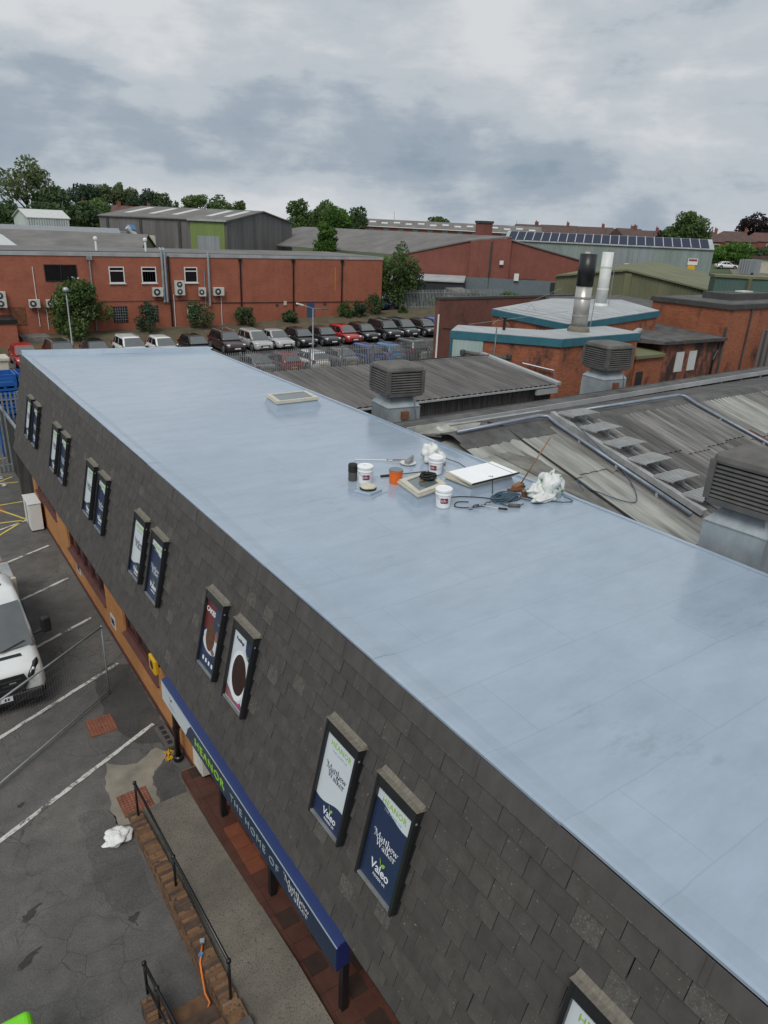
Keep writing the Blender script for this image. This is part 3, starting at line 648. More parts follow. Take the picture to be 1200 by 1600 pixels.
for ya, yb in ((5.9, 6.9), (7.9, 9.6)):
    w = MB().box(4.40, 4.42, ya, yb, 0.42, 2.2).build('window', M['glass'], bld)
    MB().box(4.385, 4.40, ya - 0.05, ya, 0.42, 2.25).build('frame', M['brown_frame'], w); MB().box(4.385, 4.40, yb, yb + 0.05, 0.42, 2.25).build('frame', M['brown_frame'], w)
# notices on the buff wall
for y, z in ((21.0, 0.52), (17.25, 0.56)):
    n = MB().box(XW - 0.012, XW - 0.002, y - 0.22, y + 0.22, z - 0.17, z + 0.17).build('wall_notice', M['poster_white'])
    tag(n, 'white parking notice on the buff wall beneath the %s window band' % ('long middle' if y > 19 else 'nearer'), 'notice')
    MB().box(XW - 0.016, XW - 0.0125, y - 0.14, y + 0.14, z - 0.09, z + 0.08).build('print', M['ink_navy'], n)

# dormer posters -------------------------------------------------------------
T_HEAN = text_mesh('HEANOR', 0.105, M['ink_green'], 0.001, 1.1); T_HOME = text_mesh('THE HOME OF', 0.045, M['ink_grey'], 0, 1.15)
T_HOMEL = text_mesh('THE HOME OF', 0.045, M['ink_grey'], 0, 1.15)
T_VALW = text_mesh('Valeo', 0.14, M['ink_white'], 0.001, 0.95); T_FOOD = text_mesh('FOODS UK', 0.045, M['ink_white'], 0.0, 1.1)
def mw(m, size=0.118): return serif_mesh([('Matthew', -1.9, 0.34), ('Walker', -1.38, -0.36)], size, m)
T_MWN, T_MWW = mw(M['ink_navy']), mw(M['ink_white'])
T_LEAF = leaf_logo_mesh(0.12, M['ink_green'])
DW, DH, DD = 0.73, 1.39, 0.14
def wave_mesh(prof, m):
    mb = MB(); n = len(prof)
    mb.grid([[(x, 0.0, 0.0012) for x, y in prof], [(x, y, 0.0012) for x, y in prof]]); return mb.mesh('wave', m)
PW, PB, PT = DW / 2 - 0.045, 0.05, DH - 0.15
WA = [(-PW + 2 * PW * i / 16, 0.30 + 0.055 * math.cos(i / 16 * 4.6 + 2.4)) for i in range(17)]
WBp = [(-PW + 2 * PW * i / 16, 0.985 - 0.05 * math.sin((i / 16 - 0.45) * 4.2)) for i in range(17)]
W_A = wave_mesh(WA, M['poster_navy']); W_B = wave_mesh(WBp, M['poster_navy'])
def dm(): return MB()
casing = dm().box(-DW / 2, -DW / 2 + 0.035, 0, DH, 0, DD).box(DW / 2 - 0.035, DW / 2, 0, DH, 0, DD).box(-DW / 2 + 0.036, DW / 2 - 0.036, DH - 0.035, DH, 0, DD).box(-DW / 2 + 0.036, DW / 2 - 0.036, 0, 0.03, 0.0, DD - 0.03).mesh('dormer_window', M['black_frame'])
fr_l = dm().box(-DW / 2 + 0.0352, -PW, 0.031, DH - 0.036, DD - 0.05, DD - 0.004).mesh('frame', M['black_frame'])
fr_r = dm().box(PW, DW / 2 - 0.0352, 0.031, DH - 0.036, DD - 0.05, DD - 0.004).mesh('frame', M['black_frame'])
fr_t = dm().box(-PW + 0.001, PW - 0.001, PT, DH - 0.036, DD - 0.05, DD - 0.006).mesh('frame', M['black_frame'])
fr_b = dm().box(-PW + 0.001, PW - 0.001, 0.031, PB, DD - 0.05, DD - 0.002).mesh('frame', M['galv_dull'])
panel_w = dm().box(-PW, PW, PB, PT, DD - 0.08, DD - 0.045).mesh('poster', M['poster_white'])
panel_n = dm().box(-PW, PW, PB, PT, DD - 0.08, DD - 0.045).mesh('poster', M['poster_navy'])
hood = dm().add([(-DW / 2 - 0.02, DH + 0.001, DD + 0.012), (DW / 2 + 0.02, DH + 0.001, DD + 0.012), (DW / 2 + 0.015, DH + 0.014, 0.080), (-DW / 2 - 0.015, DH + 0.014, 0.080), (DW / 2 + 0.012, DH + 0.062, 0.038), (-DW / 2 - 0.012, DH + 0.062, 0.038), (-DW / 2 - 0.02, DH + 0.001, 0.0), (DW / 2 + 0.02, DH + 0.001, 0.0)],
                [(0, 1, 2, 3), (3, 2, 4, 5), (1, 7, 2), (2, 7, 4), (0, 3, 6), (3, 5, 6), (0, 6, 7, 1)]).mesh('hood', M['hood_lead'])
rib = dm().box(DW / 2 + 0.0005, DW / 2 + 0.008, 0.0, DH - 0.12, DD * 0.45, DD * 0.55).mesh('casing_rib', M['black_metal'])
stud_ = dm().box(DW / 2 + 0.001, DW / 2 + 0.01, DH - 0.17, DH - 0.15, DD - 0.05, DD - 0.03).mesh('catch', M['alu'])
bracket = dm().box(-DW / 2 + 0.03, -DW / 2 + 0.05, -0.09, -0.002, 0.03, 0.05).mesh('stay', M['black_metal'])
NZ = DD - 0.045
def place(nm, me, par, x, y, n): return link(nm, me, par, (x, y, NZ + n))
def disc(mb, cx, cy, rx, ry, n, k=20): mb.poly([(cx + rx * math.cos(2 * math.pi * i / k), cy + ry * math.sin(2 * math.pi * i / k), n) for i in range(k)])
mat('pudding', (0.030, 0.012, 0.008), 0.35, var=0.4, scale=14); mat('red_print', (0.26, 0.02, 0.02), 0.4, var=0.2, scale=10); mat('sauce', (0.22, 0.10, 0.10), 0.4, var=0.3, scale=12); mat('cake_print', (0.10, 0.045, 0.02), 0.5, var=0.6, scale=22); mat('magenta', (0.4, 0.02, 0.22), 0.4)
BX = Vector((3.74, 0, 0))
for k in range(7):
    for s in (0, 1):
        yc = 1.92 + 4.0 * k - 1.13 * s
        if k == 0 and s == 1: continue
        c = slp(3.37, yc, 0.0) - BX
        mx4 = Matrix(((ALN.x, UPS.x, NRM.x, c.x), (ALN.y, UPS.y, NRM.y, c.y), (ALN.z, UPS.z, NRM.z, c.z), (0, 0, 0, 1)))
        d = link('dormer_window', casing, bld, mat=mx4)
        for nm, me in (('frame', fr_l), ('frame', fr_r), ('frame', fr_t), ('sill', fr_b), ('hood', hood), ('casing_rib', rib), ('catch', stud_), ('stay', bracket)): link(nm, me, d)
        if k == 2:
            d['label'] = 'dormer with a %s poster' % ('round dark pudding' if s else 'cake and red lettering')
            p = link('poster', panel_n if s == 0 else panel_w, d)
            if s == 0:
                mb = MB(); mb.poly([(-PW, PT - 0.55, NZ + 0.001), (0.02, PT - 0.46, NZ + 0.001), (0.05, PT - 0.005, NZ + 0.001), (-PW, PT - 0.005, NZ + 0.001)]); link('red_banner', mb.mesh('red_banner', mat('banner_red', (0.13, 0.022, 0.022), 0.4)), d)
                mb = MB(); disc(mb, 0.0, 0.50, 0.285, 0.16, NZ + 0.0012); disc(mb, 0.0, 0.60, 0.285, 0.14, NZ + 0.0014); link('plate_print', mb.mesh('plate_print', M['poster_white']), d)
                mb = MB(); disc(mb, -0.02, 0.62, 0.18, 0.24, NZ + 0.002); link('cake_print', mb.mesh('cake_print', M['cake_print']), d)
                mb = MB(); disc(mb, 0.20, 0.74, 0.06, 0.10, NZ + 0.0022); disc(mb, 0.14, 0.42, 0.07, 0.05, NZ + 0.0024); link('berry_print', mb.mesh('berry_print', M['sauce']), d)
                place('lettering', text_mesh('CAKES', 0.12, M['ink_white'], 0.002), d, -0.13, PT - 0.22, 0.003)
                mb = MB()
                for q in range(4): mb.box(-0.2 + q * 0.12, -0.14 + q * 0.12, 0.15, 0.22, NZ + 0.001, NZ + 0.002)
                link('small_print', mb.mesh('small_print', M['ink_white']), d)
            else:
                mb = MB(); disc(mb, 0.0, 0.55, 0.29, 0.42, NZ + 0.0012, 28); link('plate_rim', mb.mesh('plate_rim', M['ink_white']), d)
                mb = MB(); disc(mb, 0.02, 0.57, 0.235, 0.34, NZ + 0.0018, 28); link('pudding_print', mb.mesh('pudding_print', M['pudding']), d)
                mb = MB(); mb.poly([(0.08, PT - 0.005, NZ + 0.001), (0.10, PT - 0.20, NZ + 0.001), (0.18, PT - 0.30, NZ + 0.001), (PW, PT - 0.36, NZ + 0.001), (PW, PT - 0.005, NZ + 0.001)]); link('blue_corner', mb.mesh('blue_corner', M['poster_navy']), d)
                mb = MB(); mb.poly([(-PW, PB + 0.01, NZ + 0.001), (PW, PB + 0.01, NZ + 0.001), (PW, 0.16, NZ + 0.001), (0, 0.12, NZ + 0.001), (-PW, 0.26, NZ + 0.001)]); link('sauce_print', mb.mesh('sauce_print', M['sauce']), d)
                mb = MB(); disc(mb, 0.2, 0.13, 0.035, 0.05, NZ + 0.003, 12); link('berry_print', mb.mesh('berry_print', M['magenta']), d)
                place('lettering', text_mesh('Puddings', 0.075, M['ink_navy'], 0.001), d, -0.1, PT - 0.16, 0.003)
            l = place('leaf_emblem', T_LEAF, d, 0.2, PT - 0.28, 0.004); l.scale = (0.6, 0.6, 1)
            continue
        link('poster', panel_w, d)
        wv = link('wave', W_A if s == 0 else W_B, d, (0, PB + 0.0, NZ)); wv.scale = (1, 1, 1)
        place('lettering', T_HEAN, d, 0.0, PT - 0.155, 0.001); place('lettering', T_HOME, d, 0.0, PT - 0.225, 0.001)
        if s == 0:
            place('lettering', T_MWN, d, 0.0, 0.72, 0.001); place('lettering', T_VALW, d, 0.04, 0.155, 0.003); place('lettering', T_FOOD, d, 0.06, 0.095, 0.003)
            l = place('leaf_emblem', T_LEAF, d, 0.03, 0.265, 0.004); l.scale = (0.85, 0.85, 1)
        else:
            place('lettering', T_MWW, d, 0.0, 0.60, 0.003); place('lettering', T_VALW, d, 0.0, 0.25, 0.003).scale = (1.15, 1.15, 1); place('lettering', T_FOOD, d, 0.02, 0.18, 0.003)
            place('leaf_emblem', T_LEAF, d, 0.0, 0.375, 0.004)

# fascia sign ---------------------------------------------------------------
sg = thing('fascia_sign', (3.4, 8.3, 1.8), 'long navy fascia sign with lime and white lettering under the slates', 'sign')
SX, SY0, SY1 = 3.25, 5.12, 11.62
MB().extr([(SX + 0.006, SY0, 1.86), (SX + 0.006, SY0, 2.285), (SX + 0.05, SY0, 2.325), (SX + 0.21, SY0, 2.36), (SX + 0.21, SY0, 1.90)], (0, SY1 - SY0, 0)).build('box', M['sign_blue'], sg, bevel=0.008)
MB().box(SX, SX + 0.005, SY0 + 0.01, SY1 - 0.01, 1.87, 2.28).build('face_panel', M['sign_face'], sg)
MB().box(SX - 0.004, SX + 0.012, SY0, SY1, 2.281, 2.288).build('edge_trim', M['ink_grey'], sg)
mb = MB(); mb.poly([(SX - 0.002, 11.6, 1.875), (SX - 0.002, 10.35, 1.875), (SX - 0.002, 10.27, 1.99), (SX - 0.002, 10.22, 2.1), (SX - 0.002, 10.04, 2.275), (SX - 0.002, 11.6, 2.275)]); mb.build('white_panel', M['poster_white'], sg)
def on_sign(me, y, z, sx=1.0, sy=1.0, n=0.004):
    o = link('lettering', me, sg, mat=Matrix(((0, 0, -1, SX - n - 3.4), (-sx, 0, 0, y - 8.3), (0, sy, 0, z - 1.8), (0, 0, 0, 1)))); return o
on_sign(text_mesh('HEANOR', 0.24, M['ink_lime'], 0.002, 1.12), 9.24, 1.985, 1.22)
on_sign(text_mesh('THE HOME OF', 0.20, M['ink_grey'], -0.001, 1.2), 7.52, 2.0, 1.12)
on_sign(serif_mesh([('Matthew', -1.9, 0.34), ('Walker', -1.38, -0.36)], 0.165, M['ink_white']), 6.15, 2.06, 1.1, 0.95)
on_sign(leaf_logo_mesh(0.13, M['ink_navy']), 11.1, 2.14); on_sign(text_mesh('Valeo', 0.15, M['ink_grey'], 0), 11.05, 1.98)
for y in (5.55, 7.75, 9.75):
    MB().box(3.60, 3.70, y - 0.05, y + 0.05, 0.30, 2.05).build('post', M['black_metal'], sg)
MB().box(SX + 0.211, 3.62, SY0 + 0.3, SY1 - 0.1, 2.10, 2.2).build('bracket', M['backing'], sg)
# downpipe, condenser and alarm box at the sign end
dp = thing('downpipe', (3.56, 11.94, 0), 'black round downpipe standing beneath the white end of the fascia sign', 'pipe')
MB().tube([(3.56, 11.94, 0.05), (3.56, 11.94, 2.2)], 0.062, 12).build('pipe', M['black_metal'], dp, smooth=True)
MB().lathe((3.56, 11.94, 0), [(0.10, 0.0), (0.10, 0.10), (0.075, 0.12)], 14).build('collar', M['black_metal'], dp); MB().lathe((3.56, 11.94, 0.75), [(0.075, 0.0), (0.075, 0.09)], 14).build('collar', M['black_metal'], dp)
MB().lathe((3.56, 11.94, 1.55), [(0.075, 0.0), (0.075, 0.09)], 14).build('collar', M['black_metal'], dp)
MB().box(3.6, 3.74, 11.93, 11.95, 0.78, 0.82).build('bracket', M['black_metal'], dp)
ac = thing('condenser_unit', (3.72, 10.95, 0.30), 'white air conditioning condenser half hidden below the sign start', 'air conditioner')
MB().box(3.66, 3.92, 10.80, 11.30, 0.36, 0.86).build('casing', M['ac_white'], ac, bevel=0.012)
for k in range(9): MB().box(3.645, 3.659, 10.88, 11.24, 0.40 + k * 0.048, 0.425 + k * 0.048).build('grille_bar', M['ac_white'], ac)
MB().box(3.68, 3.90, 10.86, 10.92, 0.30, 0.36).build('foot', M['ac_dark'], ac); MB().box(3.68, 3.90, 11.18, 11.24, 0.30, 0.36).build('foot', M['ac_dark'], ac)
yb = thing('alarm_box', (3.6, 12.8, 1.8), 'yellow alarm bell box fixed just below the slates near the sign', 'alarm box')
MB().box(3.42, 3.52, 12.60, 12.98, 1.72, 2.08).build('cover', M['yellow'], yb, bevel=0.03); MB().box(3.52, 3.74, 12.7, 12.85, 1.84, 1.92).build('bracket', M['black_metal'], yb)
mb = MB(); disc_pts = [(3.418, 12.79 + 0.10 * math.cos(i * 0.5236), 1.9 + 0.10 * math.sin(i * 0.5236)) for i in range(12)]; mb.poly(disc_pts); mb.build('emblem', M['black_metal'], yb)
# ------------------------------------------------------------------ ramp, dwarf wall, tiled strip, steps
def ramp_z(y): return 0.02 + 0.40 * min(1, max(0, (10.95 - y) / 4.5))
def wtop(y): return 0.17 + 0.33 * min(1, max(0, (10.9 - y) / 2.6))
mb = MB(); ys = [10.95 - i * 0.3 for i in range(60)]
mb.grid([[(2.44, y, ramp_z(y)) for y in ys], [(2.9, y, ramp_z(y) + 0.004) for y in ys], [(3.40, y, ramp_z(y)) for y in ys]])
tag(mb.build('ramp', M['concrete'], smooth=True), kind='structure')
MB().prism([(2.44, -6.75), (3.40, -6.75), (3.40, 10.9), (2.44, 10.9)], -0.05, [0.40, 0.40, 0.0, 0.0]).build('ramp_base', M['concrete'])['kind'] = 'structure'
# tiled strip along the wall
strip_ = tag(MB().prism([(3.405, -6), (4.42, -6), (4.42, 11.3), (3.405, 11.3)], -0.02, [0.43, 0.43, 0.26, 0.26]).build('tiled_walk', M['mortar']), kind='structure')
tiles = [MB().box(-0.145, 0.145, -0.145, 0.145, -0.03, 0.012).mesh('tile', M[k]) for k in ('tile_a', 'tile_b', 'tile_c', 'tile_d')]
edge_t = [MB().box(-0.012, 0.105, -0.147, 0.147, -0.14, 0.016).mesh('nosing_tile', M[k]) for k in ('tile_a', 'tile_b')]
def strip_z(y): return 0.43 - 0.17 * (y + 6) / 17.3
for j in range(34):
    y = 11.12 - j * 0.30
    if y < 1.2: break
    link('nosing_tile', edge_t[random.random() < 0.4], strip_, (3.40, y, strip_z(y) + 0.001))
    for i in range(3):
        w = (3, 5, 0.7, 3) if not (8.2 < y < 9.6 and i == 0) else (1, 1, 8, 0.2)
        link('tile', tiles[random.choices((0, 1, 2, 3), w)[0]], strip_, (3.655 + i * 0.30, y, strip_z(y) + 0.001 + random.uniform(0, 0.002)))
# dwarf wall with brick-on-edge coping
dw = thing('dwarf_wall', (2.32, 8.5, 0), 'low brown brick wall with brick-on-edge coping beside the ramp', 'wall')
MB().prism([(2.215, 6.35), (2.435, 6.35), (2.435, 8.3), (2.435, 10.85), (2.215, 10.85), (2.215, 8.3)], -0.02, [wtop(6.35) - 0.012, wtop(6.35) - 0.012, wtop(8.3) - 0.012, wtop(10.85) - 0.012, wtop(10.85) - 0.012, wtop(8.3) - 0.012]).build('core', M['mortar'], dw)
cop = [MB().box(-0.118, 0.118, -0.031, 0.031, -0.055, 0.055).mesh('brick', M[k]) for k in ('brick_brown', 'brick_brown2', 'brick_brown3')]
y = 10.82
while y > 6.38:
    link('brick', cop[random.choices((0, 1, 2), (5, 4, 3))[0]], dw, (random.uniform(-0.006, 0.006), y - 8.5, wtop(y) - 0.058 + random.uniform(-0.004, 0.003))); y -= 0.073
stb = [MB().box(-0.02, 0.02, -0.105, 0.105, -0.031, 0.031).mesh('brick', M[k]) for k in ('brick_brown', 'brick_brown2', 'brick_brown3')]
for c in range(5):
    z = 0.04 + c * 0.075; y = 10.80 - (0.1125 if c % 2 else 0)
    while y > 6.4:
        if z + 0.04 < wtop(y) - 0.115: link('brick', stb[random.choices((0, 1, 2), (6, 3, 1))[0]], dw, (-0.101, y - 8.5, z))
        y -= 0.225
MB().box(2.20, 2.45, 6.02, 6.34, 0.30, 0.52).build('pier_head', M['brick_brown'], dw); MB().box(2.19, 2.46, 5.9, 6.03, 0.44, 0.56).build('pier_cap', M['lead'], dw)
# railings
def railing(nm, posts, x, label, dbl=False):
    t = thing(nm, (x, posts[0][0], posts[0][1]), label, 'railing')
    for i, (y, zb, zt) in enumerate(posts):
        MB().tube([(x, y, zb - 0.03), (x, y, zt)], 0.021, 10).build('post', M['black_metal'], t, smooth=True)
        MB().lathe((x, y, zt - 0.035), [(0.02, 0), (0.034, 0.01), (0.036, 0.04), (0.03, 0.06), (0.012, 0.07)], 10).build('knuckle', M['black_metal'], t, smooth=True)
    MB().tube([(x, y, zt) for y, zb, zt in posts], 0.023, 10).build('handrail', M['black_metal'], t, smooth=True)
    if dbl: MB().tube([(x, y, zt - 0.42) for y, zb, zt in posts], 0.018, 8).build('mid_rail', M['black_metal'], t, smooth=True)
railing('railing', [(10.68, 0.18, 0.96), (8.62, 0.46, 1.08), (6.42, 0.50, 1.24)], 2.355, 'black tubular handrail on the low brick wall beside the ramp')
railing('railing', [(7.35, 0.05, 0.78), (6.75, 0.10, 1.0), (5.6, 0.5, 1.45), (3.5, 0.5, 1.45)], 1.47, 'black tubular handrail with second bar at the foot of the steps', True)
# steps between the walls
st = thing('brick_steps', (1.85, 6.4, 0), 'brown brick steps rising between low walls beside the ramp', 'steps')
for k in range(4):
    MB().box(1.56, 2.20, 4.0, 6.95 - k * 0.31, 0.0 if k == 0 else k * 0.125 - 0.12, 0.125 * (k + 1)).build('step', M['brick_brown3'] if k % 2 else M['brick_brown2'], st, bevel=0.012)
sw = thing('stub_wall', (1.45, 6.6, 0), 'short brick wall under the double handrail at the foot of the steps', 'wall')
MB().box(1.34, 1.555, 3.5, 7.12, 0, 0.30).build('core', M['brick_brown2'], sw); MB().box(1.33, 1.56, 7.121, 7.2, 0, 0.34).build('end_brick', M['lead'], sw)
for k in range(14): link('brick', cop[k % 3], sw, (-0.003, 7.08 - 6.6 - 0.073 * k, 0.356))
# orange strap over the wall
ot = thing('ratchet_strap', (2.2, 7.1, 0.5), 'orange webbing strap hanging over the dwarf wall', 'strap')
MB().tube([(2.31, 7.36, 0.53), (2.24, 7.22, 0.53), (2.185, 7.12, 0.51), (2.165, 7.0, 0.34), (2.14, 6.86, 0.22), (2.16, 6.74, 0.16), (2.08, 6.66, 0.14)], 0.016, 6).build('webbing', M['orange_strap'], ot, smooth=True)
MB().obox((2.33, 7.41, 0.54), (0.012, 0.03, 0), (-0.03, 0.012, 0), (0, 0, 0.015)).build('buckle', M['galv'], ot); MB().obox((2.235, 7.215, 0.535), (0.02, 0.02, 0), (-0.02, 0.02, 0), (0, 0, 0.02)).build('clip', M['paint_sky'], ot)
# crumpled sacks
def lump(name, c, sx, sy, sz, mats, seed, n=22, crease=0.22, flat=0.15, parent=None, frac=0.0):
    r = np.random.default_rng(seed); mb = MB(); ph = r.uniform(0, 6.28, 12); rows = []
    for i in range(n + 1):
        th = math.pi * i / n; row = []
        for j in range(2 * n):
            a = 2 * math.pi * j / (2 * n)
            d = 1 + crease * (0.45 * math.sin(3 * a + ph[0] + 2 * th) + 0.35 * math.sin(5 * a - 3 * th + ph[1]) + 0.3 * math.sin(7 * th + 2 * a + ph[2]) + 0.3 * abs(math.sin(4 * a + 5 * th + ph[3])) + 0.2 * abs(math.sin(9 * a - 4 * th + ph[4])) + 0.14 * abs(math.sin(15 * th + 6 * a + ph[5])))
            z = math.cos(th) * sz * d
            row.append((c[0] + math.sin(th) * math.cos(a) * sx * d, c[1] + math.sin(th) * math.sin(a) * sy * d, max(c[2] + z, c[2] - sz * (1 - flat))))
        row.append(row[0]); rows.append(row)
    mb.grid(rows)
    if frac:
        for k in range(len(mb.f)):
            q = mb.v[mb.f[k][0]]
            if math.sin(q[0] * 21 + ph[6]) * math.sin(q[1] * 19 + q[2] * 15 + ph[7]) > 1 - frac: mb.mi[k] = 1
    return mb.build(name, mats, parent, smooth=True)
rag = thing('dust_sheet', (1.9, 10.5, 0), 'crumpled white sheet dropped on the asphalt beside the dwarf wall', 'cloth')
lump('cloth', (1.93, 10.52, 0.07), 0.20, 0.19, 0.085, M['cloth_white'], 5, crease=0.32, parent=rag)
mb = MB(); mb.poly([(1.83, 10.62, 0.03), (1.62, 10.50, 0.012), (1.64, 10.45, 0.012), (1.74, 10.40, 0.02), (1.86, 10.40, 0.05)]); mb.build('corner', M['cloth_white'], rag)
# black drain grating block and yellow chain by the downpipe
gb = thing('barrier_block', (3.55, 12.68, 0), 'dark slotted rubber barrier foot lying against the buff wall', 'barrier foot')
MB().box(3.42, 3.68, 12.28, 13.08, 0.0, 0.12).build('block', M['cooler_plastic'], gb, bevel=0.02)
for k in range(4): MB().box(3.50, 3.60, 12.36 + k * 0.18, 12.48 + k * 0.18, 0.12, 0.1235).build('slot', M['cooler_dark'], gb)
yc = thing('plastic_chain', (3.42, 12.15, 0), 'yellow plastic chain heaped at the foot of the downpipe', 'chain')
ring = MB()
pts = [(0.03 * math.cos(a), 0.018 * math.sin(a), 0) for a in [i * math.pi / 4 for i in range(9)]]; ring.tube(pts, 0.008, 5, False); rm = ring.mesh('chain_link', M['yellow'])
for k in range(26):
    o = link('chain_link', rm, yc, (random.gauss(0, 0.035) + 0.05 * math.sin(k), random.uniform(-0.19, 0.16), 0.015 + random.random() * 0.04)); o.rotation_euler = (random.random() * 3, random.random() * 3, random.random() * 3)
# white cabinet by the buff wall
cab = thing('storage_cabinet', (3.42, 26.3, 0), 'white upright cabinet standing against the end of the buff wall', 'cabinet')
MB().box(3.22, 3.62, 25.75, 26.85, 0.05, 1.03).build('body', M['upvc'], cab, bevel=0.01); MB().box(3.20, 3.64, 25.73, 26.87, 1.031, 1.06).build('lid', M['upvc'], cab, bevel=0.008)
MB().box(3.23, 3.61, 25.77, 26.83, 0.0, 0.05).build('base', M['ac_dark'], cab); MB().box(3.208, 3.2195, 26.29, 26.31, 0.08, 1.0).build('door_seam', M['ac_dark'], cab); MB().box(3.205, 3.2195, 26.15, 26.2, 0.55, 0.7).build('handle', M['galv'], cab)

# temporary mesh fence panel
fp0, fp1 = Vector((2.96, 14.92, 0)), Vector((0.2, 12.86, 0)); fd = (fp1 - fp0).normalized()
hf = thing('mesh_fence_panel', (1.6, 13.9, 0), 'temporary galvanised mesh fence panel standing across the bays', 'fence panel')
a, b = fp0 + Vector((0, 0, 0.12)), fp1 + Vector((0, 0, 0.12)); top = Vector((0, 0, 1.72))
MB().tube([fp0, fp0 + Vector((0, 0, 1.88))], 0.021, 8).build('upright', M['galv_dull'], hf, smooth=True); MB().tube([fp1, fp1 + Vector((0, 0, 1.88))], 0.021, 8).build('upright', M['galv_dull'], hf, smooth=True)
MB().tube([fp0 + Vector((0, 0, 1.84)), fp1 + Vector((0, 0, 1.84))], 0.021, 8).build('rail', M['galv_dull'], hf, smooth=True); MB().tube([a, b], 0.019, 8).build('rail', M['galv_dull'], hf, smooth=True)
mesh_ = MB(); Lf = (fp1 - fp0).length
for k in range(1, int(Lf / 0.07)):
    p = fp0 + fd * 0.07 * k; mesh_.tube([p + Vector((0, 0, 0.13)), p + Vector((0, 0, 1.83))], 0.0013, 3, False)
for k in range(1, 9): mesh_.tube([fp0 + Vector((0, 0, 0.12 + k * 0.2)), fp1 + Vector((0, 0, 0.12 + k * 0.2))], 0.0018, 3, False)
tag(mesh_.build('wire_mesh', M['galv_dull'], hf), kind='stuff')
# lime machine at the photographer's feet
lm = thing('machine_cover', (-0.5, 7.4, 0), 'lime green machine cover just showing at the bottom left corner', 'machine')
MB().box(-1.4, 0.04, 5.6, 7.42, 0.35, 1.0).build('housing', M['lime'], lm, bevel=0.09, seg=4); MB().box(-1.3, -0.1, 5.7, 7.2, 0.1, 0.36).build('chassis', M['black_metal'], lm)

# ------------------------------------------------------------------ far end of the yard
bw = thing('black_hoarding', (3.85, 34, 0), 'tall black close-boarded hoarding running on from the building end', 'hoarding')
for k in range(15): MB().box(3.80, 3.86, 28.68 + k * 0.92, 28.68 + k * 0.92 + 0.905, 0.02, 2.5).build('board', M['black_frame'], bw)
MB().box(3.78, 3.88, 28.66, 42.5, 2.501, 2.58).build('rail', M['galv_dull'], bw)
for y, c, h in ((30.7, 'red_print', 0.5), (30.1, 'poster_white', 0.8)):
    p = MB().box(3.785, 3.795, y - 0.25, y + 0.25, 0.6, 0.6 + h).build('hoarding_poster', M[c]); tag(p, '%s poster fixed low on the black hoarding' % ('red' if c == 'red_print' else 'tall white'), 'poster')
# pales shared by every palisade fence
def pale_mesh(h, w=0.07):
    return MB().extr([(-w / 2, 0, 0.05), (w / 2, 0, 0.05), (w / 2, 0, h - 0.09), (w / 4, 0, h), (0, 0, h - 0.07), (-w / 4, 0, h), (-w / 2, 0, h - 0.09)], (0, 0.012, 0)).mesh('pale', M['galv_dull'])
def palisade(name, a, b, h, label, pitch=0.155, post=2.6, m=None):
    a = Vector(a); b = Vector(b); d = b - a; L = d.length; t = thing(name, a, label, 'fence', rz=math.atan2(d.y, d.x))
    pm = pale_mesh(h); n = int(L / pitch)
    for k in range(n + 1): link('pale', pm, t, (k * pitch, -0.012, d.z * k / max(1, n)))
    for z in (0.35, h - 0.35):
        me = MB(); me.bar((0, 0.025, z), (L, 0.025, z + d.z), 0.045, 0.045); link('rail', me.mesh('rail', M['galv_dull']), t)
    po = MB().box(-0.05, 0.05, 0.05, 0.14, 0, h - 0.05).mesh('post', M['galv_dull'])
    k = 0.0
    while k <= L: link('post', po, t, (k, 0, d.z * k / L)); k += post
palisade('palisade_fence', (2.4, 33.0, 0), (8.2, 33.0, 0), 3.5, 'tall galvanised palisade fence in front of the stacked blue crates', 0.17, 2.0)
bc = MB().box(-0.5, 0.5, -0.6, 0.6, 0.10, 0.16).box(-0.5, -0.45, -0.6, 0.6, 0.16, 0.62).box(0.45, 0.5, -0.6, 0.6, 0.16, 0.62).box(-0.45, 0.45, -0.6, -0.55, 0.16, 0.28).box(-0.45, 0.45, -0.6, -0.55, 0.34, 0.46).box(-0.45, 0.45, -0.6, -0.55, 0.52, 0.62).box(-0.45, 0.45, 0.55, 0.6, 0.16, 0.62)
for x in (-0.42, 0, 0.42): bc.box(x - 0.06, x + 0.06, -0.58, 0.58, 0, 0.10)
bcm = bc.mesh('plastic_crate', M['blue_plastic'])
for i in range(2):
    for k in range(6):
        o = link('plastic_crate', bcm, None, (4.25 + i * 1.08, 36.0, k * 0.625)); o.rotation_euler = (0, 0, random.uniform(-0.02, 0.02))
        tag(o, 'blue plastic crate, %s in the %s stack behind the palisade' % (('lowest', 'second lowest', 'third up', 'fourth up', 'second from the top', 'topmost')[k], ('left', 'right')[i]), 'crate', 'blue crates stacked behind the palisade')
wb = thing('pallet_box', (6.3, 55.3, 0.0), 'cream bulk box standing on the far asphalt beyond the blue crates', 'box')
MB().box(5.3, 7.0, 54.6, 56.0, 0.12, 1.0).build('body', M['cream'], wb, bevel=0.04); MB().box(5.2, 7.1, 54.5, 56.1, 1.001, 1.25).build('lid', M['cream'], wb, bevel=0.05); MB().box(5.4, 6.9, 54.7, 55.9, 0.0, 0.12).build('foot', M['wood'], wb)
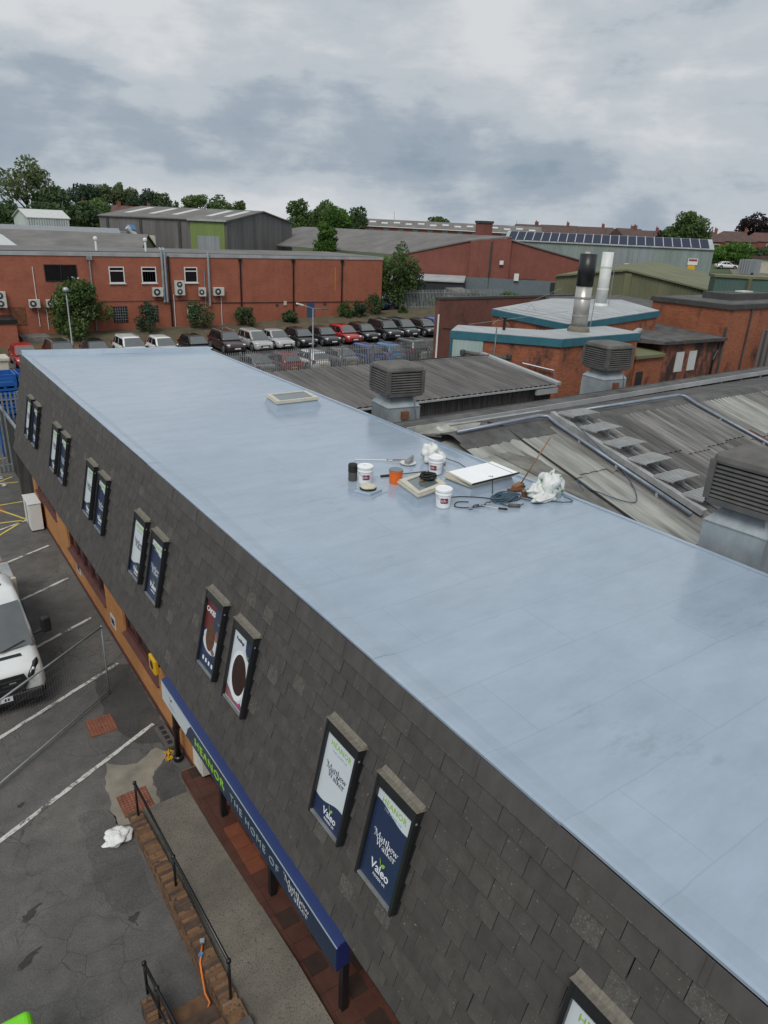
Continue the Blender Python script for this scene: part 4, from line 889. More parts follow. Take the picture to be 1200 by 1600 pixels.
# ------------------------------------------------------------------ cars (nose towards -y)
def ring_pts(y, hw, zb, zt, crown):
    h = zt - zb
    half = [(0.0, zb), (0.80 * hw, zb), (0.95 * hw, zb + 0.10 * h), (hw, zb + 0.40 * h), (0.985 * hw, zb + 0.70 * h), (0.93 * hw, zb + 0.93 * h), (0.80 * hw, zt + crown * 0.45), (0.45 * hw, zt + crown * 0.9), (0.0, zt + crown)]
    return [(x, y, z) for x, z in half] + [(-x, y, z) for x, z in half[-2:0:-1]]
def rrect(y0, y1, hw, z, r, n=4, bow=0.0):
    """rounded rectangle ring, ccw from above; bow pushes the nose edge forward in the middle"""
    P = []
    for cx, cy, a0 in ((hw - r, y1 - r, 0), (-hw + r, y1 - r, 90), (-hw + r, y0 + r, 180), (hw - r, y0 + r, 270)):
        for k in range(n + 1):
            a = R(a0 + 90 * k / n); P.append((cx + r * math.cos(a), cy + r * math.sin(a), z))
    return [(x, y - bow * (1 - (x / hw) ** 2) * (1 if y < (y0 + y1) / 2 else -1), zz) for x, y, zz in P]
def loft(rings):
    mb = MB(); n = len(rings[0]); b = 0
    for r in rings: mb.v += [tuple(p) for p in r]
    for i in range(len(rings) - 1):
        for k in range(n): mb.f.append((i * n + k, i * n + (k + 1) % n, (i + 1) * n + (k + 1) % n, (i + 1) * n + k)); mb.mi.append(0)
    mb.f.append(tuple(range(n))[::-1]); mb.mi.append(0); mb.f.append(tuple((len(rings) - 1) * n + k for k in range(n))); mb.mi.append(0)
    return mb
def patch(mb, A, B, C, D, off, inset=(0.06, 0.06, 0.08, 0.08), n=4):
    """glass pane on the quad A B (lower edge) C D (upper edge), pushed out by off"""
    A, B, C, D = map(Vector, (A, B, C, D)); nn = (B - A).cross(D - A).normalized()
    l, r, bo, to = inset
    def P(u, v): return (A * (1 - u) + B * u) * (1 - v) + (D * (1 - u) + C * u) * v + nn * off
    return mb.grid([[P(l + (1 - l - r) * i / n, v) for i in range(n + 1)] for v in (bo, 1 - to)])
def make_car(L, Wd, H, style):
    t = bpy.data.objects.new('parked_car', None); COL.objects.link(t)
    hw = Wd / 2; f = -L / 2
    belt, hood = {'suv': (0.60, 0.56), 'hatch': (0.60, 0.55), 'saloon': (0.62, 0.57), 'mpv': (0.58, 0.55)}[style]
    secs = [(0.00, 0.70, 0.22, 0.36), (0.012, 0.82, 0.17, 0.43), (0.05, 0.92, 0.14, 0.485), (0.12, 0.975, 0.13, hood - 0.025), (0.22, 1.0, 0.13, hood + 0.005), (0.29, 1.0, 0.13, belt - 0.01), (0.45, 1.0, 0.13, belt), (0.70, 1.0, 0.13, belt + 0.02), (0.86, 0.99, 0.14, belt + 0.03), (0.95, 0.95, 0.15, belt + 0.01), (0.988, 0.88, 0.19, belt - 0.05), (1.0, 0.80, 0.25, belt - 0.14)]
    body = loft([ring_pts(f + s * L, k * hw, zb * H, zt * H, 0.018 * H) for s, k, zb, zt in secs]); body.build('body', M['paint_black'], t, smooth=True)
    ws0, ws1, r1, r0 = {'suv': (0.245, 0.40, 0.90, 0.975), 'hatch': (0.225, 0.42, 0.86, 0.975), 'saloon': (0.28, 0.44, 0.72, 0.885), 'mpv': (0.19, 0.40, 0.90, 0.975)}[style]
    zb_, zm, zt_ = (belt - 0.03) * H, 0.80 * H, 0.965 * H
    def yy(q): return f + q * L
    w0, w1 = 0.90 * hw, 0.70 * hw
    def lerp(a, b, q): return a + (b - a) * q
    rings = []
    for q, e in ((0, 0), (0.35, 0.33), (0.75, 0.74), (0.93, 0.95), (1.0, 1.0)):
        rings.append(rrect(yy(lerp(ws0, ws1, e)), yy(lerp(r0, r1, e)), lerp(w0, w1, e ** 1.25), lerp(zb_, zt_, q), 0.16, 4, 0.06))
    rings.append(rrect(yy(ws1) + 0.12, yy(r1) - 0.10, w1 - 0.14, H * 0.993, 0.12, 4, 0.05)); rings.append(rrect(yy(ws1) + 0.45, yy(r1) - 0.4, w1 - 0.36, H, 0.1, 4, 0.02))
    loft(rings).build('cabin', M['paint_black'], t, smooth=True)
    e0, e1 = 0.12, 0.93
    def corner(s, front, e):
        yq = yy(lerp(ws0, ws1, e)) if front else yy(lerp(r0, r1, e)); wq = lerp(w0, w1, e ** 1.25); return Vector((s * (wq - 0.07), yq - (0.03 if front else -0.03), lerp(zb_, zt_, e)))
    g = MB(); patch(g, corner(-1, 1, e0), corner(1, 1, e0), corner(1, 1, e1), corner(-1, 1, e1), 0.045, (0.0, 0.0, 0, 0.0)); g.build('windscreen', M['glass_car'], t)
    g = MB(); patch(g, corner(1, 0, 0.25), corner(-1, 0, 0.25), corner(-1, 0, e1 - 0.05), corner(1, 0, e1 - 0.05), 0.05, (0.03, 0.03, 0, 0)); g.build('rear_window', M['glass_car'], t)
    for s in (-1, 1):
        def sidep(qy, e):
            a = yy(lerp(ws0, ws1, e)) + 0.16; b = yy(lerp(r0, r1, e)) - 0.16; wq = lerp(w0, w1, e ** 1.25); return Vector((s * (wq + 0.006), lerp(a, b, qy), lerp(zb_, zt_, e)))
        for q0, q1 in ((0.0, 0.44), (0.48, 0.80), (0.83, 0.98)):
            g = MB(); e = (0.16, 0.5, 0.86)
            rows = [[sidep(lerp(q0, q1, i / 3), k) for i in range(4)] for k in e]
            g.grid(rows if s > 0 else [r[::-1] for r in rows]); g.build('side_window', M['glass'], t)
        m = MB().lathe((0, 0, 0), [(0.01, -0.06), (0.085, -0.045), (0.10, 0.0), (0.085, 0.05), (0.01, 0.06)], 10); m.v = [(v[0] * 0.9 + s * (hw + 0.06), v[1] * 0.6 + yy(ws0) + 0.28, v[2] + belt * H + 0.05) for v in m.v]
        m.build('door_mirror', M['paint_black'], t, smooth=True)
        for q in (0.185, 0.80):
            rw = 0.235 * H * 0.98
            ty = MB(); ty.lathe((0, 0, 0), [(rw * 0.6, -0.10), (rw * 0.93, -0.105), (rw, -0.07), (rw, 0.07), (rw * 0.93, 0.105), (rw * 0.6, 0.10)], 20); ty.v = [(s * (hw - 0.095) + v[2], yy(q) + v[0], rw + v[1]) for v in ty.v]
            tyo = ty.build('wheel', M['tyre'], t)
            ri = MB(); ri.lathe((0, 0, 0), [(rw * 0.66, 0.0), (rw * 0.62, 0.016), (rw * 0.15, 0.006)], 16); ri.v = [(s * (hw + 0.008 + v[2]), yy(q) + v[0], rw + v[1]) for v in ri.v]; ri.build('rim', M['rim'], tyo)
            ar = MB(); ar.lathe((0, 0, 0), [(rw * 1.2, 0.0), (rw * 1.18, 0.012)], 20); ar.v = [(s * (hw - 0.008 + v[2]), yy(q) + v[0], max(0.16 * H, rw * 1.02 + v[1])) for v in ar.v]; ar.build('wheel_arch', M['plastic_black'], t)
        hl = MB(); hl.lathe((0, 0, 0), [(0.02, -0.05), (0.13, -0.03), (0.15, 0.0), (0.12, 0.04), (0.02, 0.06)], 12); hl.v = [(s * (hw * 0.72) + v[0] * 1.25, f + 0.19 + v[1] * 1.0 + abs(v[0]) * 0.35, 0.455 * H + v[2] * 1.25) for v in hl.v]; hl.build('headlight', M['lamp_lens'], t, smooth=True)
        MB().obox((s * hw * 0.83, -f - 0.10, 0.57 * H), (0.10, 0, 0), (0, 0.10, 0), (0, 0, 0.13)).build('tail_light', M['tail_red'], t, bevel=0.03)
    MB().obox((0, f + 0.02, 0.335 * H), (hw * 0.46, 0, 0), (0, 0.06, 0), (0, 0, 0.07)).build('grille', M['plastic_black'], t, bevel=0.02)
    MB().obox((0, f + 0.03, 0.21 * H), (hw * 0.60, 0, 0), (0, 0.06, 0), (0, 0, 0.05)).build('air_intake', M['plastic_black'], t, bevel=0.02)
    MB().box(-0.26, 0.26, f - 0.055, f - 0.045, 0.262 * H, 0.262 * H + 0.11).build('number_plate', M['plate_white'], t)
    MB().box(-0.26, 0.26, -f - 0.02, -f + 0.012, 0.36 * H, 0.36 * H + 0.11).build('number_plate', M['plate_yellow'], t)
    MB().box(-hw * 0.9, hw * 0.9, f + 0.35, -f - 0.35, 0.13 * H - 0.02, 0.2 * H).build('underbody', M['plastic_black'], t)
    if style in ('suv',):
        for s in (-1, 1): MB().tube([(s * (w1 - 0.06), yy(ws1) + 0.15, H * 0.985), (s * (w1 - 0.05), yy(ws1) + 0.3, H + 0.03), (s * (w1 - 0.05), yy(r1) - 0.3, H + 0.03), (s * (w1 - 0.06), yy(r1) - 0.15, H * 0.985)], 0.018, 6).build('roof_rail', M['alu'], t)
    return t
PROTO = {k: make_car(*v, k) for k, v in {'suv': (4.45, 1.86, 1.66), 'hatch': (4.0, 1.76, 1.49), 'saloon': (4.6, 1.82, 1.46), 'mpv': (4.35, 1.80, 1.62)}.items()}
used = set()
def car(kind, colour, x, y, rz, label, group):
    if kind in used: o = copy_tree(PROTO[kind])
    else: o = PROTO[kind]; used.add(kind)
    o.location = (x, y, zg(x, y)); o.rotation_euler = (0, 0, rz + random.uniform(-0.02, 0.02)); recolour(o, ('body', 'cabin', 'door_mirror'), M[colour])
    return tag(o, label, 'car', group)
G1 = 'cars parked nose-out along the brick offices'; G2 = 'cars parked behind the palisade fence'
row1 = [('hatch', 'paint_red', 'red hatchback at the far end of the row beyond the coated roof corner'),
        ('suv', 'paint_charcoal', 'charcoal car behind the plain lamp post'),
        ('hatch', 'paint_black', 'black hatchback below the flowering bush, next to a white crossover'),
        ('suv', 'paint_white', 'white crossover with dark glass roof under the office windows'),
        ('hatch', 'paint_white', 'small white hatchback between the white crossover and a black car'),
        ('hatch', 'paint_black', 'black hatchback just left of the maroon off-roader'),
        ('suv', 'paint_maroon', 'large dark maroon off-roader with roof rails'),
        ('mpv', 'paint_silver', 'silver people carrier next to the dark maroon off-roader'),
        ('saloon', 'paint_silver', 'silver saloon between the silver people carrier and a black hatchback'),
        ('hatch', 'paint_black', 'black hatchback behind the arm lamp post'),
        ('hatch', 'paint_charcoal', 'charcoal hatchback parked immediately left of the bright red car'),
        ('hatch', 'paint_red', 'bright red small car among black cars by the palisade fence'),
        ('hatch', 'paint_black', 'black hatchback immediately right of the bright red car'),
        ('suv', 'paint_black', 'black off-roader with roof rails, second right of the red car'),
        ('mpv', 'paint_charcoal', 'charcoal people carrier between the black off-roader and a black hatchback'),
        ('hatch', 'paint_black', 'black hatchback next to the dark blue car at the sooty wall'),
        ('saloon', 'paint_blue', 'dark blue car half hidden at the sooty brick wall end')]
ROWX = (8.5, 10.9, 13.5, 16.1, 18.6, 21.2, 24.05, 26.5, 28.65, 30.9, 33.25, 35.5, 37.7, 40.15, 42.3, 44.7, 46.6)
for i, (k, c, l) in enumerate(row1):
    x = ROWX[i]; car(k, c, x, 57.2 + random.uniform(-0.25, 0.25), 0.0, l, G1)
row2 = [('saloon', 'paint_grey', 22.6, 'grey saloon behind the fence, nearest the coated roof edge'), ('hatch', 'paint_wine', 24.9, 'wine red hatchback behind the palisade fence'), ('hatch', 'paint_white', 27.3, 'white hatchback seen from behind through the fence'),
        ('saloon', 'paint_grey', 29.9, 'grey saloon seen from behind between white and blue cars'), ('mpv', 'paint_blue', 32.2, 'blue people carrier behind the palisade fence'), ('hatch', 'paint_sky', 34.4, 'light blue hatchback behind the fence beside the grey estate'), ('suv', 'paint_charcoal', 36.6, 'charcoal car behind the fence next to the bulk containers')]
for k, c, x, l in row2: car(k, c, x, 48.9, math.pi, l, G2)
palisade('palisade_fence', (17.5, 45.9, 0), (39.5, 45.9, 0), 2.2, 'long galvanised palisade fence in front of the second row of cars', 0.155, 2.75)
# bulk liquid containers at the fence end
def ibc(x, y, m, label):
    t = thing('bulk_container', (x, y, 0), label, 'container', 'caged bulk containers by the sooty wall')
    MB().box(x - 0.48, x + 0.48, y - 0.56, y + 0.56, 0.18, 1.12).build('tank', m, t, bevel=0.06, seg=3); MB().box(x - 0.5, x + 0.5, y - 0.6, y + 0.6, 0.0, 0.16).build('pallet', M['wood'], t)
    MB().lathe((x, y, 1.12), [(0.11, 0), (0.11, 0.05)], 12).build('cap', M['rubber'], t)
    for k in range(6):
        q = -0.5 + k * 0.2; MB().tube([(x + q, y - 0.6, 0.16), (x + q, y - 0.6, 1.16)], 0.012, 5).build('cage_bar', M['galv_dull'], t); MB().tube([(x - 0.5, y - 0.6 + k * 0.24, 0.16), (x - 0.5, y - 0.6 + k * 0.24, 1.16)], 0.012, 5).build('cage_bar', M['galv_dull'], t)
    for z in (0.4, 0.65, 0.9, 1.15): MB().tube([(x + 0.5, y - 0.61, z), (x - 0.51, y - 0.61, z), (x - 0.51, y + 0.6, z)], 0.012, 5).build('cage_bar', M['galv_dull'], t)
ibc(37.0, 46.9, M['upvc'], 'white caged bulk container behind the fence end'); ibc(38.35, 46.9, M['paint_grey'], 'grey caged bulk container by the sooty wall, next to the white one')
# lamp posts
def lamp(x, y, h, label, arm=None):
    z = zg(x, y); t = thing('street_lamp', (x, y, z), label, 'street lamp', 'car park lamp posts')
    MB().tube([(x, y, z), (x, y, z + 1.0), (x, y, z + 1.02), (x, y, z + h)], [0.09, 0.09, 0.055, 0.04], 10).build('column', M['galv_dull'], t, smooth=True)
    if arm:
        MB().tube([(x + 1.0, y, z + h - 0.05), (x, y, z + h), (x - 1.0, y, z + h + 0.3)], 0.035, 8).build('arm', M['galv_dull'], t, smooth=True)
        for s in (-1.25,): MB().obox((x + s, y, z + h + 0.37), (0.30, 0, -0.08), (0, 0.12, 0), (0.02, 0, 0.06)).build('lantern', M['upvc'], t, bevel=0.03)
        MB().obox((x + 1.2, y, z + h - 0.05), (0.25, 0, 0.02), (0, 0.12, 0), (0, 0, 0.06)).build('lantern', M['cooler_plastic'], t, bevel=0.03)
    else: MB().lathe((x, y, z + h - 0.05), [(0.05, 0), (0.20, 0.06), (0.24, 0.2), (0.18, 0.33), (0.05, 0.38)], 14).build('lantern', M['galv'], t, smooth=True)
lamp(12.4, 60.2, 4.7, 'plain grey lamp post in front of the flowering bush'); lamp(30.6, 54.2, 3.6, 'grey lamp post with two arms among the cars', True)

# ------------------------------------------------------------------ white tipper van (nose towards -y)
vn = thing('tipper_van', (0.72, 17.5, 0), 'white tipper van with grey tool box, parked beside the mesh fence', 'van')
vx, vf, vw = 0.74, 15.25, 1.02
def vr(y, k, zb, zt, cr=0.03): return [(x + vx, yy, z) for x, yy, z in ring_pts(y, k * vw, zb, zt, cr)]
loft([vr(vf, 0.84, 0.42, 0.98, 0.02), vr(vf + 0.02, 0.90, 0.36, 1.03, 0.02), vr(vf + 0.10, 0.96, 0.32, 1.09, 0.03), vr(vf + 0.28, 0.99, 0.32, 1.15), vr(vf + 0.5, 1.0, 0.30, 1.21), vr(vf + 0.72, 1.0, 0.30, 1.28), vr(vf + 1.0, 1.0, 0.30, 1.32), vr(vf + 2.0, 1.0, 0.30, 1.36), vr(vf + 2.85, 1.0, 0.32, 1.36)]).build('body', M['paint_white'], vn, smooth=True)
rg = []
for q, y0, w in ((1.26, vf + 0.62, 0.98), (1.55, vf + 0.92, 0.95), (1.9, vf + 1.28, 0.90), (2.12, vf + 1.50, 0.86), (2.26, vf + 1.72, 0.80), (2.32, vf + 2.05, 0.60)):
    rg.append([(x + vx, y, z) for x, y, z in rrect(y0 + 0.06, vf + 2.82 - (0.15 if q > 2.2 else 0), w, q, 0.14, 4, 0.09)])
loft(rg).build('cab', M['paint_white'], vn, smooth=True)
def vq(s, z, e): 
    i = (z - 1.26) / 0.86; return Vector((vx + s * (0.93 - 0.09 * i), vf + 0.66 + 0.86 * i - 0.02, z))
ws = MB()
rows = []
for z in (1.30, 1.55, 1.8, 2.06):
    row = []
    for k in range(9):
        s = -1 + k / 4; i = (z - 1.26) / 0.86; w = 0.90 - 0.08 * i; row.append((vx + s * w, vf + 0.655 + 0.90 * i - 0.10 * (1 - s * s) - 0.02, z + 0.02))
    rows.append(row)
ws.grid(rows); ws.build('windscreen', M['glass_car'], vn, smooth=True)
for s in (-1, 1):
    g = MB(); pts = [(vx + s * 0.965, vf + 0.98, 1.40), (vx + s * 0.975, vf + 1.95, 1.42), (vx + s * 0.905, vf + 2.0, 2.0), (vx + s * 0.91, vf + 1.50, 2.0)]
    g.poly(pts if s > 0 else pts[::-1]); g.build('side_window', M['glass'], vn)
    MB().tube([(vx + s * 0.96, vf + 1.0, 1.36), (vx + s * 1.18, vf + 1.02, 1.40)], 0.035, 8).build('mirror_arm', M['plastic_black'], vn)
    MB().obox((vx + s * 1.27, vf + 1.02, 1.52), (0.10, 0.02, 0), (-0.02, 0.08, 0), (0, 0, 0.19)).build('door_mirror', M['plastic_black'], vn, bevel=0.04)
    hl = MB(); hl.lathe((0, 0, 0), [(0.01, -0.12), (0.12, -0.09), (0.16, 0.0), (0.12, 0.1), (0.01, 0.13)], 14)
    hl.v = [(vx + s * (0.76 + v[2] * 1.15 + v[0] * 0.2), vf + 0.13 + v[1] * 0.95 + v[2] * 0.95 + v[0] * 0.35, 0.99 + v[0] * 0.95 + v[2] * 0.55) for v in hl.v]; h = hl.build('headlight', M['glass'], vn, smooth=True)
    MB().lathe((vx + s * 0.76, vf + 0.0, 1.06), [(0.015, -0.03), (0.04, 0), (0.015, 0.04)], 10).build('reflector', M['lamp_lens'], h, smooth=True)
    for y in (vf + 0.75, vf + 4.1):
        ty = MB(); ty.lathe((0, 0, 0), [(0.2, -0.11), (0.33, -0.115), (0.35, -0.07), (0.35, 0.07), (0.33, 0.115), (0.2, 0.11)], 22); ty.v = [(vx + s * 0.89 + v[2], y + v[0], 0.35 + v[1]) for v in ty.v]
        w_ = ty.build('wheel', M['tyre'], vn); ri = MB(); ri.lathe((0, 0, 0), [(0.22, 0), (0.2, 0.03), (0.05, 0.05)], 16); ri.v = [(vx + s * (0.995 + v[2]), y + v[0], 0.35 + v[1]) for v in ri.v]; ri.build('rim', M['rim'], w_)
gr = MB(); gp = [(-0.54, 0.60), (0.54, 0.60), (0.63, 0.80), (0.55, 1.0), (-0.55, 1.0), (-0.63, 0.80)]
gr.extr([(vx + x, vf - 0.05 + (z - 0.62) * 0.08, z) for x, z in gp], (0, 0.12, 0)); gro = gr.build('grille', M['plastic_black'], vn)
for z in (0.70, 0.80, 0.90): MB().box(vx - 0.50, vx + 0.50, vf - 0.068 + (z - 0.62) * 0.08, vf + 0.02, z - 0.014, z + 0.014).build('grille_bar', M['ac_dark'], gro)
MB().box(vx + 0.24, vx + 0.38, vf - 0.06, vf - 0.045, 0.845, 0.862).build('badge', M['alu'], gro)
em = MB(); em.lathe((0, 0, 0), [(0.08, 0), (0.075, 0.012)], 16); em.v = [(vx + v[0], vf - 0.06 - v[2], 0.85 + v[1] * 0.45) for v in em.v]; em.build('emblem', M['sign_blue'], gro)
MB().box(vx - 0.92, vx + 0.92, vf - 0.06, vf + 0.35, 0.30, 0.575).build('bumper', M['plastic_black'], vn, bevel=0.07, seg=3)
pl = MB().box(vx - 0.26, vx + 0.26, vf - 0.085, vf - 0.065, 0.44, 0.55).build('number_plate', M['plate_white'], vn)
for k in range(7):
    if k == 4: continue
    MB().box(vx - 0.215 + k * 0.062, vx - 0.18 + k * 0.062, vf - 0.0875, vf - 0.0852, 0.465, 0.53).build('plate_character', M['ink_navy'], pl)
b2 = MB(); b2.poly([(vx - 0.6, vf + 0.40, 1.222), (vx + 0.62, vf + 0.40, 1.222), (vx + 0.60, vf + 0.49, 1.245), (vx - 0.58, vf + 0.49, 1.245)]); b2.build('bonnet_vent', M['plastic_black'], vn)
for x in (0.36,): MB().tube([(vx + x, vf + 2.0, 2.31), (vx + x + 0.02, vf + 2.16, 2.48)], 0.006, 5).build('aerial', M['plastic_black'], vn)
MB().lathe((vx + 0.52, vf + 2.0, 2.29), [(0.06, 0), (0.06, 0.03), (0.03, 0.06)], 12).build('roof_fitting', M['plastic_black'], vn)
MB().tube([(vx + 0.2, vf + 0.54, 1.33), (vx + 0.75, vf + 0.70, 1.42)], 0.012, 5).build('wiper', M['plastic_black'], vn)
da = MB(); da.box(vx + 0.25, vx + 0.5, vf + 0.95, vf + 1.1, 1.38, 1.42); da.build('dashboard_papers', M['poster_white'], vn)
tb = MB().box(vx - 1.0, vx + 1.0, vf + 3.05, vf + 4.25, 0.75, 1.86).build('tool_box', M['sheet_pale'] if False else M['tray_grey'], vn, bevel=0.02)
MB().lathe((vx + 0.55, vf + 3.6, 1.861), [(0.17, 0), (0.17, 0.05), (0.12, 0.07)], 18).build('vent_cap', M['rubber'], tb)
MB().box(vx - 1.0, vx + 1.0, vf + 2.93, vf + 3.02, 0.8, 1.95).build('bulkhead', M['cream'], vn)
MB().box(vx - 1.0, vx + 1.0, vf + 4.3, vf + 6.3, 0.8, 0.9).build('tray', M['galv_dull'], vn)
for x in (vx - 1.0, vx + 0.97): MB().box(x, x + 0.03, vf + 4.3, vf + 6.3, 0.9, 1.25).build('tray_side', M['galv_dull'], vn)
MB().box(vx - 0.9, vx + 0.9, vf + 0.6, vf + 6.2, 0.45, 0.72).build('chassis', M['plastic_black'], vn)
MB().lathe((vx + 0.42, vf + 4.55, 1.0), [(0.16, 0), (0.16, 0.85), (0.08, 0.95)], 14).build('yellow_canister', M['yellow'], vn, smooth=True)
MB().tube([(vx + 0.8, vf + 4.6, 0.9), (vx + 0.8, vf + 4.6, 1.75)], 0.02, 6).build('rail_post', M['plastic_black'], vn); MB().lathe((vx + 0.83, vf + 4.55, 0.9), [(0.2, 0), (0.22, 0.75), (0.14, 0.82)], 12).build('load_sack', M['wood'], vn, smooth=True)
# ------------------------------------------------------------------ things on the coated roof
ZR = 5.745
def quad_in(q, d):
    c = sum((Vector(p) for p in q), Vector((0, 0))) / 4
    return [tuple(Vector(p) + (c - Vector(p)).normalized() * d) for p in q]
def skylight(q, label, top='glass'):
    """q: four plan corners ccw; coated kerb, cream frame and pane"""
    q = [Vector(p) for p in q]; c = (q[0] + q[1] + q[2] + q[3]) / 4
    t = thing('skylight', (c.x, c.y, ZR), label, 'skylight')
    o = [tuple(p + (p - c).normalized() * 0.07) for p in q]; i = quad_in(q, 0.05)
    n = 4; kb = MB(); kb.add([(x, y, ZR - 0.02) for x, y in o] + [(x, y, ZR + 0.20) for x, y in i], [(0, 1, 5, 4), (1, 2, 6, 5), (2, 3, 7, 6), (3, 0, 4, 7), (4, 5, 6, 7)]); kb.build('kerb', M['roof_coating'], t)
    def frame(z0, z1, w, grow, m, nm):
        P = [p + (p - c).normalized() * grow for p in q]; I = [p - (p - c).normalized() * (w - grow) for p in q]; mb = MB()
        for k in range(4):
            a, b, cc, d = P[k], P[(k + 1) % 4], I[(k + 1) % 4], I[k]
            mb.add([(*a, z0), (*b, z0), (*cc, z0), (*d, z0), (*a, z1), (*b, z1), (*cc, z1), (*d, z1)], [(0, 3, 2, 1), (4, 5, 6, 7), (0, 1, 5, 4), (2, 3, 7, 6)])
        return mb.build(nm, m, t)
    frame(ZR + 0.19, ZR + 0.225, 0.17, 0.02, M['cream_frame'], 'base_frame'); frame(ZR + 0.226, ZR + 0.262, 0.15, -0.015, M['cream_frame'], 'frame')
    g = quad_in(q, 0.09)
    MB().prism(g, ZR + 0.205, ZR + 0.245).build('pane', M['glass_grey'], t)
    return t
skylight([(7.60, 9.54), (8.43, 9.70), (8.58, 10.52), (7.74, 10.36)], 'cream framed square skylight with a black coil on its glass')
skylight([(8.57, 17.13), (9.88, 17.15), (9.98, 18.07), (8.70, 18.08)], 'cream framed skylight alone at the far end of the coated roof')
s2 = skylight([(8.84, 9.48), (10.06, 9.58), (10.06, 10.28), (8.76, 10.20)], 'cream framed skylight covered by a white board')
wbd = thing('white_board', (9.45, 9.9, ZR + 0.27), 'large white board laid over a skylight next to the coils of cord', 'board')
MB().prism([(8.80, 9.44), (10.12, 9.52), (10.14, 10.30), (8.86, 10.22)], ZR + 0.266, ZR + 0.285).build('panel', M['board_white'], wbd)
MB().prism([(8.77, 9.42), (8.815, 9.42), (8.875, 10.25), (8.83, 10.25)], ZR + 0.264, ZR + 0.292).build('edge_strip', M['cream_frame'], wbd); MB().bar((8.8, 9.425, ZR + 0.272), (10.14, 9.505, ZR + 0.272), 0.02, 0.03).build('edge_strip', M['plastic_black'], wbd)
MB().bar((9.98, 9.53, ZR + 0.287), (10.0, 10.28, ZR + 0.287), 0.012, 0.003).build('cord_mark', M['cooler_plastic'], wbd)
co = thing('cable_coil', (8.28, 10.12, ZR + 0.245), 'black coil of hose lying on the square skylight glass', 'coil')
for k in range(5):
    r = 0.12 + 0.018 * (k % 3); MB().tube([(8.28 + r * math.cos(a) * 1.15, 10.12 + r * math.sin(a) * 0.85, ZR + 0.265 + 0.022 * k + 0.008 * math.sin(a * 2 + k)) for a in [i * math.pi / 10 for i in range(21)]], 0.016, 6, False).build('loop', M['rubber'], co, smooth=True)
MB().obox((8.12, 10.08, ZR + 0.27), (0.05, 0.02, 0), (-0.01, 0.02, 0), (0, 0, 0.015)).build('nozzle', M['wood'], co)
def bucket(x, y, label, rot=-2.3):
    t = thing('paint_bucket', (x, y, ZR), label, 'bucket', 'white coating buckets on the roof')
    MB().lathe((x, y, ZR), [(0.128, 0.0), (0.134, 0.02), (0.146, 0.24), (0.148, 0.25), (0.158, 0.255), (0.158, 0.275), (0.150, 0.28), (0.151, 0.33)], 26).build('pail', M['bucket_white'], t, smooth=False)
    MB().lathe((x, y, ZR + 0.331), [(0.160, -0.012), (0.163, 0.0), (0.163, 0.028), (0.150, 0.036), (0.142, 0.026)], 26).build('lid', M['bucket_white'], t)
    lb = MB(); cols = [[(x + (0.1395 + 0.008 * (z - 0.09) / 0.1 + 0.003) * math.cos(rot + k * 0.14), y + (0.1395 + 0.008 * (z - 0.09) / 0.1 + 0.003) * math.sin(rot + k * 0.14), ZR + z) for k in range(8)] for z in (0.105, 0.205)]
    lb.grid(cols); lb.build('label', M['label_red'], t)
    wl = MB()
    for k, (h0, h1) in enumerate(((0.135, 0.18), (0.135, 0.16), (0.135, 0.185), (0.135, 0.165))):
        a0 = rot + 0.12 + k * 0.15; wl.grid([[(x + (0.1395 + 0.008 * (z - 0.09) / 0.1 + 0.006) * math.cos(a), y + (0.1395 + 0.008 * (z - 0.09) / 0.1 + 0.006) * math.sin(a), ZR + z) for a in (a0, a0 + 0.05, a0 + 0.09)] for z in (h0, h1)])
    wl.build('print', M['ink_white'], t)
    hd = MB(); hd.tube([(x + 0.165 * math.cos(a), y + 0.165 * math.sin(a), ZR + 0.25 - 0.10 * math.sin((a - rot + 0.6) / 2.2 * math.pi * 0.7)) for a in [rot - 0.6 + i * 0.2 for i in range(16)]], 0.004, 5); hd.build('handle', M['galv'], t)
bucket(7.48, 11.12, 'white coating bucket beside the black-topped canister and the wool pad', rot=-2.5); bucket(9.12, 10.92, 'white coating bucket behind the square skylight, by the printed sack', rot=-3.1); bucket(8.04, 9.34, 'white coating bucket in front of the square skylight', rot=-2.6)
ob = thing('orange_tub', (8.02, 10.82, ZR), 'orange tub half hidden behind the square skylight corner', 'tub')
MB().lathe((8.02, 10.82, ZR), [(0.125, 0), (0.14, 0.24), (0.148, 0.245), (0.148, 0.27)], 22).build('pail', M['orange_plastic'], ob); MB().lathe((8.02, 10.82, ZR + 0.2705), [(0.149, 0), (0.149, 0.012), (0.12, 0.016)], 22).build('lid', M['glass_grey'], ob)
cn = thing('gas_canister', (7.34, 11.36, ZR), 'grey cylinder with black cap behind a coating bucket', 'canister')
MB().lathe((7.34, 11.36, ZR), [(0.085, 0), (0.09, 0.02), (0.09, 0.19)], 18).build('body', M['cooler_plastic'], cn); MB().lathe((7.34, 11.36, ZR + 0.191), [(0.096, 0), (0.096, 0.13), (0.085, 0.16), (0.05, 0.165)], 18).build('cap', M['rubber'], cn)
pd = thing('coated_hatch', (7.18, 10.62, ZR), 'small square coated hatch holding a wool roller pad', 'hatch')
MB().prism([(6.93, 10.70), (7.10, 10.38), (7.48, 10.50), (7.33, 10.86)], ZR - 0.02, ZR + 0.075).build('cover', M['roof_coating'], pd, bevel=0.02); MB().prism([(6.85, 10.70), (7.08, 10.30), (7.58, 10.47), (7.37, 10.93)], ZR - 0.02, ZR + 0.014).build('skirt', M['roof_coating'], pd, bevel=0.006)
wp = thing('wool_pad', (7.22, 10.62, ZR + 0.075), 'cream wool applicator pad lying on the coated hatch', 'applicator pad')
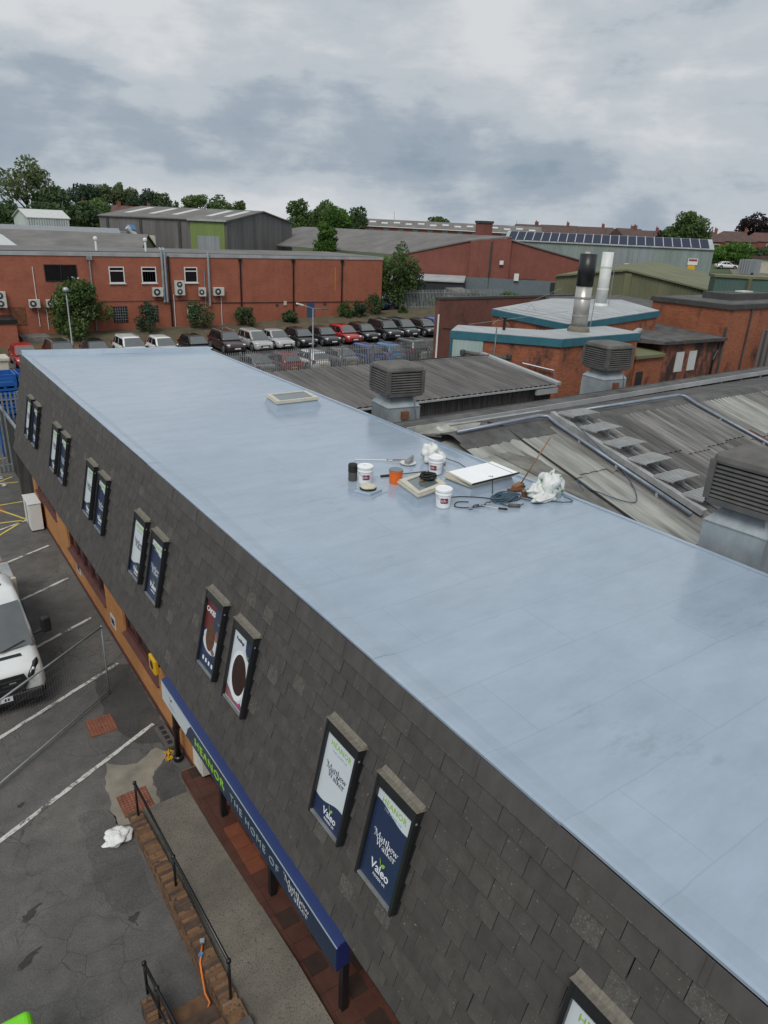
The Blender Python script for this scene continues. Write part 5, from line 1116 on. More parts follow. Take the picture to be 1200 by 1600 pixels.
MB().lathe((7.22, 10.62, ZR + 0.076), [(0.15, 0.0), (0.165, 0.02), (0.165, 0.035)], 20).build('backing', M['rubber'], wp); lump('fleece', (7.22, 10.62, ZR + 0.125), 0.155, 0.15, 0.042, M['wool'], 9, crease=0.06, parent=wp)
def rod(name, label, cat, a, b, r, m, grip=None):
    t = thing(name, a, label, cat); MB().tube([a, b], r, 8).build('shaft', M[m], t, smooth=True)
    if grip: 
        A, B = Vector(a), Vector(b); MB().tube([A, A + (B - A) * grip], r * 2.1, 8).build('grip', M['rubber'], t, smooth=True)
    return t
rod('extension_pole', 'dark extension pole lying between bucket and orange tub', 'pole', (7.95, 11.25, ZR + 0.02), (9.15, 10.98, ZR + 0.04), 0.013, 'cooler_plastic', 0.25)
ww = thing('long_handled_roller', (8.3, 12.3, ZR), 'thin white wire roller frame lying on the open roof', 'roller frame')
MB().tube([(8.0, 12.38, ZR + 0.02), (8.1, 12.45, ZR + 0.02), (8.55, 12.18, ZR + 0.02), (8.78, 12.0, ZR + 0.03)], 0.009, 6).build('wire', M['upvc'], ww); MB().tube([(8.68, 12.08, ZR + 0.03), (9.05, 11.88, ZR + 0.03)], 0.015, 6).build('handle', M['wood'], ww)
tr = thing('roller_tray', (9.0, 11.7, ZR), 'round white tray holding a clamp tool near the roof sack', 'tray')
MB().lathe((9.0, 11.72, ZR), [(0.16, 0), (0.18, 0.03), (0.17, 0.03), (0.15, 0.008)], 20).build('dish', M['upvc'], tr); MB().obox((9.02, 11.72, ZR + 0.06), (0.09, 0.04, 0.02), (-0.02, 0.05, 0), (0, 0, 0.03)).build('clamp', M['galv_dull'], tr); MB().obox((9.08, 11.70, ZR + 0.1), (0.015, 0.01, 0.06), (-0.01, 0.03, 0), (0.02, 0, 0.02)).build('lever', M['galv_dull'], tr)
b1 = thing('printed_sack', (9.55, 11.45, ZR), 'clear and green printed sack of offcuts by the roof edge', 'sack')
lump('film', (9.55, 11.62, ZR + 0.17), 0.19, 0.17, 0.20, M['bag_white'], 21, crease=0.3, parent=b1); lump('print', (9.52, 11.36, ZR + 0.13), 0.16, 0.17, 0.15, M['bag_print'], 22, crease=0.25, parent=b1); lump('offcuts', (9.52, 11.22, ZR + 0.10), 0.09, 0.06, 0.10, M['wood'], 23, crease=0.3, parent=b1)
b2_ = thing('rubble_sack', (10.2, 8.75, ZR), 'large white rubble sack with green print at the roof edge', 'sack')
lump('sack', (10.28, 8.78, ZR + 0.20), 0.25, 0.22, 0.25, M['bag_print'], 31, crease=0.26, parent=b2_); lump('neck', (10.0, 8.85, ZR + 0.10), 0.20, 0.16, 0.12, M['bag_print'], 33, crease=0.35, parent=b2_); lump('fold', (9.95, 8.62, ZR + 0.06), 0.26, 0.12, 0.07, M['bag_print'], 34, crease=0.3, parent=b2_)
br = thing('broom', (10.05, 9.40, ZR), 'wooden handled broom leaning by the rubble sack', 'broom')
MB().tube([(10.08, 9.38, ZR + 0.07), (10.47, 9.10, ZR + 1.08)], 0.013, 8).build('handle', M['wood'], br, smooth=True); MB().obox((10.02, 9.38, ZR + 0.06), (0.15, 0.05, 0), (-0.02, 0.06, 0), (0, 0, 0.035)).build('head', M['wood'], br, bevel=0.01); MB().obox((10.02, 9.37, ZR + 0.02), (0.155, 0.05, 0), (-0.025, 0.075, 0), (0, 0, 0.02)).build('bristles', M['plastic_black'], br)
MB().obox((9.86, 9.28, ZR + 0.03), (0.16, -0.05, 0.0), (0.012, 0.04, 0), (0, 0, 0.02)).build('scraper', M['rust'], br)
def squiggle(c, n, sx, sy, seed, z=0.02, turns=1.0):
    r = np.random.default_rng(seed); P = []
    ph = r.uniform(0, 6.28, 6)
    for i in range(n):
        a = i / (n - 1) * 2 * math.pi * turns; q = 0.55 + 0.35 * math.sin(a * 0.37 + ph[0]) + 0.12 * math.sin(a * 2.3 + ph[1])
        P.append((c[0] + sx * q * math.cos(a + ph[2]), c[1] + sy * q * math.sin(a + ph[2]) , c[2] + z + 0.025 * (1 + math.sin(a * 1.7 + ph[3]))))
    return P
rp = thing('rope_heap', (9.35, 9.05, ZR), 'tangled heap of blue rope on the roof before the broom', 'rope')
MB().tube(squiggle((9.38, 9.06, ZR), 330, 0.36, 0.20, 3, turns=11), 0.011, 5).build('coils', M['rope_blue'], rp, smooth=True); MB().tube(squiggle((9.30, 9.02, ZR), 160, 0.34, 0.18, 8, z=0.03, turns=6), 0.011, 5).build('coils', M['rope_blue'], rp, smooth=True)
MB().curve([(9.1, 8.95, ZR + 0.02), (9.1, 8.75, ZR + 0.02), (9.25, 8.62, ZR + 0.02), (9.45, 8.66, ZR + 0.02)], 0.011, 5).build('loose_end', M['rope_blue'], rp, smooth=True)
MB().curve([(9.6, 9.0, ZR + 0.02), (9.72, 8.7, ZR + 0.02), (10.0, 8.55, ZR + 0.02), (10.2, 8.35, ZR + 0.02), (10.42, 8.3, ZR + 0.02), (10.45, 8.55, ZR + 0.02)], 0.011, 5).build('loose_end', M['rope_blue'], rp, smooth=True)
cb = thing('power_cable', (8.6, 9.0, ZR), 'thin black cable looping across the roof from the white bucket', 'cable')
MB().curve([(8.15, 9.5, ZR + 0.015), (8.5, 9.6, ZR + 0.015), (8.9, 9.38, ZR + 0.015), (9.15, 9.1, ZR + 0.02)], 0.01, 5).build('run', M['rubber'], cb, smooth=True)
MB().curve([(8.6, 9.25, ZR + 0.015), (8.4, 9.35, ZR + 0.015), (8.22, 9.2, ZR + 0.015), (8.35, 9.05, ZR + 0.015), (8.62, 8.98, ZR + 0.015), (8.8, 9.0, ZR + 0.015)], 0.01, 5).build('run', M['rubber'], cb, smooth=True)
MB().tube([(9.3, 9.35, ZR + 0.02), (9.45, 9.55, ZR + 0.3), (9.4, 9.62, ZR + 0.28)], 0.008, 5).build('run', M['rubber'], cb, smooth=True)
MB().tube([(9.9, 11.9, ZR + 0.02), (10.0, 11.2, ZR + 0.02), (9.85, 10.6, ZR + 0.02), (9.9, 10.3, ZR + 0.2)], 0.009, 5).build('run', M['rubber'], cb, smooth=True)
for i, (x, y, lab) in enumerate(((8.42, 8.98, 'dark pointing trowel lying right of the front bucket'), (8.72, 8.98, 'grey margin trowel lying between the front bucket and the rope heap'))):
    t = thing('trowel', (x, y, ZR), lab, 'trowel'); MB().extr([(x - 0.09, y, ZR + 0.02), (x + 0.02, y - 0.05, ZR + 0.02), (x + 0.03, y + 0.05, ZR + 0.02)], (0, 0, 0.006)).build('blade', M['galv_dull'], t); MB().tube([(x + 0.02, y, ZR + 0.03), (x + 0.08, y, ZR + 0.06), (x + 0.16, y - 0.03, ZR + 0.06)], [0.006, 0.012, 0.016], 7).build('handle', M['rubber' if i == 0 else 'cooler_plastic'], t)
rl = thing('paint_roller', (9.15, 8.62, ZR), 'grey roller sleeve with black handle in front of the rope heap', 'roller')
MB().tube([(9.10, 8.70, ZR + 0.04), (9.28, 8.58, ZR + 0.04)], 0.036, 12).build('sleeve', M['cooler_plastic'], rl, smooth=True); MB().tube([(8.86, 8.72, ZR + 0.02), (8.98, 8.60, ZR + 0.02)], 0.02, 8).build('handle', M['rubber'], rl, smooth=True); MB().tube([(8.7, 8.95, ZR + 0.02), (8.88, 8.70, ZR + 0.02)], 0.005, 5).build('wire', M['galv'], rl)
tp = thing('brown_pot', (9.80, 8.98, ZR), 'small brown pot between the rope heap and the rubble sack', 'pot'); MB().lathe((9.80, 8.98, ZR), [(0.055, 0), (0.07, 0.10), (0.07, 0.115), (0.06, 0.115)], 14).build('body', M['rust'], tp); MB().lathe((9.80, 8.98, ZR + 0.1155), [(0.058, 0), (0.05, 0.01)], 12).build('lid', M['wood'], tp)

# ------------------------------------------------------------------ factory sheds next door
# far low-pitch shed
sh = thing('corrugated_shed', (16, 21, 0), 'low-pitched grey corrugated shed beyond the coated roof, black under its eaves', 'shed')
def zs1(y): return 5.0 + 0.1 * (y - 19.1)
x = 10.72; k = 0
while x < 21.7:
    xe = min(x + 1.05, 21.75); mb = MB(); dz = 0.004 * (k % 2)
    mb.corr(x, xe + 0.03, 0.25, 0.065, [(18.95, zs1(18.95) + dz), (20.6, zs1(20.6) + dz), (22.0, zs1(22.0) + dz), (23.4, zs1(23.4) + dz)]); mb.build('roof_sheet', M['sheet_shed'], sh); x += 1.05; k += 1
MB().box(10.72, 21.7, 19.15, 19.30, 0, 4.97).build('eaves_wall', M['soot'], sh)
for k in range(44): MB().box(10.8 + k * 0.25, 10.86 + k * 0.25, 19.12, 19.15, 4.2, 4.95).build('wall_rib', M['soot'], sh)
MB().box(10.72, 21.7, 23.2, 23.35, 0, 5.36).build('wall', M['brick_old'], sh); MB().box(21.55, 21.7, 19.3, 23.2, 0, 4.98).build('wall', M['brick_old'], sh)
MB().bar((21.78, 18.85, 5.06), (21.78, 23.45, 5.52), 0.24, 0.12).build('barge_board', M['pale_cap'], sh); MB().bar((10.72, 18.9, 4.98), (21.7, 18.9, 4.98), 0.05, 0.06).build('eaves_trim', M['pale_cap'], sh); MB().box(20.6, 21.75, 18.85, 18.97, 4.70, 4.90).build('end_board', M['pale_cap'], sh)
MB().tube([(16.2, 23.3, 5.5), (20.2, 23.1, 5.55), (21.7, 22.9, 5.55)], 0.02, 6).build('cable_run', M['rubber'], sh)
# ridged shed whose roof falls towards the camera, with valleys each side
rs_ = thing('ridged_shed', (20, 12.4, 0), 'weathered corrugated shed with pipes and stepped walkway on its slope', 'shed')
YR_, ZRI = 12.4, 5.92
def z2(y): return ZRI - 0.258 * (YR_ - y) if y < YR_ else ZRI - 0.20 * (y - YR_)
seqm = ['sheet_pale', 'sheet_pale', 'sheet_pale', 'sheet_grey', 'sheet_grey', 'sheet_dark', 'sheet_grey', 'sheet_grey', 'sheet_grey', 'sheet_grey', 'sheet_pale', 'sheet_pale', 'sheet_grey', 'sheet_grey', 'sheet_dark', 'sheet_grey', 'sheet_grey', 'sheet_pale', 'sheet_grey', 'sheet_dark', 'sheet_grey', 'sheet_grey', 'sheet_grey', 'sheet_grey']
x = 10.75
for k, nm in enumerate(seqm):
    xe = x + 1.0; mb = MB(); dz = 0.006 * (k % 2); pt, am = (0.33, 0.02) if k < 3 else (0.20, 0.06)
    mb.corr(x, xe + 0.04, pt, am, [(YR_ - 0.35, z2(YR_ - 0.35) + dz + 0.03), (9.9 + 0.1 * (k % 3), z2(9.9 + 0.1 * (k % 3)) + dz + 0.03)]); mb.build('roof_sheet', M[nm], rs_)
    mb = MB(); mb.corr(x, xe + 0.04, pt, am, [(10.3, z2(10.3) + dz), (7.2, z2(7.2) + dz)]); mb.build('roof_sheet', M[nm if k % 4 else 'sheet_dark'], rs_)
    mb = MB(); mb.corr(x, xe + 0.04, 0.17, 0.035, [(16.0, z2(16.0) + dz), (YR_ + 0.35, z2(YR_ + 0.35) + dz)]); mb.build('roof_sheet', M['sheet_dark'], rs_)
    x = xe
mb = MB(); xs = [10.75 + i * 0.5 for i in range(49)]
mb.grid([[(q, YR_ - 0.62, z2(YR_ - 0.62) + 0.055 + random.uniform(-0.006, 0.006)) for q in xs], [(q, YR_ - 0.08, ZRI + 0.07) for q in xs], [(q, YR_ + 0.08, ZRI + 0.07) for q in xs], [(q, YR_ + 0.62, z2(YR_ + 0.62) + 0.06) for q in xs]]); mb.build('ridge_capping', M['felt_grey'], rs_)
MB().prism([(10.75, 7.2), (34.8, 7.2), (34.8, 16.0), (10.75, 16.0)], 0, 4.4).build('wall', M['brick_old'], rs_)
MB().box(10.75, 34.8, 16.0, 19.1, 4.0, 4.42).build('valley_gutter', M['felt_dark'], rs_)
nz = MB(); 
# duct and frames running along behind the ridge
dk = thing('roof_walkway', (22, 15.0, 4.9), 'long grey roof walkway and gutter running along behind the ridge', 'walkway')
MB().bar((10.9, 14.6, 5.62), (34.8, 15.3, 5.66), 0.55, 0.10).build('deck', M['felt_grey'], dk); MB().bar((10.9, 14.33, 5.60), (34.8, 15.03, 5.64), 0.035, 0.16).build('kerb', M['pale_cap'], dk); MB().bar((10.9, 14.9, 5.58), (34.8, 15.6, 5.62), 0.05, 0.2).build('kerb', M['soot'], dk)
for k in range(16):
    q = 11.3 + k * 1.5; yy_ = 14.6 + (q - 10.9) * 0.029; MB().box(q, q + 0.06, yy_ - 0.25, yy_ + 0.25, 4.9, 5.56).build('bracket', M['tray_grey'], dk)
for k in range(9): 
    q = 12.6 + k * 0.95; MB().box(q, q + 0.62, 15.4, 16.2, 5.12, 5.17).build('grating', M['felt_dark'], dk); MB().box(q - 0.06, q - 0.01, 15.35, 16.25, 5.14, 5.21).build('bearer', M['tray_grey'], dk)
# pipe runs
def run(name, pts, r, m, label, cat='pipe', brk=None):
    t = thing(name, pts[0], label, cat); (MB().curve(pts, r, 6) if cat == 'cable' else MB().tube(pts, r, 10)).build('pipe', M[m], t, smooth=True)
    if brk:
        for p in brk: MB().box(p[0] - 0.05, p[0] + 0.05, p[1] - 0.03, p[1] + 0.03, p[2] - 0.14, p[2] - 0.02).build('bracket', M['tray_grey'], t)
    return t
def on2(x, y, h): return (x, y, z2(y) + h)
run('coolant_pipe', [(10.9, 12.35, 6.06), (13.8, 12.5, 6.10), (14.0, 12.35, 6.10), on2(14.0, 12.0, 0.16), on2(14.0, 7.9, 0.16)], 0.048, 'pipe_blue', 'blue-grey lagged pipe down the slope beside the stepped walkway', brk=[on2(14.0, y, 0.16) for y in (11.2, 10.0, 8.8)])
run('coolant_pipe', [(15.5, 12.5, 6.08), (19.9, 12.45, 6.10), (20.0, 12.3, 6.08), on2(20.0, 11.8, 0.15), on2(20.0, 7.4, 0.15)], 0.048, 'pipe_blue', 'blue-grey pipe down the slope to the right of the stepped walkway', brk=[on2(20.0, y, 0.15) for y in (11.0, 9.6, 8.2)])
run('rusty_channel', [on2(20.16, 10.2, 0.12), on2(20.16, 7.3, 0.12)], 0.07, 'rust', 'rusty channel beside the lower end of the roof pipe', 'channel')
sw_ = thing('stepped_walkway', (14.8, 10, 5.0), 'stepped roof walkway of slatted metal platforms beside the pipe', 'walkway')
MB().tube([(11.0, 12.75, 6.12), (14.2, 12.75, 6.14)], 0.03, 8).build('handrail', M['tray_grey'], sw_)
MB().bar(on2(14.32, 12.5, 0.20), on2(14.32, 7.8, 0.20), 0.16, 0.14).build('cable_tray', M['tray_grey'], sw_); MB().bar(on2(15.05, 12.2, 0.14), on2(15.05, 7.8, 0.14), 0.06, 0.08).build('stringer', M['galv_dull'], sw_)
slat = MB().box(-0.48, 0.48, -0.016, 0.016, -0.012, 0.012).mesh('slat', M['tray_grey'])
for k in range(6):
    y = 12.05 - k * 0.78; z = z2(y) + 0.36
    pf = MB().box(14.32, 14.36, y - 0.26, y + 0.26, z - 0.04, z).box(15.32, 15.36, y - 0.26, y + 0.26, z - 0.04, z).build('platform', M['tray_grey'], sw_)
    for q in range(9): link('slat', slat, pf, (14.84 - 14.8, y - 0.24 + q * 0.06 - 10, z + 0.001 - 5.0))
    MB().box(14.44, 14.50, y - 0.03, y + 0.03, z2(y) + 0.02, z - 0.031).build('leg', M['tray_grey'], sw_); MB().box(15.12, 15.18, y - 0.03, y + 0.03, z2(y) + 0.02, z - 0.031).build('leg', M['tray_grey'], sw_)
# apron flashings where the shed roof meets the coated roof
ap = thing('apron_flashing', (11.2, 11, 5.6), 'pale patched apron flashing where the shed roof meets the coated roof', 'flashing')
mb = MB(); mb.grid([[(10.66, 13.7, 5.70), (11.0, 13.0, 5.66), (11.55, 12.5, 5.68)], [(10.75, 13.75, 5.90), (11.6, 13.35, 5.98), (12.2, 12.95, 6.0)]]); mb.build('panel', M['flash_pale'], ap)
ys_ = [12.75, 12.2, 11.5, 10.7, 9.8, 8.9, 8.1, 7.3]
def apz(x, y): return 5.70 * max(0, 1 - (x - 10.66) / 1.9) + (z2(y) + 0.07) * min(1, (x - 10.66) / 1.9)
mb = MB(); mb.grid([[(x, y + 0.12 * (x - 10.66), apz(x, y)) for y in ys_] for x in (10.66, 10.95, 11.3)]); mb.build('panel', M['flash_pale'], ap, smooth=True)
mb = MB(); mb.grid([[(x, y + 0.12 * (x - 10.66), apz(x, y) + 0.012) for y in ys_] for x in (11.28, 11.7, 12.15, 12.55)]); mb.build('panel', M['flash_stain'], ap, smooth=True)
MB().curve([(12.5, y + 0.25, apz(12.5, y) + 0.045) for y in ys_], 0.03, 6).build('seal', M['rubber'], ap)
MB().extr([(11.5, 12.44, 5.40), (10.72, 10.3, 5.40), (10.72, 10.3, 5.66), (11.5, 12.44, 5.665)], (-0.02, 0.01, 0)).build('plywood', M['ply'], ap)
run('loose_cable', [on2(12.0, 9.3, 0.25), on2(12.1, 9.6, 0.3), on2(12.5, 9.4, 0.1), on2(13.2, 8.8, 0.06), on2(13.9, 9.6, 0.10), on2(14.1, 10.6, 0.2), on2(14.2, 11.6, 0.35)], 0.012, 'rope_blue', 'thin dark cable snaking over the pale roof sheets', 'cable')
# near shed behind the coated roof, mostly hidden
ns = thing('valley_shed', (20, 3, 0), 'dark corrugated shed roof behind the nearest cooler', 'shed')
mb = MB(); mb.corr(10.75, 30, 0.17, 0.03, [(7.2, 4.62), (2.0, 5.5), (-4, 4.6)]); mb.build('roof_sheet', M['sheet_dark'], ns); MB().box(10.8, 30, -4, 7.18, 0, 4.3).build('wall', M['brick_old'], ns)

# evaporative coolers --------------------------------------------------------
def cooler(x, y, z0, zb, rz, s, label):
    """z0 foot of the duct, zb underside of the louvred head"""
    t = thing('evaporative_cooler', (x, y, z0), label, 'cooler', 'louvred coolers on sheet metal ducts', rz)
    def sq(h, z, r=0.0):
        if r <= 0: return [(h, h, z), (-h, h, z), (-h, -h, z), (h, -h, z)]
        return [(p[0], p[1], p[2]) for p in rrect(-h, h, h, z, r, 4)]
    hb = zb - z0; b = 0.54 * s
    def L(rings, nm, m, **k): o = loft(rings); return link(nm, o.mesh(nm, M[m]), t)
    L([sq(b, 0), sq(b, hb - 0.30 * s)], 'duct', 'galv'); L([sq(b + 0.012, hb - 0.30 * s), sq(b + 0.012, hb - 0.285 * s)], 'duct_lip', 'galv_dull'); L([sq(b, hb - 0.284 * s), sq(0.36 * s, hb - 0.04 * s), sq(0.36 * s, hb + 0.05)], 'hood', 'galv')
    H = 0.92 * s; w = 0.62 * s
    L([sq(w * 0.80, hb, 0.12 * s), sq(w * 0.99, hb + 0.05 * s, 0.14 * s), sq(w, hb + 0.15 * s, 0.14 * s)], 'tank', 'cooler_plastic')
    L([sq(w * 0.90, hb + 0.10 * s, 0.10 * s), sq(w * 0.86, hb + 0.78 * s, 0.10 * s)], 'core', 'cooler_dark')
    lm = {}
    for k in range(8):
        zz_ = hb + 0.185 * s + k * 0.072 * s; q = 1 - 0.006 * k
        lv = loft([sq(w * 0.93 * q, zz_ + 0.012 * s, 0.12 * s), sq(w * 1.0 * q, zz_ - 0.018 * s, 0.13 * s), sq(w * 1.005 * q, zz_ - 0.004 * s, 0.13 * s), sq(w * 0.94 * q, zz_ + 0.03 * s, 0.12 * s)]); link('louvre', lv.mesh('louvre', M['cooler_plastic']), t)
    for sxx, syy in ((1, 1), (1, -1), (-1, 1), (-1, -1)):
        pst = loft([[(sxx * w * 0.90 + a * 0.055 * s, syy * w * 0.90 + c * 0.055 * s, zq) for a, c in ((1, 1), (-1, 1), (-1, -1), (1, -1))] for zq in (hb + 0.12 * s, hb + 0.80 * s)]); link('corner_post', pst.mesh('corner_post', M['cooler_plastic']), t)
    L([sq(w * 0.965, hb + 0.755 * s, 0.14 * s), sq(w * 0.985, hb + 0.80 * s, 0.15 * s), sq(w * 0.96, hb + 0.88 * s, 0.16 * s), sq(w * 0.86, hb + 0.915 * s, 0.16 * s), sq(w * 0.4, hb + 0.935 * s, 0.1 * s)], 'lid', 'cooler_top')
    for q in (-0.45, 0.1): 
        hd = MB().box(-b - 0.02, -b - 0.001, q * b, q * b + 0.03, hb * 0.3, hb * 0.3 + 0.16); link('handle', hd.mesh('handle', M['galv_dull']), t)
    jb = MB().box(-b * 0.2, b * 0.2, -b - 0.11, -b - 0.002, hb - 0.62 * s, hb - 0.40 * s); link('isolator', jb.mesh('isolator', M['rust']), t)
    hs = MB().tube([(b * 0.5, -b - 0.02, hb + 0.08), (b * 0.6, -b - 0.09, hb - 0.35), (b * 0.9, -b - 0.06, 0.1)], 0.018, 6); link('hose', hs.mesh('hose', M['pipe_blue']), t)
cooler(11.95, 16.3, 4.5, 6.08, R(-8), 0.96, 'louvred grey cooler beyond the far corner of the coated roof')
cooler(20.6, 15.85, 4.7, 6.27, R(-6), 0.98, 'louvred grey cooler in front of the teal-edged boiler house')
cooler(11.5, 5.45, 4.6, 6.42, R(4), 0.98, 'large louvred grey cooler at the frame edge, nearest of the three')
# ------------------------------------------------------------------ boiler house and old brick blocks
bh = thing('boiler_house', (26, 23, 0), 'brick boiler house with teal fascia, mint cladding and flat white roof', 'building')
A, B_, Rr = (24.45, 21.3), (21.35, 25.2), (30.2, 21.5)
poly = [A, Rr, (30.6, 23.9), (25.9, 23.8), (22.9, 26.6), B_]
def inset(poly, d):
    c = Vector((sum(p[0] for p in poly) / len(poly), sum(p[1] for p in poly) / len(poly))); return [tuple(Vector(p) + (c - Vector(p)).normalized() * d) for p in poly]
MB().prism(inset(poly, 0.12), 0, 6.0).build('wall', M['brick_old'], bh)
MB().prism(poly, 5.96, 6.30).build('fascia', M['teal'], bh); MB().prism(inset(poly, 0.06), 6.301, 6.325).build('roof_sheet', M['roof_sheet_white'], bh)
dB = Vector((B_[0] - A[0], B_[1] - A[1])).normalized(); nB = Vector((-dB.y, dB.x)) * -1
def onB(q, out): p = Vector(A) + dB * q; n = Vector((dB.y, -dB.x)); n = n if n.x < 0 else -n; return (p + n * out)
p0, p1 = onB(3.45, -0.10), onB(4.85, -0.10); n_ = Vector((-dB.y, dB.x)); n_ = n_ if n_.x < 0 else -n_
mb = MB(); mb.extr([(p0.x, p0.y, 3.4), (p1.x, p1.y, 3.4), (p1.x, p1.y, 5.955), (p0.x, p0.y, 5.955)], (n_.x * 0.06, n_.y * 0.06, 0)); mb.build('cladding', M['clad_mint'], bh)
p2 = onB(4.9, -0.05); MB().box(p2.x - 0.05, p2.x + 0.05, p2.y - 0.05, p2.y + 0.05, 3.4, 5.955).build('corner_trim', M['teal'], bh)
q0, q1 = onB(4.3, 0.18), onB(2.2, 0.22); MB().tube([(q0.x, q0.y, 5.42), (q1.x, q1.y, 5.32)], 0.085, 10).build('exhaust_pipe', M['felt_grey'], bh, smooth=True)
for q in (q0, q1): MB().lathe((q.x, q.y, 5.28), [(0.10, 0), (0.13, 0.04), (0.13, 0.2), (0.1, 0.24)], 10).build('pipe_flange', M['soot'], bh)
q2 = onB(2.9, 0.02); MB().tube([(q2.x, q2.y, 5.2), (q2.x, q2.y, 6.6)], 0.03, 6).build('conduit', M['galv_dull'], bh)
q3 = onB(1.6, 0.08); q4 = onB(0.2, 0.08); MB().tube([(q3.x, q3.y, 5.15), (q4.x, q4.y, 4.95), (q4.x + 0.1, q4.y - 0.1, 4.2)], 0.035, 6).build('conduit', M['pipe_blue'], bh)
bh2 = thing('boiler_annexe', (33, 26, 0), 'second flat roofed brick annexe with teal edge behind the boiler house', 'building')
pl2 = [(28.0, 24.15), (35.8, 24.5), (37.6, 28.5), (34.0, 31.0), (27.9, 29.6)]; z2t = [6.45, 6.85, 7.0, 6.9, 6.6]
MB().prism(inset(pl2, 0.12), 0, [z - 0.3 for z in z2t]).build('wall', M['brick_old'], bh2); MB().prism(pl2, [z - 0.32 for z in z2t], z2t).build('fascia', M['teal'], bh2); MB().prism(inset(pl2, 0.06), [z + 0.001 for z in z2t], [z + 0.03 for z in z2t]).build('roof_sheet', M['roof_sheet_white'], bh2)
for k in range(12):
    a = k / 12; x0 = 28.4 + a * 7.4; MB().bar((x0, 24.6 + a * 0.3, 6.50 + a * 0.38), (x0 - 0.1 + a * 1.2, 29.2 + a * 0.6, 6.66 + a * 0.28), 0.05, 0.05).build('roof_rib', M['roof_sheet_white'], bh2)
def flue(x, y, z0, h, r, label, two=None, m='steel_flue'):
    t = thing('flue', (x, y, z0), label, 'chimney'); s = two if two else h
    MB().tube([(x, y, z0), (x, y, z0 + s)], r, 20).build('stack', M[m], t, smooth=True)
    if two: MB().tube([(x, y, z0 + s + 0.001), (x, y, z0 + h)], r * 1.06, 20).build('cowl', M['black_frame'], t, smooth=True)
    for q in (0.32, 0.72): MB().lathe((x, y, z0 + s * q), [(r * 1.005, 0), (r * 1.06, 0.01), (r * 1.06, 0.09), (r * 1.005, 0.10)], 20).build('band', M[m], t)
    MB().lathe((x, y, z0 - 0.05), [(r * 1.45, 0), (r * 1.35, 0.18), (r * 1.1, 0.3)], 20).build('base_collar', M['hood_lead'] if two else M['white_flue'], t)
    MB().tube([(x + r, y - r, z0 + 0.2), (x + r * 1.2, y - r, z0 + s * 0.95)], 0.02, 5).build('conduit', M['galv_dull'], t)
flue(27.3, 22.9, 6.33, 3.45, 0.37, 'tall steel flue with a black top section above the boiler house', 2.05); flue(34.4, 27.5, 6.75, 3.0, 0.31, 'plain off-white flue behind the black-topped one', None, 'white_flue')
vp = thing('vent_pipe', (23.9, 24.4, 6.32), 'short black vent pipe on the white boiler house roof', 'vent'); MB().tube([(23.9, 24.4, 6.32), (23.9, 24.4, 6.85)], 0.07, 10).build('pipe', M['black_metal'], vp); MB().lathe((23.9, 24.4, 6.85), [(0.09, 0), (0.09, 0.06)], 10).build('cap', M['black_metal'], vp)
sw2 = thing('stay_wire', (26, 26, 6.3), 'thin stay wires with hoops strung across the white roofs', 'wire')
MB().tube([(24.3, 25.6, 6.42), (24.6, 25.4, 6.75), (24.9, 25.1, 6.42)], 0.012, 5).build('hoop', M['galv_dull'], sw2); MB().tube([(22.6, 25.4, 6.5), (27.0, 23.4, 7.2)], 0.008, 4).build('wire', M['galv_dull'], sw2); MB().tube([(28.6, 28.6, 6.7), (30.4, 27.0, 7.9)], 0.008, 4).build('wire', M['galv_dull'], sw2); MB().tube([(29.1, 28.2, 6.65), (29.3, 28.0, 7.0), (29.5, 27.8, 6.65)], 0.012, 5).build('hoop', M['galv_dull'], sw2)
# sooty low block
lb = thing('sooty_annexe', (34, 23, 0), 'low soot-stained brick annexe with dark felt roof and two pale panels', 'building')
MB().box(32.95, 38.35, 22.0, 27.0, 0, 5.55).build('wall', M['brick_sooty'], lb)
mb = MB(); mb.prism([(32.7, 21.8), (38.38, 21.8), (38.38, 27.0), (33.6, 27.6), (30.9, 24.6)], 5.56, [5.72, 5.66, 5.9, 6.0, 5.9]); mb.build('roof', M['felt_grey'], lb)
MB().bar((32.7, 21.78, 5.62), (38.38, 21.78, 5.56), 0.05, 0.14).build('gutter', M['soot'], lb)
for x in (34.55, 35.7): MB().obox((x, 21.985, 4.55), (0.34, 0, 0), (0, 0.012, 0), (0, 0, 0.52)).build('vent_panel', M['roof_light'], lb)
MB().tube([(37.9, 21.9, 5.55), (37.9, 21.9, 5.0), (37.6, 21.9, 4.5), (37.6, 21.9, 3.4)], 0.06, 8).build('downpipe', M['black_metal'], lb)
lt = thing('lean_to', (31.8, 22.2, 0), 'small brick lean-to with green felt roof between boiler house and annexe', 'building')
MB().box(30.7, 32.93, 21.9, 24.0, 0, 4.95).build('wall', M['brick_old'], lt); MB().prism([(30.55, 21.75), (32.9, 21.75), (32.9, 24.0), (30.55, 24.0)], [4.97] * 4, [5.12, 5.12, 5.4, 5.4]).build('roof', M['roof_olive'], lt); MB().box(30.9, 31.45, 21.88, 21.899, 3.3, 4.3).build('door', M['near_black'], lt); MB().bar((31.0, 23.6, 5.3), (33.0, 23.6, 6.1), 0.3, 0.1).build('flashing', M['pale_cap'], lt)
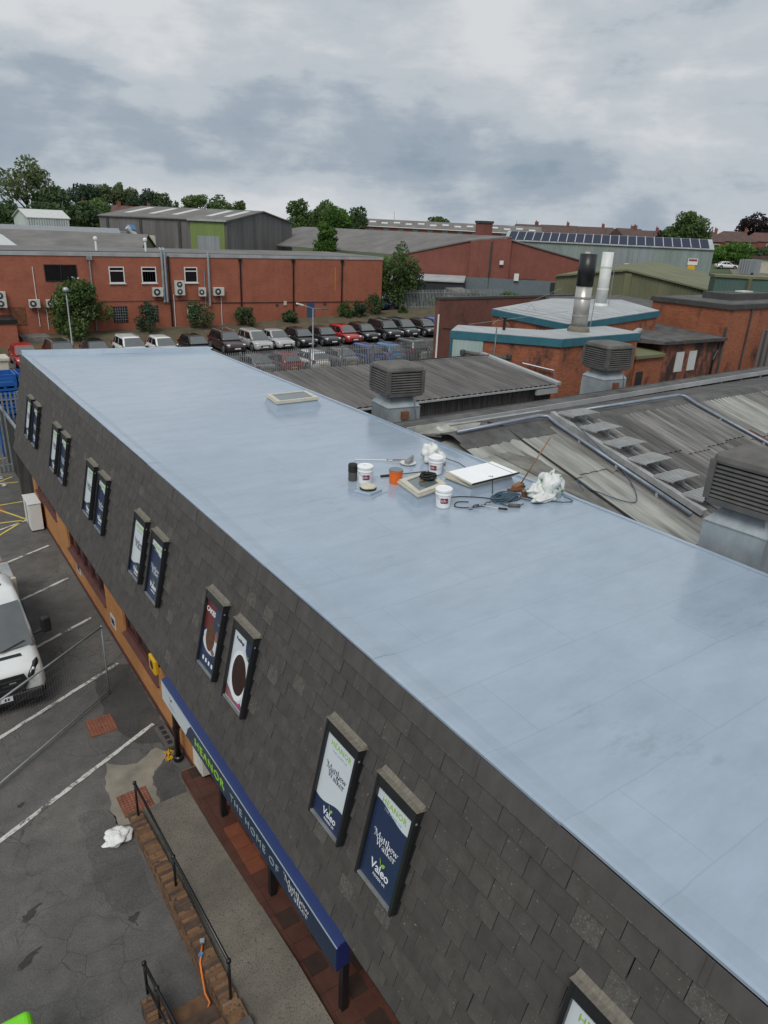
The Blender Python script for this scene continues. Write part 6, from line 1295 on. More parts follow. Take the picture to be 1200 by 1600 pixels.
# tall block
tb_ = thing('tall_brick_block', (42, 25, 0), 'tall old brick block with dark parapet right of the boiler house', 'building')
MB().box(38.4, 47.0, 22.0, 26.9, 0, 7.12).build('wall', M['brick_old'], tb_); MB().box(38.3, 47.1, 21.9, 27.0, 7.12, 7.38).build('parapet', M['felt_dark'], tb_); MB().box(38.6, 46.8, 22.2, 26.7, 7.38, 7.39).build('roof', M['felt_grey'], tb_)
MB().tube([(40.6, 21.93, 7.1), (40.6, 21.93, 3.0)], 0.05, 8).build('downpipe', M['soot'], tb_); MB().tube([(38.34, 21.95, 6.2), (38.34, 21.95, 3.0)], 0.07, 8).build('downpipe', M['soot'], tb_)
MB().box(42.3, 47.0, 20.6, 21.99, 0, 5.9).build('side_block', M['clad_grey'], tb_)
MB().box(41.0, 45.6, 23.6, 25.4, 7.391, 7.75).build('roof_box', M['felt_dark'], tb_); MB().box(43.4, 44.4, 24.2, 24.8, 7.751, 7.82).build('hatch', M['roof_light'], tb_)
# parapet clutter in front of the annexe
pc = thing('coping_strip', (30, 19.5, 4), 'long rubble-strewn flat roof strip between the sheds and brick annexe', 'roof')
MB().box(22.2, 46.0, 16.6, 21.2, 0, 3.6).build('wall', M['brick_old'], pc); MB().box(22.1, 46.1, 16.5, 21.25, 3.601, 3.73).build('roof', M['flash_stain'], pc)
for k in range(10):
    x = 24.0 + k * 1.7; MB().box(x, x + random.uniform(0.3, 0.9), 17.6 + random.uniform(-0.4, 0.9), 18.9, 3.731, 3.8 + random.uniform(0, 0.3)).build('loose_slab', M[random.choice(('flash_pale', 'felt_dark', 'pale_cap'))], pc)
MB().bar((30.5, 17.3, 4.55), (44.5, 17.7, 4.6), 0.05, 0.05).build('guard_rail', M['tray_grey'], pc)
for k in range(9): MB().box(31 + k * 1.6, 31.05 + k * 1.6, 17.3 + k * 0.045, 17.35 + k * 0.045, 3.73, 4.55).build('guard_post', M['tray_grey'], pc)
# sooty boundary wall behind the containers
swl = thing('sooty_wall', (42, 43, 0), 'high dark brick wall behind the boiler house with white corner pipe', 'wall')
MB().box(35.2, 52.0, 43.0, 43.5, 0, 5.65).build('wall', M['brick_dark'], swl); MB().box(35.15, 52.05, 42.94, 43.56, 5.651, 5.82).build('coping', M['felt_dark'], swl); MB().tube([(35.08, 42.9, 0), (35.08, 42.9, 4.6)], 0.07, 8).build('corner_pipe', M['upvc'], swl); MB().tube([(35.6, 42.93, 3.6), (37.2, 42.93, 3.4)], 0.03, 6).build('conduit', M['soot'], swl); MB().box(37.1, 37.3, 42.85, 42.99, 3.2, 3.5).build('lamp_box', M['black_metal'], swl)
# dark roof joining that wall to the annexe
md = thing('low_dark_roof', (45, 38, 0), 'dark flat roof and slated slope behind the annexe', 'roof'); MB().box(46.5, 56, 29.0, 42.9, 0, 4.9).build('wall', M['brick_dark'], md); MB().prism([(46.4, 28.9), (56, 28.9), (56, 42.9), (46.4, 42.9)], 4.901, [5.2, 5.2, 5.7, 5.7]).build('roof', M['felt_grey'], md)

# ------------------------------------------------------------------ brick offices behind the cars
of = thing('brick_offices', (25, 66, 0), 'long two-storey red brick offices with pale parapet above the parked cars', 'building')
OY, OX0, OX1, OZ = 66.0, 5.0, 45.75, 7.42
MB().box(OX0, OX1, OY, OY + 12, 0, OZ - 0.12).build('wall', M['brick_red'], of); MB().box(OX0 - 0.05, OX1 + 0.05, OY - 0.06, OY + 12.05, OZ - 0.119, OZ + 0.16).build('parapet_capping', M['pale_cap'], of); MB().box(OX0 + 0.4, OX1 - 0.4, OY + 0.4, OY + 11.6, OZ + 0.161, OZ + 0.175).build('roof', M['roof_asbestos'], of)
def owin(x0, x1, z0, z1, fm, n=1, tr=None, grid=0):
    w = MB().box(x0, x1, OY - 0.012, OY - 0.004, z0, z1).build('window', M['glass'], of); t = 0.075
    for a in ((x0 - 0.01, x0 + t, z0 - 0.01, z1 + 0.01), (x1 - t, x1 + 0.01, z0 - 0.01, z1 + 0.01)): MB().box(a[0], a[1], OY - 0.05, OY - 0.0125, a[2], a[3]).build('frame', M[fm], w)
    MB().box(x0 + t + 0.001, x1 - t - 0.001, OY - 0.05, OY - 0.0125, z0 - 0.01, z0 + t).build('frame', M[fm], w); MB().box(x0 + t + 0.001, x1 - t - 0.001, OY - 0.05, OY - 0.0125, z1 - t, z1 + 0.01).build('frame', M[fm], w)
    for k in range(1, n): q = x0 + (x1 - x0) * k / n; MB().box(q - 0.04, q + 0.04, OY - 0.045, OY - 0.0125, z0 + t + 0.001, z1 - t - 0.001).build('mullion', M[fm], w)
    if tr: MB().box(x0 + t + 0.001, x1 - t - 0.001, OY - 0.045, OY - 0.0125, tr - 0.045, tr + 0.045).build('transom', M[fm], w)
    for k in range(grid):
        q = x0 + (x1 - x0) * (k + 1) / (grid + 1); MB().box(q - 0.015, q + 0.015, OY - 0.08, OY - 0.055, z0, z1).build('security_bar', M['galv_dull'], w); zq = z0 + (z1 - z0) * (k + 1) / (grid + 1); MB().box(x0, x1, OY - 0.10, OY - 0.081, zq - 0.015, zq + 0.015).build('security_bar', M['galv_dull'], w)
    return w
owin(12.13, 14.64, 5.29, 6.6, 'black_frame', 2)
for a in ((17.24, 18.52), (20.01, 21.31), (23.88, 25.1)):
    w = owin(a[0], a[1], 5.12, 6.46, 'upvc', 1, 6.12); MB().box(a[0] - 0.08, a[1] + 0.08, OY - 0.12, OY - 0.001, 5.03, 5.105).build('sill', M['upvc'], w)
for k in range(5): MB().box(20.15 + k * 0.22, 20.29 + k * 0.22, OY - 0.0118, OY - 0.0121 + 0.0001, 5.2, 6.05).build('blind_slat', M['cream'], of)
owin(17.28, 18.47, 1.82, 3.16, 'black_frame', 1, None, 5); owin(20.06, 21.22, 1.78, 3.16, 'black_frame', 1, None, 5); owin(23.95, 25.1, 1.75, 3.1, 'cream', 1, None, 4)
MB().box(9.08, 10.3, OY - 0.03, OY - 0.002, 1.85, 3.3).build('shutter', M['rust'], of)
d = MB().box(36.55, 37.4, OY - 0.05, OY - 0.002, 0.83, 3.09).build('door', M['door_blue'], of); MB().box(37.25, 37.32, OY - 0.09, OY - 0.051, 1.85, 1.95).build('handle', M['galv'], d)
for x in (29.34, 34.98, 40.65):
    p = MB().tube([(x, OY - 0.09, 7.1), (x, OY - 0.09, 1.0)], 0.075, 8).build('downpipe', M['black_metal'], of); MB().box(x - 0.15, x + 0.15, OY - 0.2, OY - 0.001, 7.0, 7.28).build('hopper', M['black_metal'], p)
p = MB().tube([(15.72, OY - 0.09, 7.3), (15.72, OY - 0.09, 1.2)], 0.07, 8).build('downpipe', M['galv_dull'], of); MB().box(15.5, 15.94, OY - 0.2, OY - 0.001, 7.0, 7.3).build('hopper', M['galv_dull'], p)
for x in (21.85, 22.12): MB().tube([(x, OY - 0.14, 3.45), (x, OY - 0.14, 7.9), (x + 0.05, OY + 0.4, 8.0)], 0.105, 8).build('extract_duct', M['galv'], of)
MB().tube([(22.45, OY - 0.1, 7.4), (22.45, OY - 0.1, 0.8)], 0.075, 8).build('downpipe', M['black_metal'], of); MB().tube([(26.15, OY - 0.14, 7.8), (26.15, OY - 0.14, 3.0)], 0.11, 8).build('extract_duct', M['galv'], of); MB().tube([(25.75, OY - 0.06, 6.3), (25.75, OY - 0.06, 2.7)], 0.045, 6).build('conduit', M['galv_dull'], of)
for x, za, zb in ((11.25, 6.4, 1.7), (11.9, 3.3, 1.4), (22.75, 4.1, 0.8), (27.3, 3.9, 1.2)): MB().tube([(x, OY - 0.05, za), (x, OY - 0.05, zb)], 0.03, 6).build('conduit', M['upvc'], of)
MB().tube([(26.2, OY - 0.05, 3.3), (45.6, OY - 0.05, 3.05)], 0.03, 6).build('cable_run', M['black_metal'], of); MB().tube([(16.3, OY - 0.05, 3.62), (26.0, OY - 0.05, 3.55)], 0.02, 6).build('cable_run', M['black_metal'], of); MB().tube([(39.85, OY - 0.04, 6.5), (39.85, OY - 0.04, 4.2)], 0.025, 6).build('gas_pipe', M['yellow'], of)
for x in (33.0, 35.2, 38.5): MB().box(x, x + 0.3, OY - 0.06, OY - 0.001, 2.85, 3.05).build('vent', M['soot'], of)
MB().box(33.9, 34.2, OY - 0.1, OY - 0.001, 2.9, 3.3).build('flood_light', M['cream'], of)
MB().tube([(5, OY - 0.1, 7.62), (20, OY + 0.2, 7.68), (33, OY + 0.1, 7.6), (45.7, OY, 7.58)], 0.025, 6).build('cable_run', M['soot'], of)
def acunit(x0, x1, z0, z1, fans, label):
    t = thing('wall_air_unit', ((x0 + x1) / 2, OY - 0.3, z0), label, 'air conditioner', 'condensers on the office wall')
    MB().box(x0, x1, OY - 0.42, OY - 0.06, z0, z1).build('casing', M['ac_white'], t, bevel=0.02)
    n = fans; hh = (z1 - z0) / n
    for k in range(n):
        c = ((x0 + x1) / 2 - (0.12 if n == 1 else 0.05), z0 + hh * (k + 0.5)); r = min(hh, x1 - x0) * 0.40
        f = MB(); f.lathe((0, 0, 0), [(r, 0), (r * 0.98, 0.02), (r * 0.45, 0.012)], 18); f.v = [(c[0] + v[0], OY - 0.421 - v[2], c[1] + v[1]) for v in f.v]; fo = f.build('fan_grille', M['ac_dark'], t)
        f = MB(); f.lathe((0, 0, 0), [(r * 0.42, 0), (r * 0.36, 0.02)], 14); f.v = [(c[0] + v[0], OY - 0.436 - v[2], c[1] + v[1]) for v in f.v]; f.build('fan_hub', M['ac_white'], fo)
    for x in (x0 + 0.1, x1 - 0.16): MB().box(x, x + 0.06, OY - 0.4, OY - 0.001, z0 - 0.08, z0 - 0.002).build('bracket', M['galv_dull'], t)
acunit(8.2, 8.97, 3.31, 4.55, 2, 'tall twin-fan condenser at the far end of the office wall'); acunit(10.6, 11.43, 3.25, 3.9, 1, 'condenser below the wide dark window, clear of the bush'); acunit(11.92, 12.76, 3.25, 3.88, 1, 'condenser partly behind the flowering bush'); acunit(20.8, 21.72, 3.97, 4.73, 1, 'condenser under the white window beside the silver ducts')
acunit(22.85, 23.72, 4.05, 5.31, 2, 'twin-fan condenser right of the silver ducts'); acunit(25.1, 25.72, 3.92, 4.69, 1, 'condenser left of the single grey wall duct'); acunit(26.5, 27.5, 3.96, 4.7, 1, 'condenser right of the single grey wall duct')
gp_ = thing('brick_pier', (8.4, 63, 0), 'small brick bin store with dark capping at the office end', 'store'); MB().box(5.0, 9.0, 62.6, 65.6, 0, 2.45).build('wall', M['brick_red'], gp_); MB().box(4.9, 9.1, 62.5, 65.7, 2.451, 2.75).build('capping', M['black_frame'], gp_)
for k in range(2): MB().box(9.4 + k * 0.0, 11.5, 63.5, 65.5, 0.3 + k * 0.5, 0.7 + k * 0.5).build('block_step', M['flash_stain'], gp_)
# planted bank between cars and offices
mb = MB(); P = []
for j in range(7):
    q = j / 6; P.append([(x, 60.9 + q * 5.2 + 0.15 * math.sin(x * 1.7 + j), zg(x, 60.9 + q * 5.2) + 0.02 + (0.55 + 0.4 * max(0, (x - 30) / 20)) * min(1, q * 1.4) + random.uniform(-0.05, 0.05)) for x in np.linspace(4, 62, 70)])
mb.grid(P); tag(mb.build('bank', M['soil'], smooth=True), kind='structure')
palisade('palisade_fence', (48.5, 66.3, 2.0), (60.0, 62.0, 2.4), 2.2, 'weathered palisade fence on the planted bank beside the offices', 0.17, 2.6)

# ------------------------------------------------------------------ foliage
def crown_mesh(name, c, rx, ry, rz, n, size, m, seed, clumps=16, hollow=0.55, squash=1.0):
    r = np.random.default_rng(seed)
    cc = r.normal(size=(clumps, 3)); cc /= np.linalg.norm(cc, axis=1)[:, None]; cc *= r.uniform(hollow, 0.9, (clumps, 1)); cc[:, 2] = np.where(cc[:, 2] < -0.55, -cc[:, 2], cc[:, 2]); cc[0] = (0, 0, 0)
    cr = r.uniform(0.24, 0.46, clumps); cr[0] = 0.62
    idx = r.choice(clumps, n, p=(cr ** 2) / np.sum(cr ** 2))
    d = r.normal(size=(n, 3)); d /= np.linalg.norm(d, axis=1)[:, None]
    rad = cr[idx] * r.uniform(0.35, 1.08, n) ** 0.5
    p = cc[idx] + d * rad[:, None]
    p *= np.array([rx, ry, rz]); p += np.array(c)
    a = r.normal(size=(n, 3)); a /= np.linalg.norm(a, axis=1)[:, None]; b = np.cross(a, r.normal(size=(n, 3))); b /= np.linalg.norm(b, axis=1)[:, None]
    s = size * r.uniform(0.6, 1.25, n)[:, None]
    V = np.stack([p - a * s, p + b * s * 0.55, p + a * s, p - b * s * 0.55], 1).reshape(-1, 3)
    me = bpy.data.meshes.new(name); me.vertices.add(n * 4); me.vertices.foreach_set('co', V.ravel()); me.loops.add(n * 4); me.loops.foreach_set('vertex_index', np.arange(n * 4)); me.polygons.add(n); me.polygons.foreach_set('loop_start', np.arange(n) * 4); me.polygons.foreach_set('loop_total', np.full(n, 4))
    at = me.attributes.new('leaf', 'FLOAT', 'FACE'); tone = r.uniform(0, 1, clumps); at.data.foreach_set('value', np.clip(tone[idx] * 0.6 + r.uniform(0, 0.4, n), 0, 1).astype(np.float32))
    me.materials.append(m); me.update(); return me
seed_ = [100]
def tree(name, x, y, H, Wd, m, label, group=None, n=3800, size=None, base=0.22, cat='tree', z=None, clumps=18, trunk=True):
    seed_[0] += 1; z = zg(x, y) if z is None else z
    t = thing(name, (x, y, z), label, cat, group)
    ch = H * (1 - base); c = (0, 0, H * base + ch * 0.5)
    size = size or max(0.10, Wd * 0.035)
    if trunk:
        tr = MB(); rt = 0.035 * H; h = H * 0.75
        tr.tube([(0, 0, -0.2), (0.02 * H, 0, H * 0.2), (0, 0.015 * H, H * 0.45), (0.01 * H, 0, h)], [rt, rt * 0.75, rt * 0.5, rt * 0.15], 8)
        for k in range(6):
            a = k * 1.05 + seed_[0]; z0 = H * (0.25 + 0.07 * k); tr.tube([(0, 0, z0), (math.cos(a) * Wd * 0.18, math.sin(a) * Wd * 0.18, z0 + H * 0.12), (math.cos(a) * Wd * 0.34, math.sin(a) * Wd * 0.34, z0 + H * 0.24)], [rt * 0.4, rt * 0.25, rt * 0.08], 5)
        link('trunk', tr.mesh('trunk', M['bark']), t)
    link('crown', crown_mesh('crown', c, Wd / 2 * 1.08, Wd / 2 * 1.08, ch / 2 * 1.04, n, size, M[m], seed_[0], clumps), t)
    return t
GF = 'trees on the far hillside'
tree('tall_tree', 28.4, 162.4, 14.6, 9.0, 'leaf_pale', 'tallest pale feathery tree standing above the dark wood', GF, 2300, 0.36, 0.40, clumps=13)
for x, y, H, w, l in ((23.0, 148, 7.6, 7.5, 'dark broad tree at the left frame edge'), (32.0, 156.9, 9.8, 8.0, 'dark round tree just right of the tallest pale tree'), (36.0, 151.2, 7.6, 6.0, 'dark tree at the right end of the left-hand wood'), (27.5, 142.0, 7.6, 7.5, 'dark blue-green tree directly behind the white metal shed'), (19.0, 150.0, 7.0, 7.0, 'dark low tree partly cut by the left frame edge')): tree('dense_tree', x, y, H, w, 'leaf_dark', l, GF, 4200, 0.40, 0.12)
tree('dense_tree', 41.7, 164.8, 8.3, 7.4, 'leaf_mid', 'round green tree in front of the red roofed houses', GF, 3400, 0.36, 0.1); tree('dense_tree', 53.9, 223.6, 10.6, 10, 'leaf_bluish', 'bluish tree behind the red roofed houses', GF, 3000, 0.46, 0.2)
for x, y, H, l in ((63.8, 241.7, 10.2, 'leftmost pale slender tree of the hillside row'), (67.6, 240.7, 10.4, 'middle pale slender tree of the hillside row'), (71.3, 239.6, 10.0, 'rightmost pale slender tree of the hillside row')): tree('slender_tree', x, y, H, 6.2, 'leaf_pale', l, GF, 2200, 0.40, 0.35)
tree('dense_tree', 71.6, 229.1, 9.6, 8.2, 'leaf_bluish', 'bluish round tree right of the slender hillside row', GF, 2800, 0.42, 0.12); tree('dense_tree', 76.2, 227.7, 9.3, 8.0, 'leaf_dark', 'dark round tree above the left end of the grey warehouse', GF, 2800, 0.42, 0.1); tree('small_tree', 80.2, 226.2, 6.6, 3.2, 'leaf_mid', 'small round tree poking over the grey warehouse ridge', GF, 1200, 0.32)
tree('dense_tree', 90.8, 232.9, 8.6, 11, 'leaf_mid', 'broad green tree over the middle of the grey warehouse', GF, 3200, 0.42, 0.1); tree('dense_tree', 96.6, 230.9, 9.2, 8.0, 'leaf_mid', 'rounded green tree right of the broad one over the warehouse', GF, 2800, 0.42, 0.1); tree('small_tree', 102.0, 228.2, 7.6, 4.0, 'leaf_mid', 'small round tree above the warehouse gable peak', GF, 1300, 0.34)
for x, y, H, w, m, l in ((91.4, 166.6, 9.3, 8.6, 'leaf_mid', 'green tree just right of the warehouse gable'), (95.4, 160.7, 9.1, 8.6, 'leaf_mid', 'green tree in the middle clump right of the warehouse'), (87.6, 145.9, 8.6, 8.2, 'leaf_bright', 'bright green foremost tree of the clump right of the warehouse'), (102.4, 160.1, 8.3, 7.4, 'leaf_dark', 'dark rightmost tree of the clump above the shed roof')): tree('dense_tree', x, y, H, w, m, l, GF, 3600, 0.36, 0.08)
tree('small_tree', 163.0, 202.6, 5.3, 6.6, 'leaf_mid', 'small tree behind the long terrace roof', GF, 1400, 0.42)
tree('tall_tree', 175.5, 115.3, 10.0, 9.8, 'leaf_mid', 'green tree above the right end of the solar panels', GF, 3800, 0.38, 0.15); tree('small_tree', 178.5, 121.6, 7.4, 6.4, 'leaf_mid', 'lower green tree left of the one above the solar panels', GF, 2000, 0.36, 0.1); tree('tall_tree', 226.5, 127.8, 9.6, 11.2, 'leaf_copper', 'dark copper beech near the right frame edge', GF, 3200, 0.46, 0.15); tree('small_tree', 188.9, 131.2, 5.4, 6.0, 'leaf_copper', 'dark copper shrub behind the solar panels', GF, 1400, 0.36, 0.1)
tree('leafy_tree', 47.9, 66.8, 7.5, 5.0, 'leaf_mid', 'leafy young tree against the brick office corner', None, 5200, 0.17, 0.10); tree('leafy_tree', 50.6, 67.6, 5.6, 4.2, 'leaf_bluish', 'lower leafy tree beside the corner tree on the bank', None, 3000, 0.16, 0.05)
fb = tree('flowering_bush', 14.0, 64.6, 4.6, 4.5, 'leaf_mid', 'large green elder bush with cream flowers against the offices', None, 6500, 0.15, 0.02, 'bush', zg(14, 64.4) + 0.2)
fl = crown_mesh('flower_heads', (0, 0, 2.5), 2.4, 2.4, 2.2, 60, 0.11, M['cream'], 77, 20); link('flower_heads', fl, fb)
GS = 'shrubs along the office wall'
for x, h, w, m, l in ((19.8, 2.6, 2.2, 'leaf_bluish', 'rounded shrub below the right barred window'), (24.45, 2.4, 2.6, 'leaf_dark', 'broad dark shrub between the ducts'), (29.15, 2.0, 1.9, 'leaf_dark', 'dark shrub at the foot of a black downpipe'), (33.9, 1.3, 1.6, 'leaf_dark', 'low shrub left of the blue door'), (40.4, 1.9, 1.5, 'leaf_mid', 'mid green shrub before the third black downpipe'), (41.9, 1.8, 1.7, 'leaf_bluish', 'pale shrub between two darker ones at the office corner'), (43.9, 2.5, 1.8, 'leaf_dark', 'tallest dark shrub by the office corner'), (47.6, 1.2, 1.0, 'leaf_mid', 'tiny shrub on the bank behind the last cars')): tree('shrub', x, 64.6, h, w, m, l, GS, 1500, 0.11, 0.0, 'shrub', zg(x, 64.6) + 0.4, 12, False)
for x, y, h, w, l in ((56.0, 66.5, 1.8, 3.0, 'bramble clump behind the bank fence'), (59.5, 66.0, 2.2, 3.4, 'overgrown shrub beside the cream shed'), (64.0, 65.0, 2.0, 3.6, 'overgrown clump in front of the grey brick base'), (70.0, 60.5, 2.4, 3.2, 'bushy clump before the right end of the red brick works'), (53.5, 68.0, 2.0, 3.2, 'shrub behind the blue car on the bank')): tree('shrub', x, y, h, w, 'leaf_mid', l, 'shrubs on the rough ground', 1500, 0.16, 0.0, 'shrub', None, 12, False)

# ------------------------------------------------------------------ warehouses
def az(v): return Vector((math.sin(R(v)), math.cos(R(v))))
gw = thing('grey_warehouse', (43, 101, 0), 'grey corrugated warehouse with green door bay and shallow ridge roof', 'warehouse')
c0 = Vector((43.2, 101.2)); dg = Vector((0.80, 0.60)); ds = Vector((-0.60, 0.80)); ds = Vector((-0.78, 0.625)); wg, ls = 20.0, 18.4
dg = Vector((0.86, 0.51)); wg = 17.5
g0, g1 = c0, c0 + dg * wg; s1, s2_ = c0 + ds * ls, c0 + dg * wg + ds * ls; ez, rz_ = 10.5, 11.95
gz = zg(*c0) - 0.5; gm = (g0 + g1) / 2; sm_ = (s1 + s2_) / 2
mb = MB(); mb.poly([(*g0, gz), (*g1, gz), (*g1, ez), (*gm, rz_), (*g0, ez)]); mb.build('gable_wall', M['clad_grey'], gw)
mb = MB(); mb.poly([(*s1, gz), (*g0, gz), (*g0, ez), (*s1, ez)]); mb.build('wall', M['clad_grey'], gw); mb = MB(); mb.poly([(*g1, gz), (*s2_, gz), (*s2_, ez), (*g1, ez)]); mb.build('wall', M['clad_grey'], gw)
def slab(name, q, m, par, th=0.15): mb = MB(); mb.extr(q, (0, 0, th)); return mb.build(name, m, par)
ov = dg * -0.3
slab('roof', [(*(g0 - ds * 0.4 + ov), ez - 0.06), (*(gm - ds * 0.4), rz_), (*sm_, rz_), (*(s1 + ov), ez - 0.06)], M['roof_asbestos'], gw); slab('roof', [(*(gm - ds * 0.4), rz_), (*(g1 - ds * 0.4 - ov), ez - 0.06), (*(s2_ - ov), ez - 0.06), (*sm_, rz_)], M['roof_asbestos'], gw)
for k in (1.0, 3.6, 8.6, 12.0, 15.6):
    a = g0 + ds * k; b = gm + ds * k; p = a * 0.72 + b * 0.28; q = a * 0.12 + b * 0.88; za, zb = ez + (rz_ - ez) * 0.28, ez + (rz_ - ez) * 0.88
    slab('rooflight', [(*p, za + 0.12), (*q, zb + 0.12), (*(q + ds * 0.9), zb + 0.12), (*(p + ds * 0.9), za + 0.12)], M['roof_light'], gw, 0.06)
nrm_s = Vector((-dg.x, -dg.y))
def on_side(k0, k1, z0, z1, off): a = c0 + ds * k0 + nrm_s * off; b = c0 + ds * k1 + nrm_s * off; return [(*a, z0), (*a, z1), (*b, z1), (*b, z0)]
mb = MB(); mb.extr(on_side(0.3, 5.2, gz, ez - 0.2, 0.05), (*(nrm_s * 0.08), 0)); mb.build('door_bay', M['clad_lime'], gw)
mb = MB(); mb.extr(on_side(1.0, 4.2, gz, 8.4, 0.14), (*(nrm_s * 0.05), 0)); mb.build('roller_door', M['shutter'], gw)
for k in (6.6, 12.2, 17.0): mb = MB(); mb.extr(on_side(k, k + 0.35, gz, ez - 0.2, 0.05), (*(nrm_s * 0.08), 0)); mb.build('downpipe', M['soot'], gw)
mb = MB(); mb.extr(on_side(-0.2, 5.4, ez - 0.15, ez + 0.15, 0.35), (*(nrm_s * 0.12), 0)); mb.build('gutter', M['pale_cap'], gw)
iv = tree('ivy_column', 54.6, 93.3, 5.6, 3.3, 'leaf_bright', 'dense ivy-clad column at the right corner of the grey warehouse', None, 3600, 0.20, 0.0, 'ivy', 5.0, 22, True)
link('crown', crown_mesh('crown', (0.1, 0, 4.4), 1.5, 1.5, 1.2, 1600, 0.2, M['leaf_bright'], 402, 12), iv)
# low roofs left of the warehouse
def gable_shed(name, c, ax, L, Wd, z0, ze, zr, wm, rm, label, cat='shed'):
    t = thing(name, (c[0], c[1], z0), label, cat); c = Vector(c); u = Vector(ax).normalized(); v = Vector((-u.y, u.x)); a = u * L / 2; b = v * Wd / 2
    q = [c - a - b, c + a - b, c + a + b, c - a + b]
    MB().prism([tuple(p) for p in q], z0, ze).build('wall', M[wm], t)
    for s in (-1, 1): mb = MB(); mb.poly([(*(c + a * s - b), ze), (*(c + a * s + b), ze), (*(c + a * s), zr)]); mb.build('gable_wall', M[wm], t)
    o = u * 0.25
    for s in (-1, 1): slab('roof', [(*(c - a - o + b * s * 1.03), ze - 0.03), (*(c + a + o + b * s * 1.03), ze - 0.03), (*(c + a + o), zr), (*(c - a - o), zr)], M[rm], t, 0.10)
    return t
gable_shed('white_shed', (24.6, 130.5), (0.96, 0.28), 6.6, 4.6, 3.0, 9.75, 10.9, 'clad_white', 'roof_light', 'white metal gabled shed in front of the dark wood')
gable_shed('low_shed', (19.0, 97.0), (0.9, -0.42), 22, 14, 1.5, 6.9, 8.5, 'clad_olive', 'roof_asbestos', 'low corrugated shed roof behind the office parapet')
gable_shed('long_shed', (12.0, 107.0), (0.98, -0.18), 34, 10, 2.0, 7.6, 8.9, 'brick_buff', 'galv_dull', 'long low grey roof behind the office parapet at the left')
gable_shed('white_roof_shed', (9.5, 92.0), (0.6, 0.8), 12, 8, 1.5, 7.0, 8.1, 'clad_green', 'roof_light', 'small white-edged shed roof at the left frame edge')
pl_ = thing('rooftop_plant', (30.0, 104, 4.0), 'cluster of rooftop ducts and plant left of the grey warehouse', 'plant'); MB().box(29.0, 31.2, 104, 106, 5.5, 8.6).build('unit', M['galv'], pl_); MB().tube([(30.0, 103.6, 9.2), (31.8, 103.6, 7.4), (33.0, 103.6, 6.8)], 0.35, 10).build('duct', M['roof_light'], pl_); MB().box(32.2, 34.0, 104.5, 106, 5.5, 8.2).build('unit', M['cream'], pl_); MB().lathe((30.6, 103.9, 8.6), [(0.5, 0), (0.7, 0.3), (0.5, 0.9)], 12).build('cowl', M['paint_sky'], pl_)
for x, l in ((17.4, 'thin vent pipe standing up at the left of the office roof'), (21.8, 'pale ball-topped vent on the office roof')): t = thing('roof_vent', (x, 70, 7.6), l, 'vent'); MB().tube([(x, 70, 7.5), (x, 70, 8.4)], 0.10, 8).build('pipe', M['upvc'], t); MB().lathe((x, 70, 8.4), [(0.1, 0), (0.19, 0.1), (0.19, 0.26), (0.08, 0.36)], 12).build('cowl', M['upvc'], t)

# red brick works with shallow gable
rw_ = thing('brick_works', (68, 73, 0), 'red brick works with long shallow grey roof and grey painted base', 'warehouse')
d1 = Vector((75.8 - 59.84, 65.3 - 80.1)).normalized(); pa, pb, pc_, pd_ = Vector((58.6, 81.4)), Vector((65.8, 75.3)), Vector((69.9, 71.6)), Vector((76.4, 64.7)); bk = Vector((0.68, 0.733)); rk = Vector((-0.16, 0.987)); LB = 44.0
gz = 2.0
mb = MB(); mb.poly([(*pa, gz), (*pc_, gz), (*pc_, 9.95), (*pb, 9.3), (*pa, 7.1)]); mb.build('gable_wall', M['brick_red2'], rw_); mb = MB(); mb.poly([(*pc_, gz), (*pd_, gz), (*pd_, 7.5), (*pc_, 9.6)]); mb.build('gable_wall', M['brick_red2'], rw_)
pr = pc_ - bk * 0.0; mb = MB(); mb.extr([(*(pb + (pc_ - pb) * 0.05 - bk * 0.6), gz), (*(pc_ - bk * 0.6), gz), (*(pc_ - bk * 0.6), 9.95), (*(pb + (pc_ - pb) * 0.05 - bk * 0.6), 9.35)], (*(bk * 0.59), 0)); mb.build('stair_tower', M['brick_red2'], rw_)
slab('roof', [(*(pa - bk * 0.2), 7.15), (*(pb - bk * 0.2), 9.32), (*(pc_ - bk * 0.7), 9.98), (*(pc_ + rk * LB), 9.98), (*(pa + rk * LB), 7.15)], M['roof_asbestos'], rw_, 0.14); slab('roof', [(*(pc_ - bk * 0.2), 9.62), (*(pd_ - bk * 0.2), 7.5), (*(pd_ + bk * 30), 7.5), (*(pc_ + bk * 30), 9.62)], M['roof_asbestos'], rw_, 0.14)
mb = MB(); mb.extr([(*(pb - bk * 0.70), gz), (*(pd_ - bk * 0.1), gz), (*(pd_ - bk * 0.1), 4.9), (*(pb - bk * 0.70), 4.9)], (*(bk * 0.09), 0)); mb.build('painted_base', M['base_grey'], rw_)
mb = MB(); mb.extr([(*(pa - bk * 5.0), gz), (*(pb - bk * 5.0), gz), (*(pb - bk * 5.0), 4.4), (*(pa - bk * 5.0), 4.4)], (*(bk * 4.2), 0)); mb.build('dark_lean_to', M['near_black'], rw_); slab('lean_to_roof', [(*(pa - bk * 5.2), 4.42), (*(pb - bk * 5.2), 4.42), (*(pb - bk * 0.8), 4.9), (*(pa - bk * 0.8), 4.9)], M['pale_cap'], rw_)
ch = pc_ + rk * 6 + d1 * 1.0; MB().box(ch.x - 0.8, ch.x + 0.8, ch.y - 0.8, ch.y + 0.8, 9.0, 11.6).build('chimney', M['brick_red2'], rw_); MB().box(ch.x - 0.9, ch.x + 0.9, ch.y - 0.9, ch.y + 0.9, 11.601, 11.9).build('chimney_cap', M['soot'], rw_)
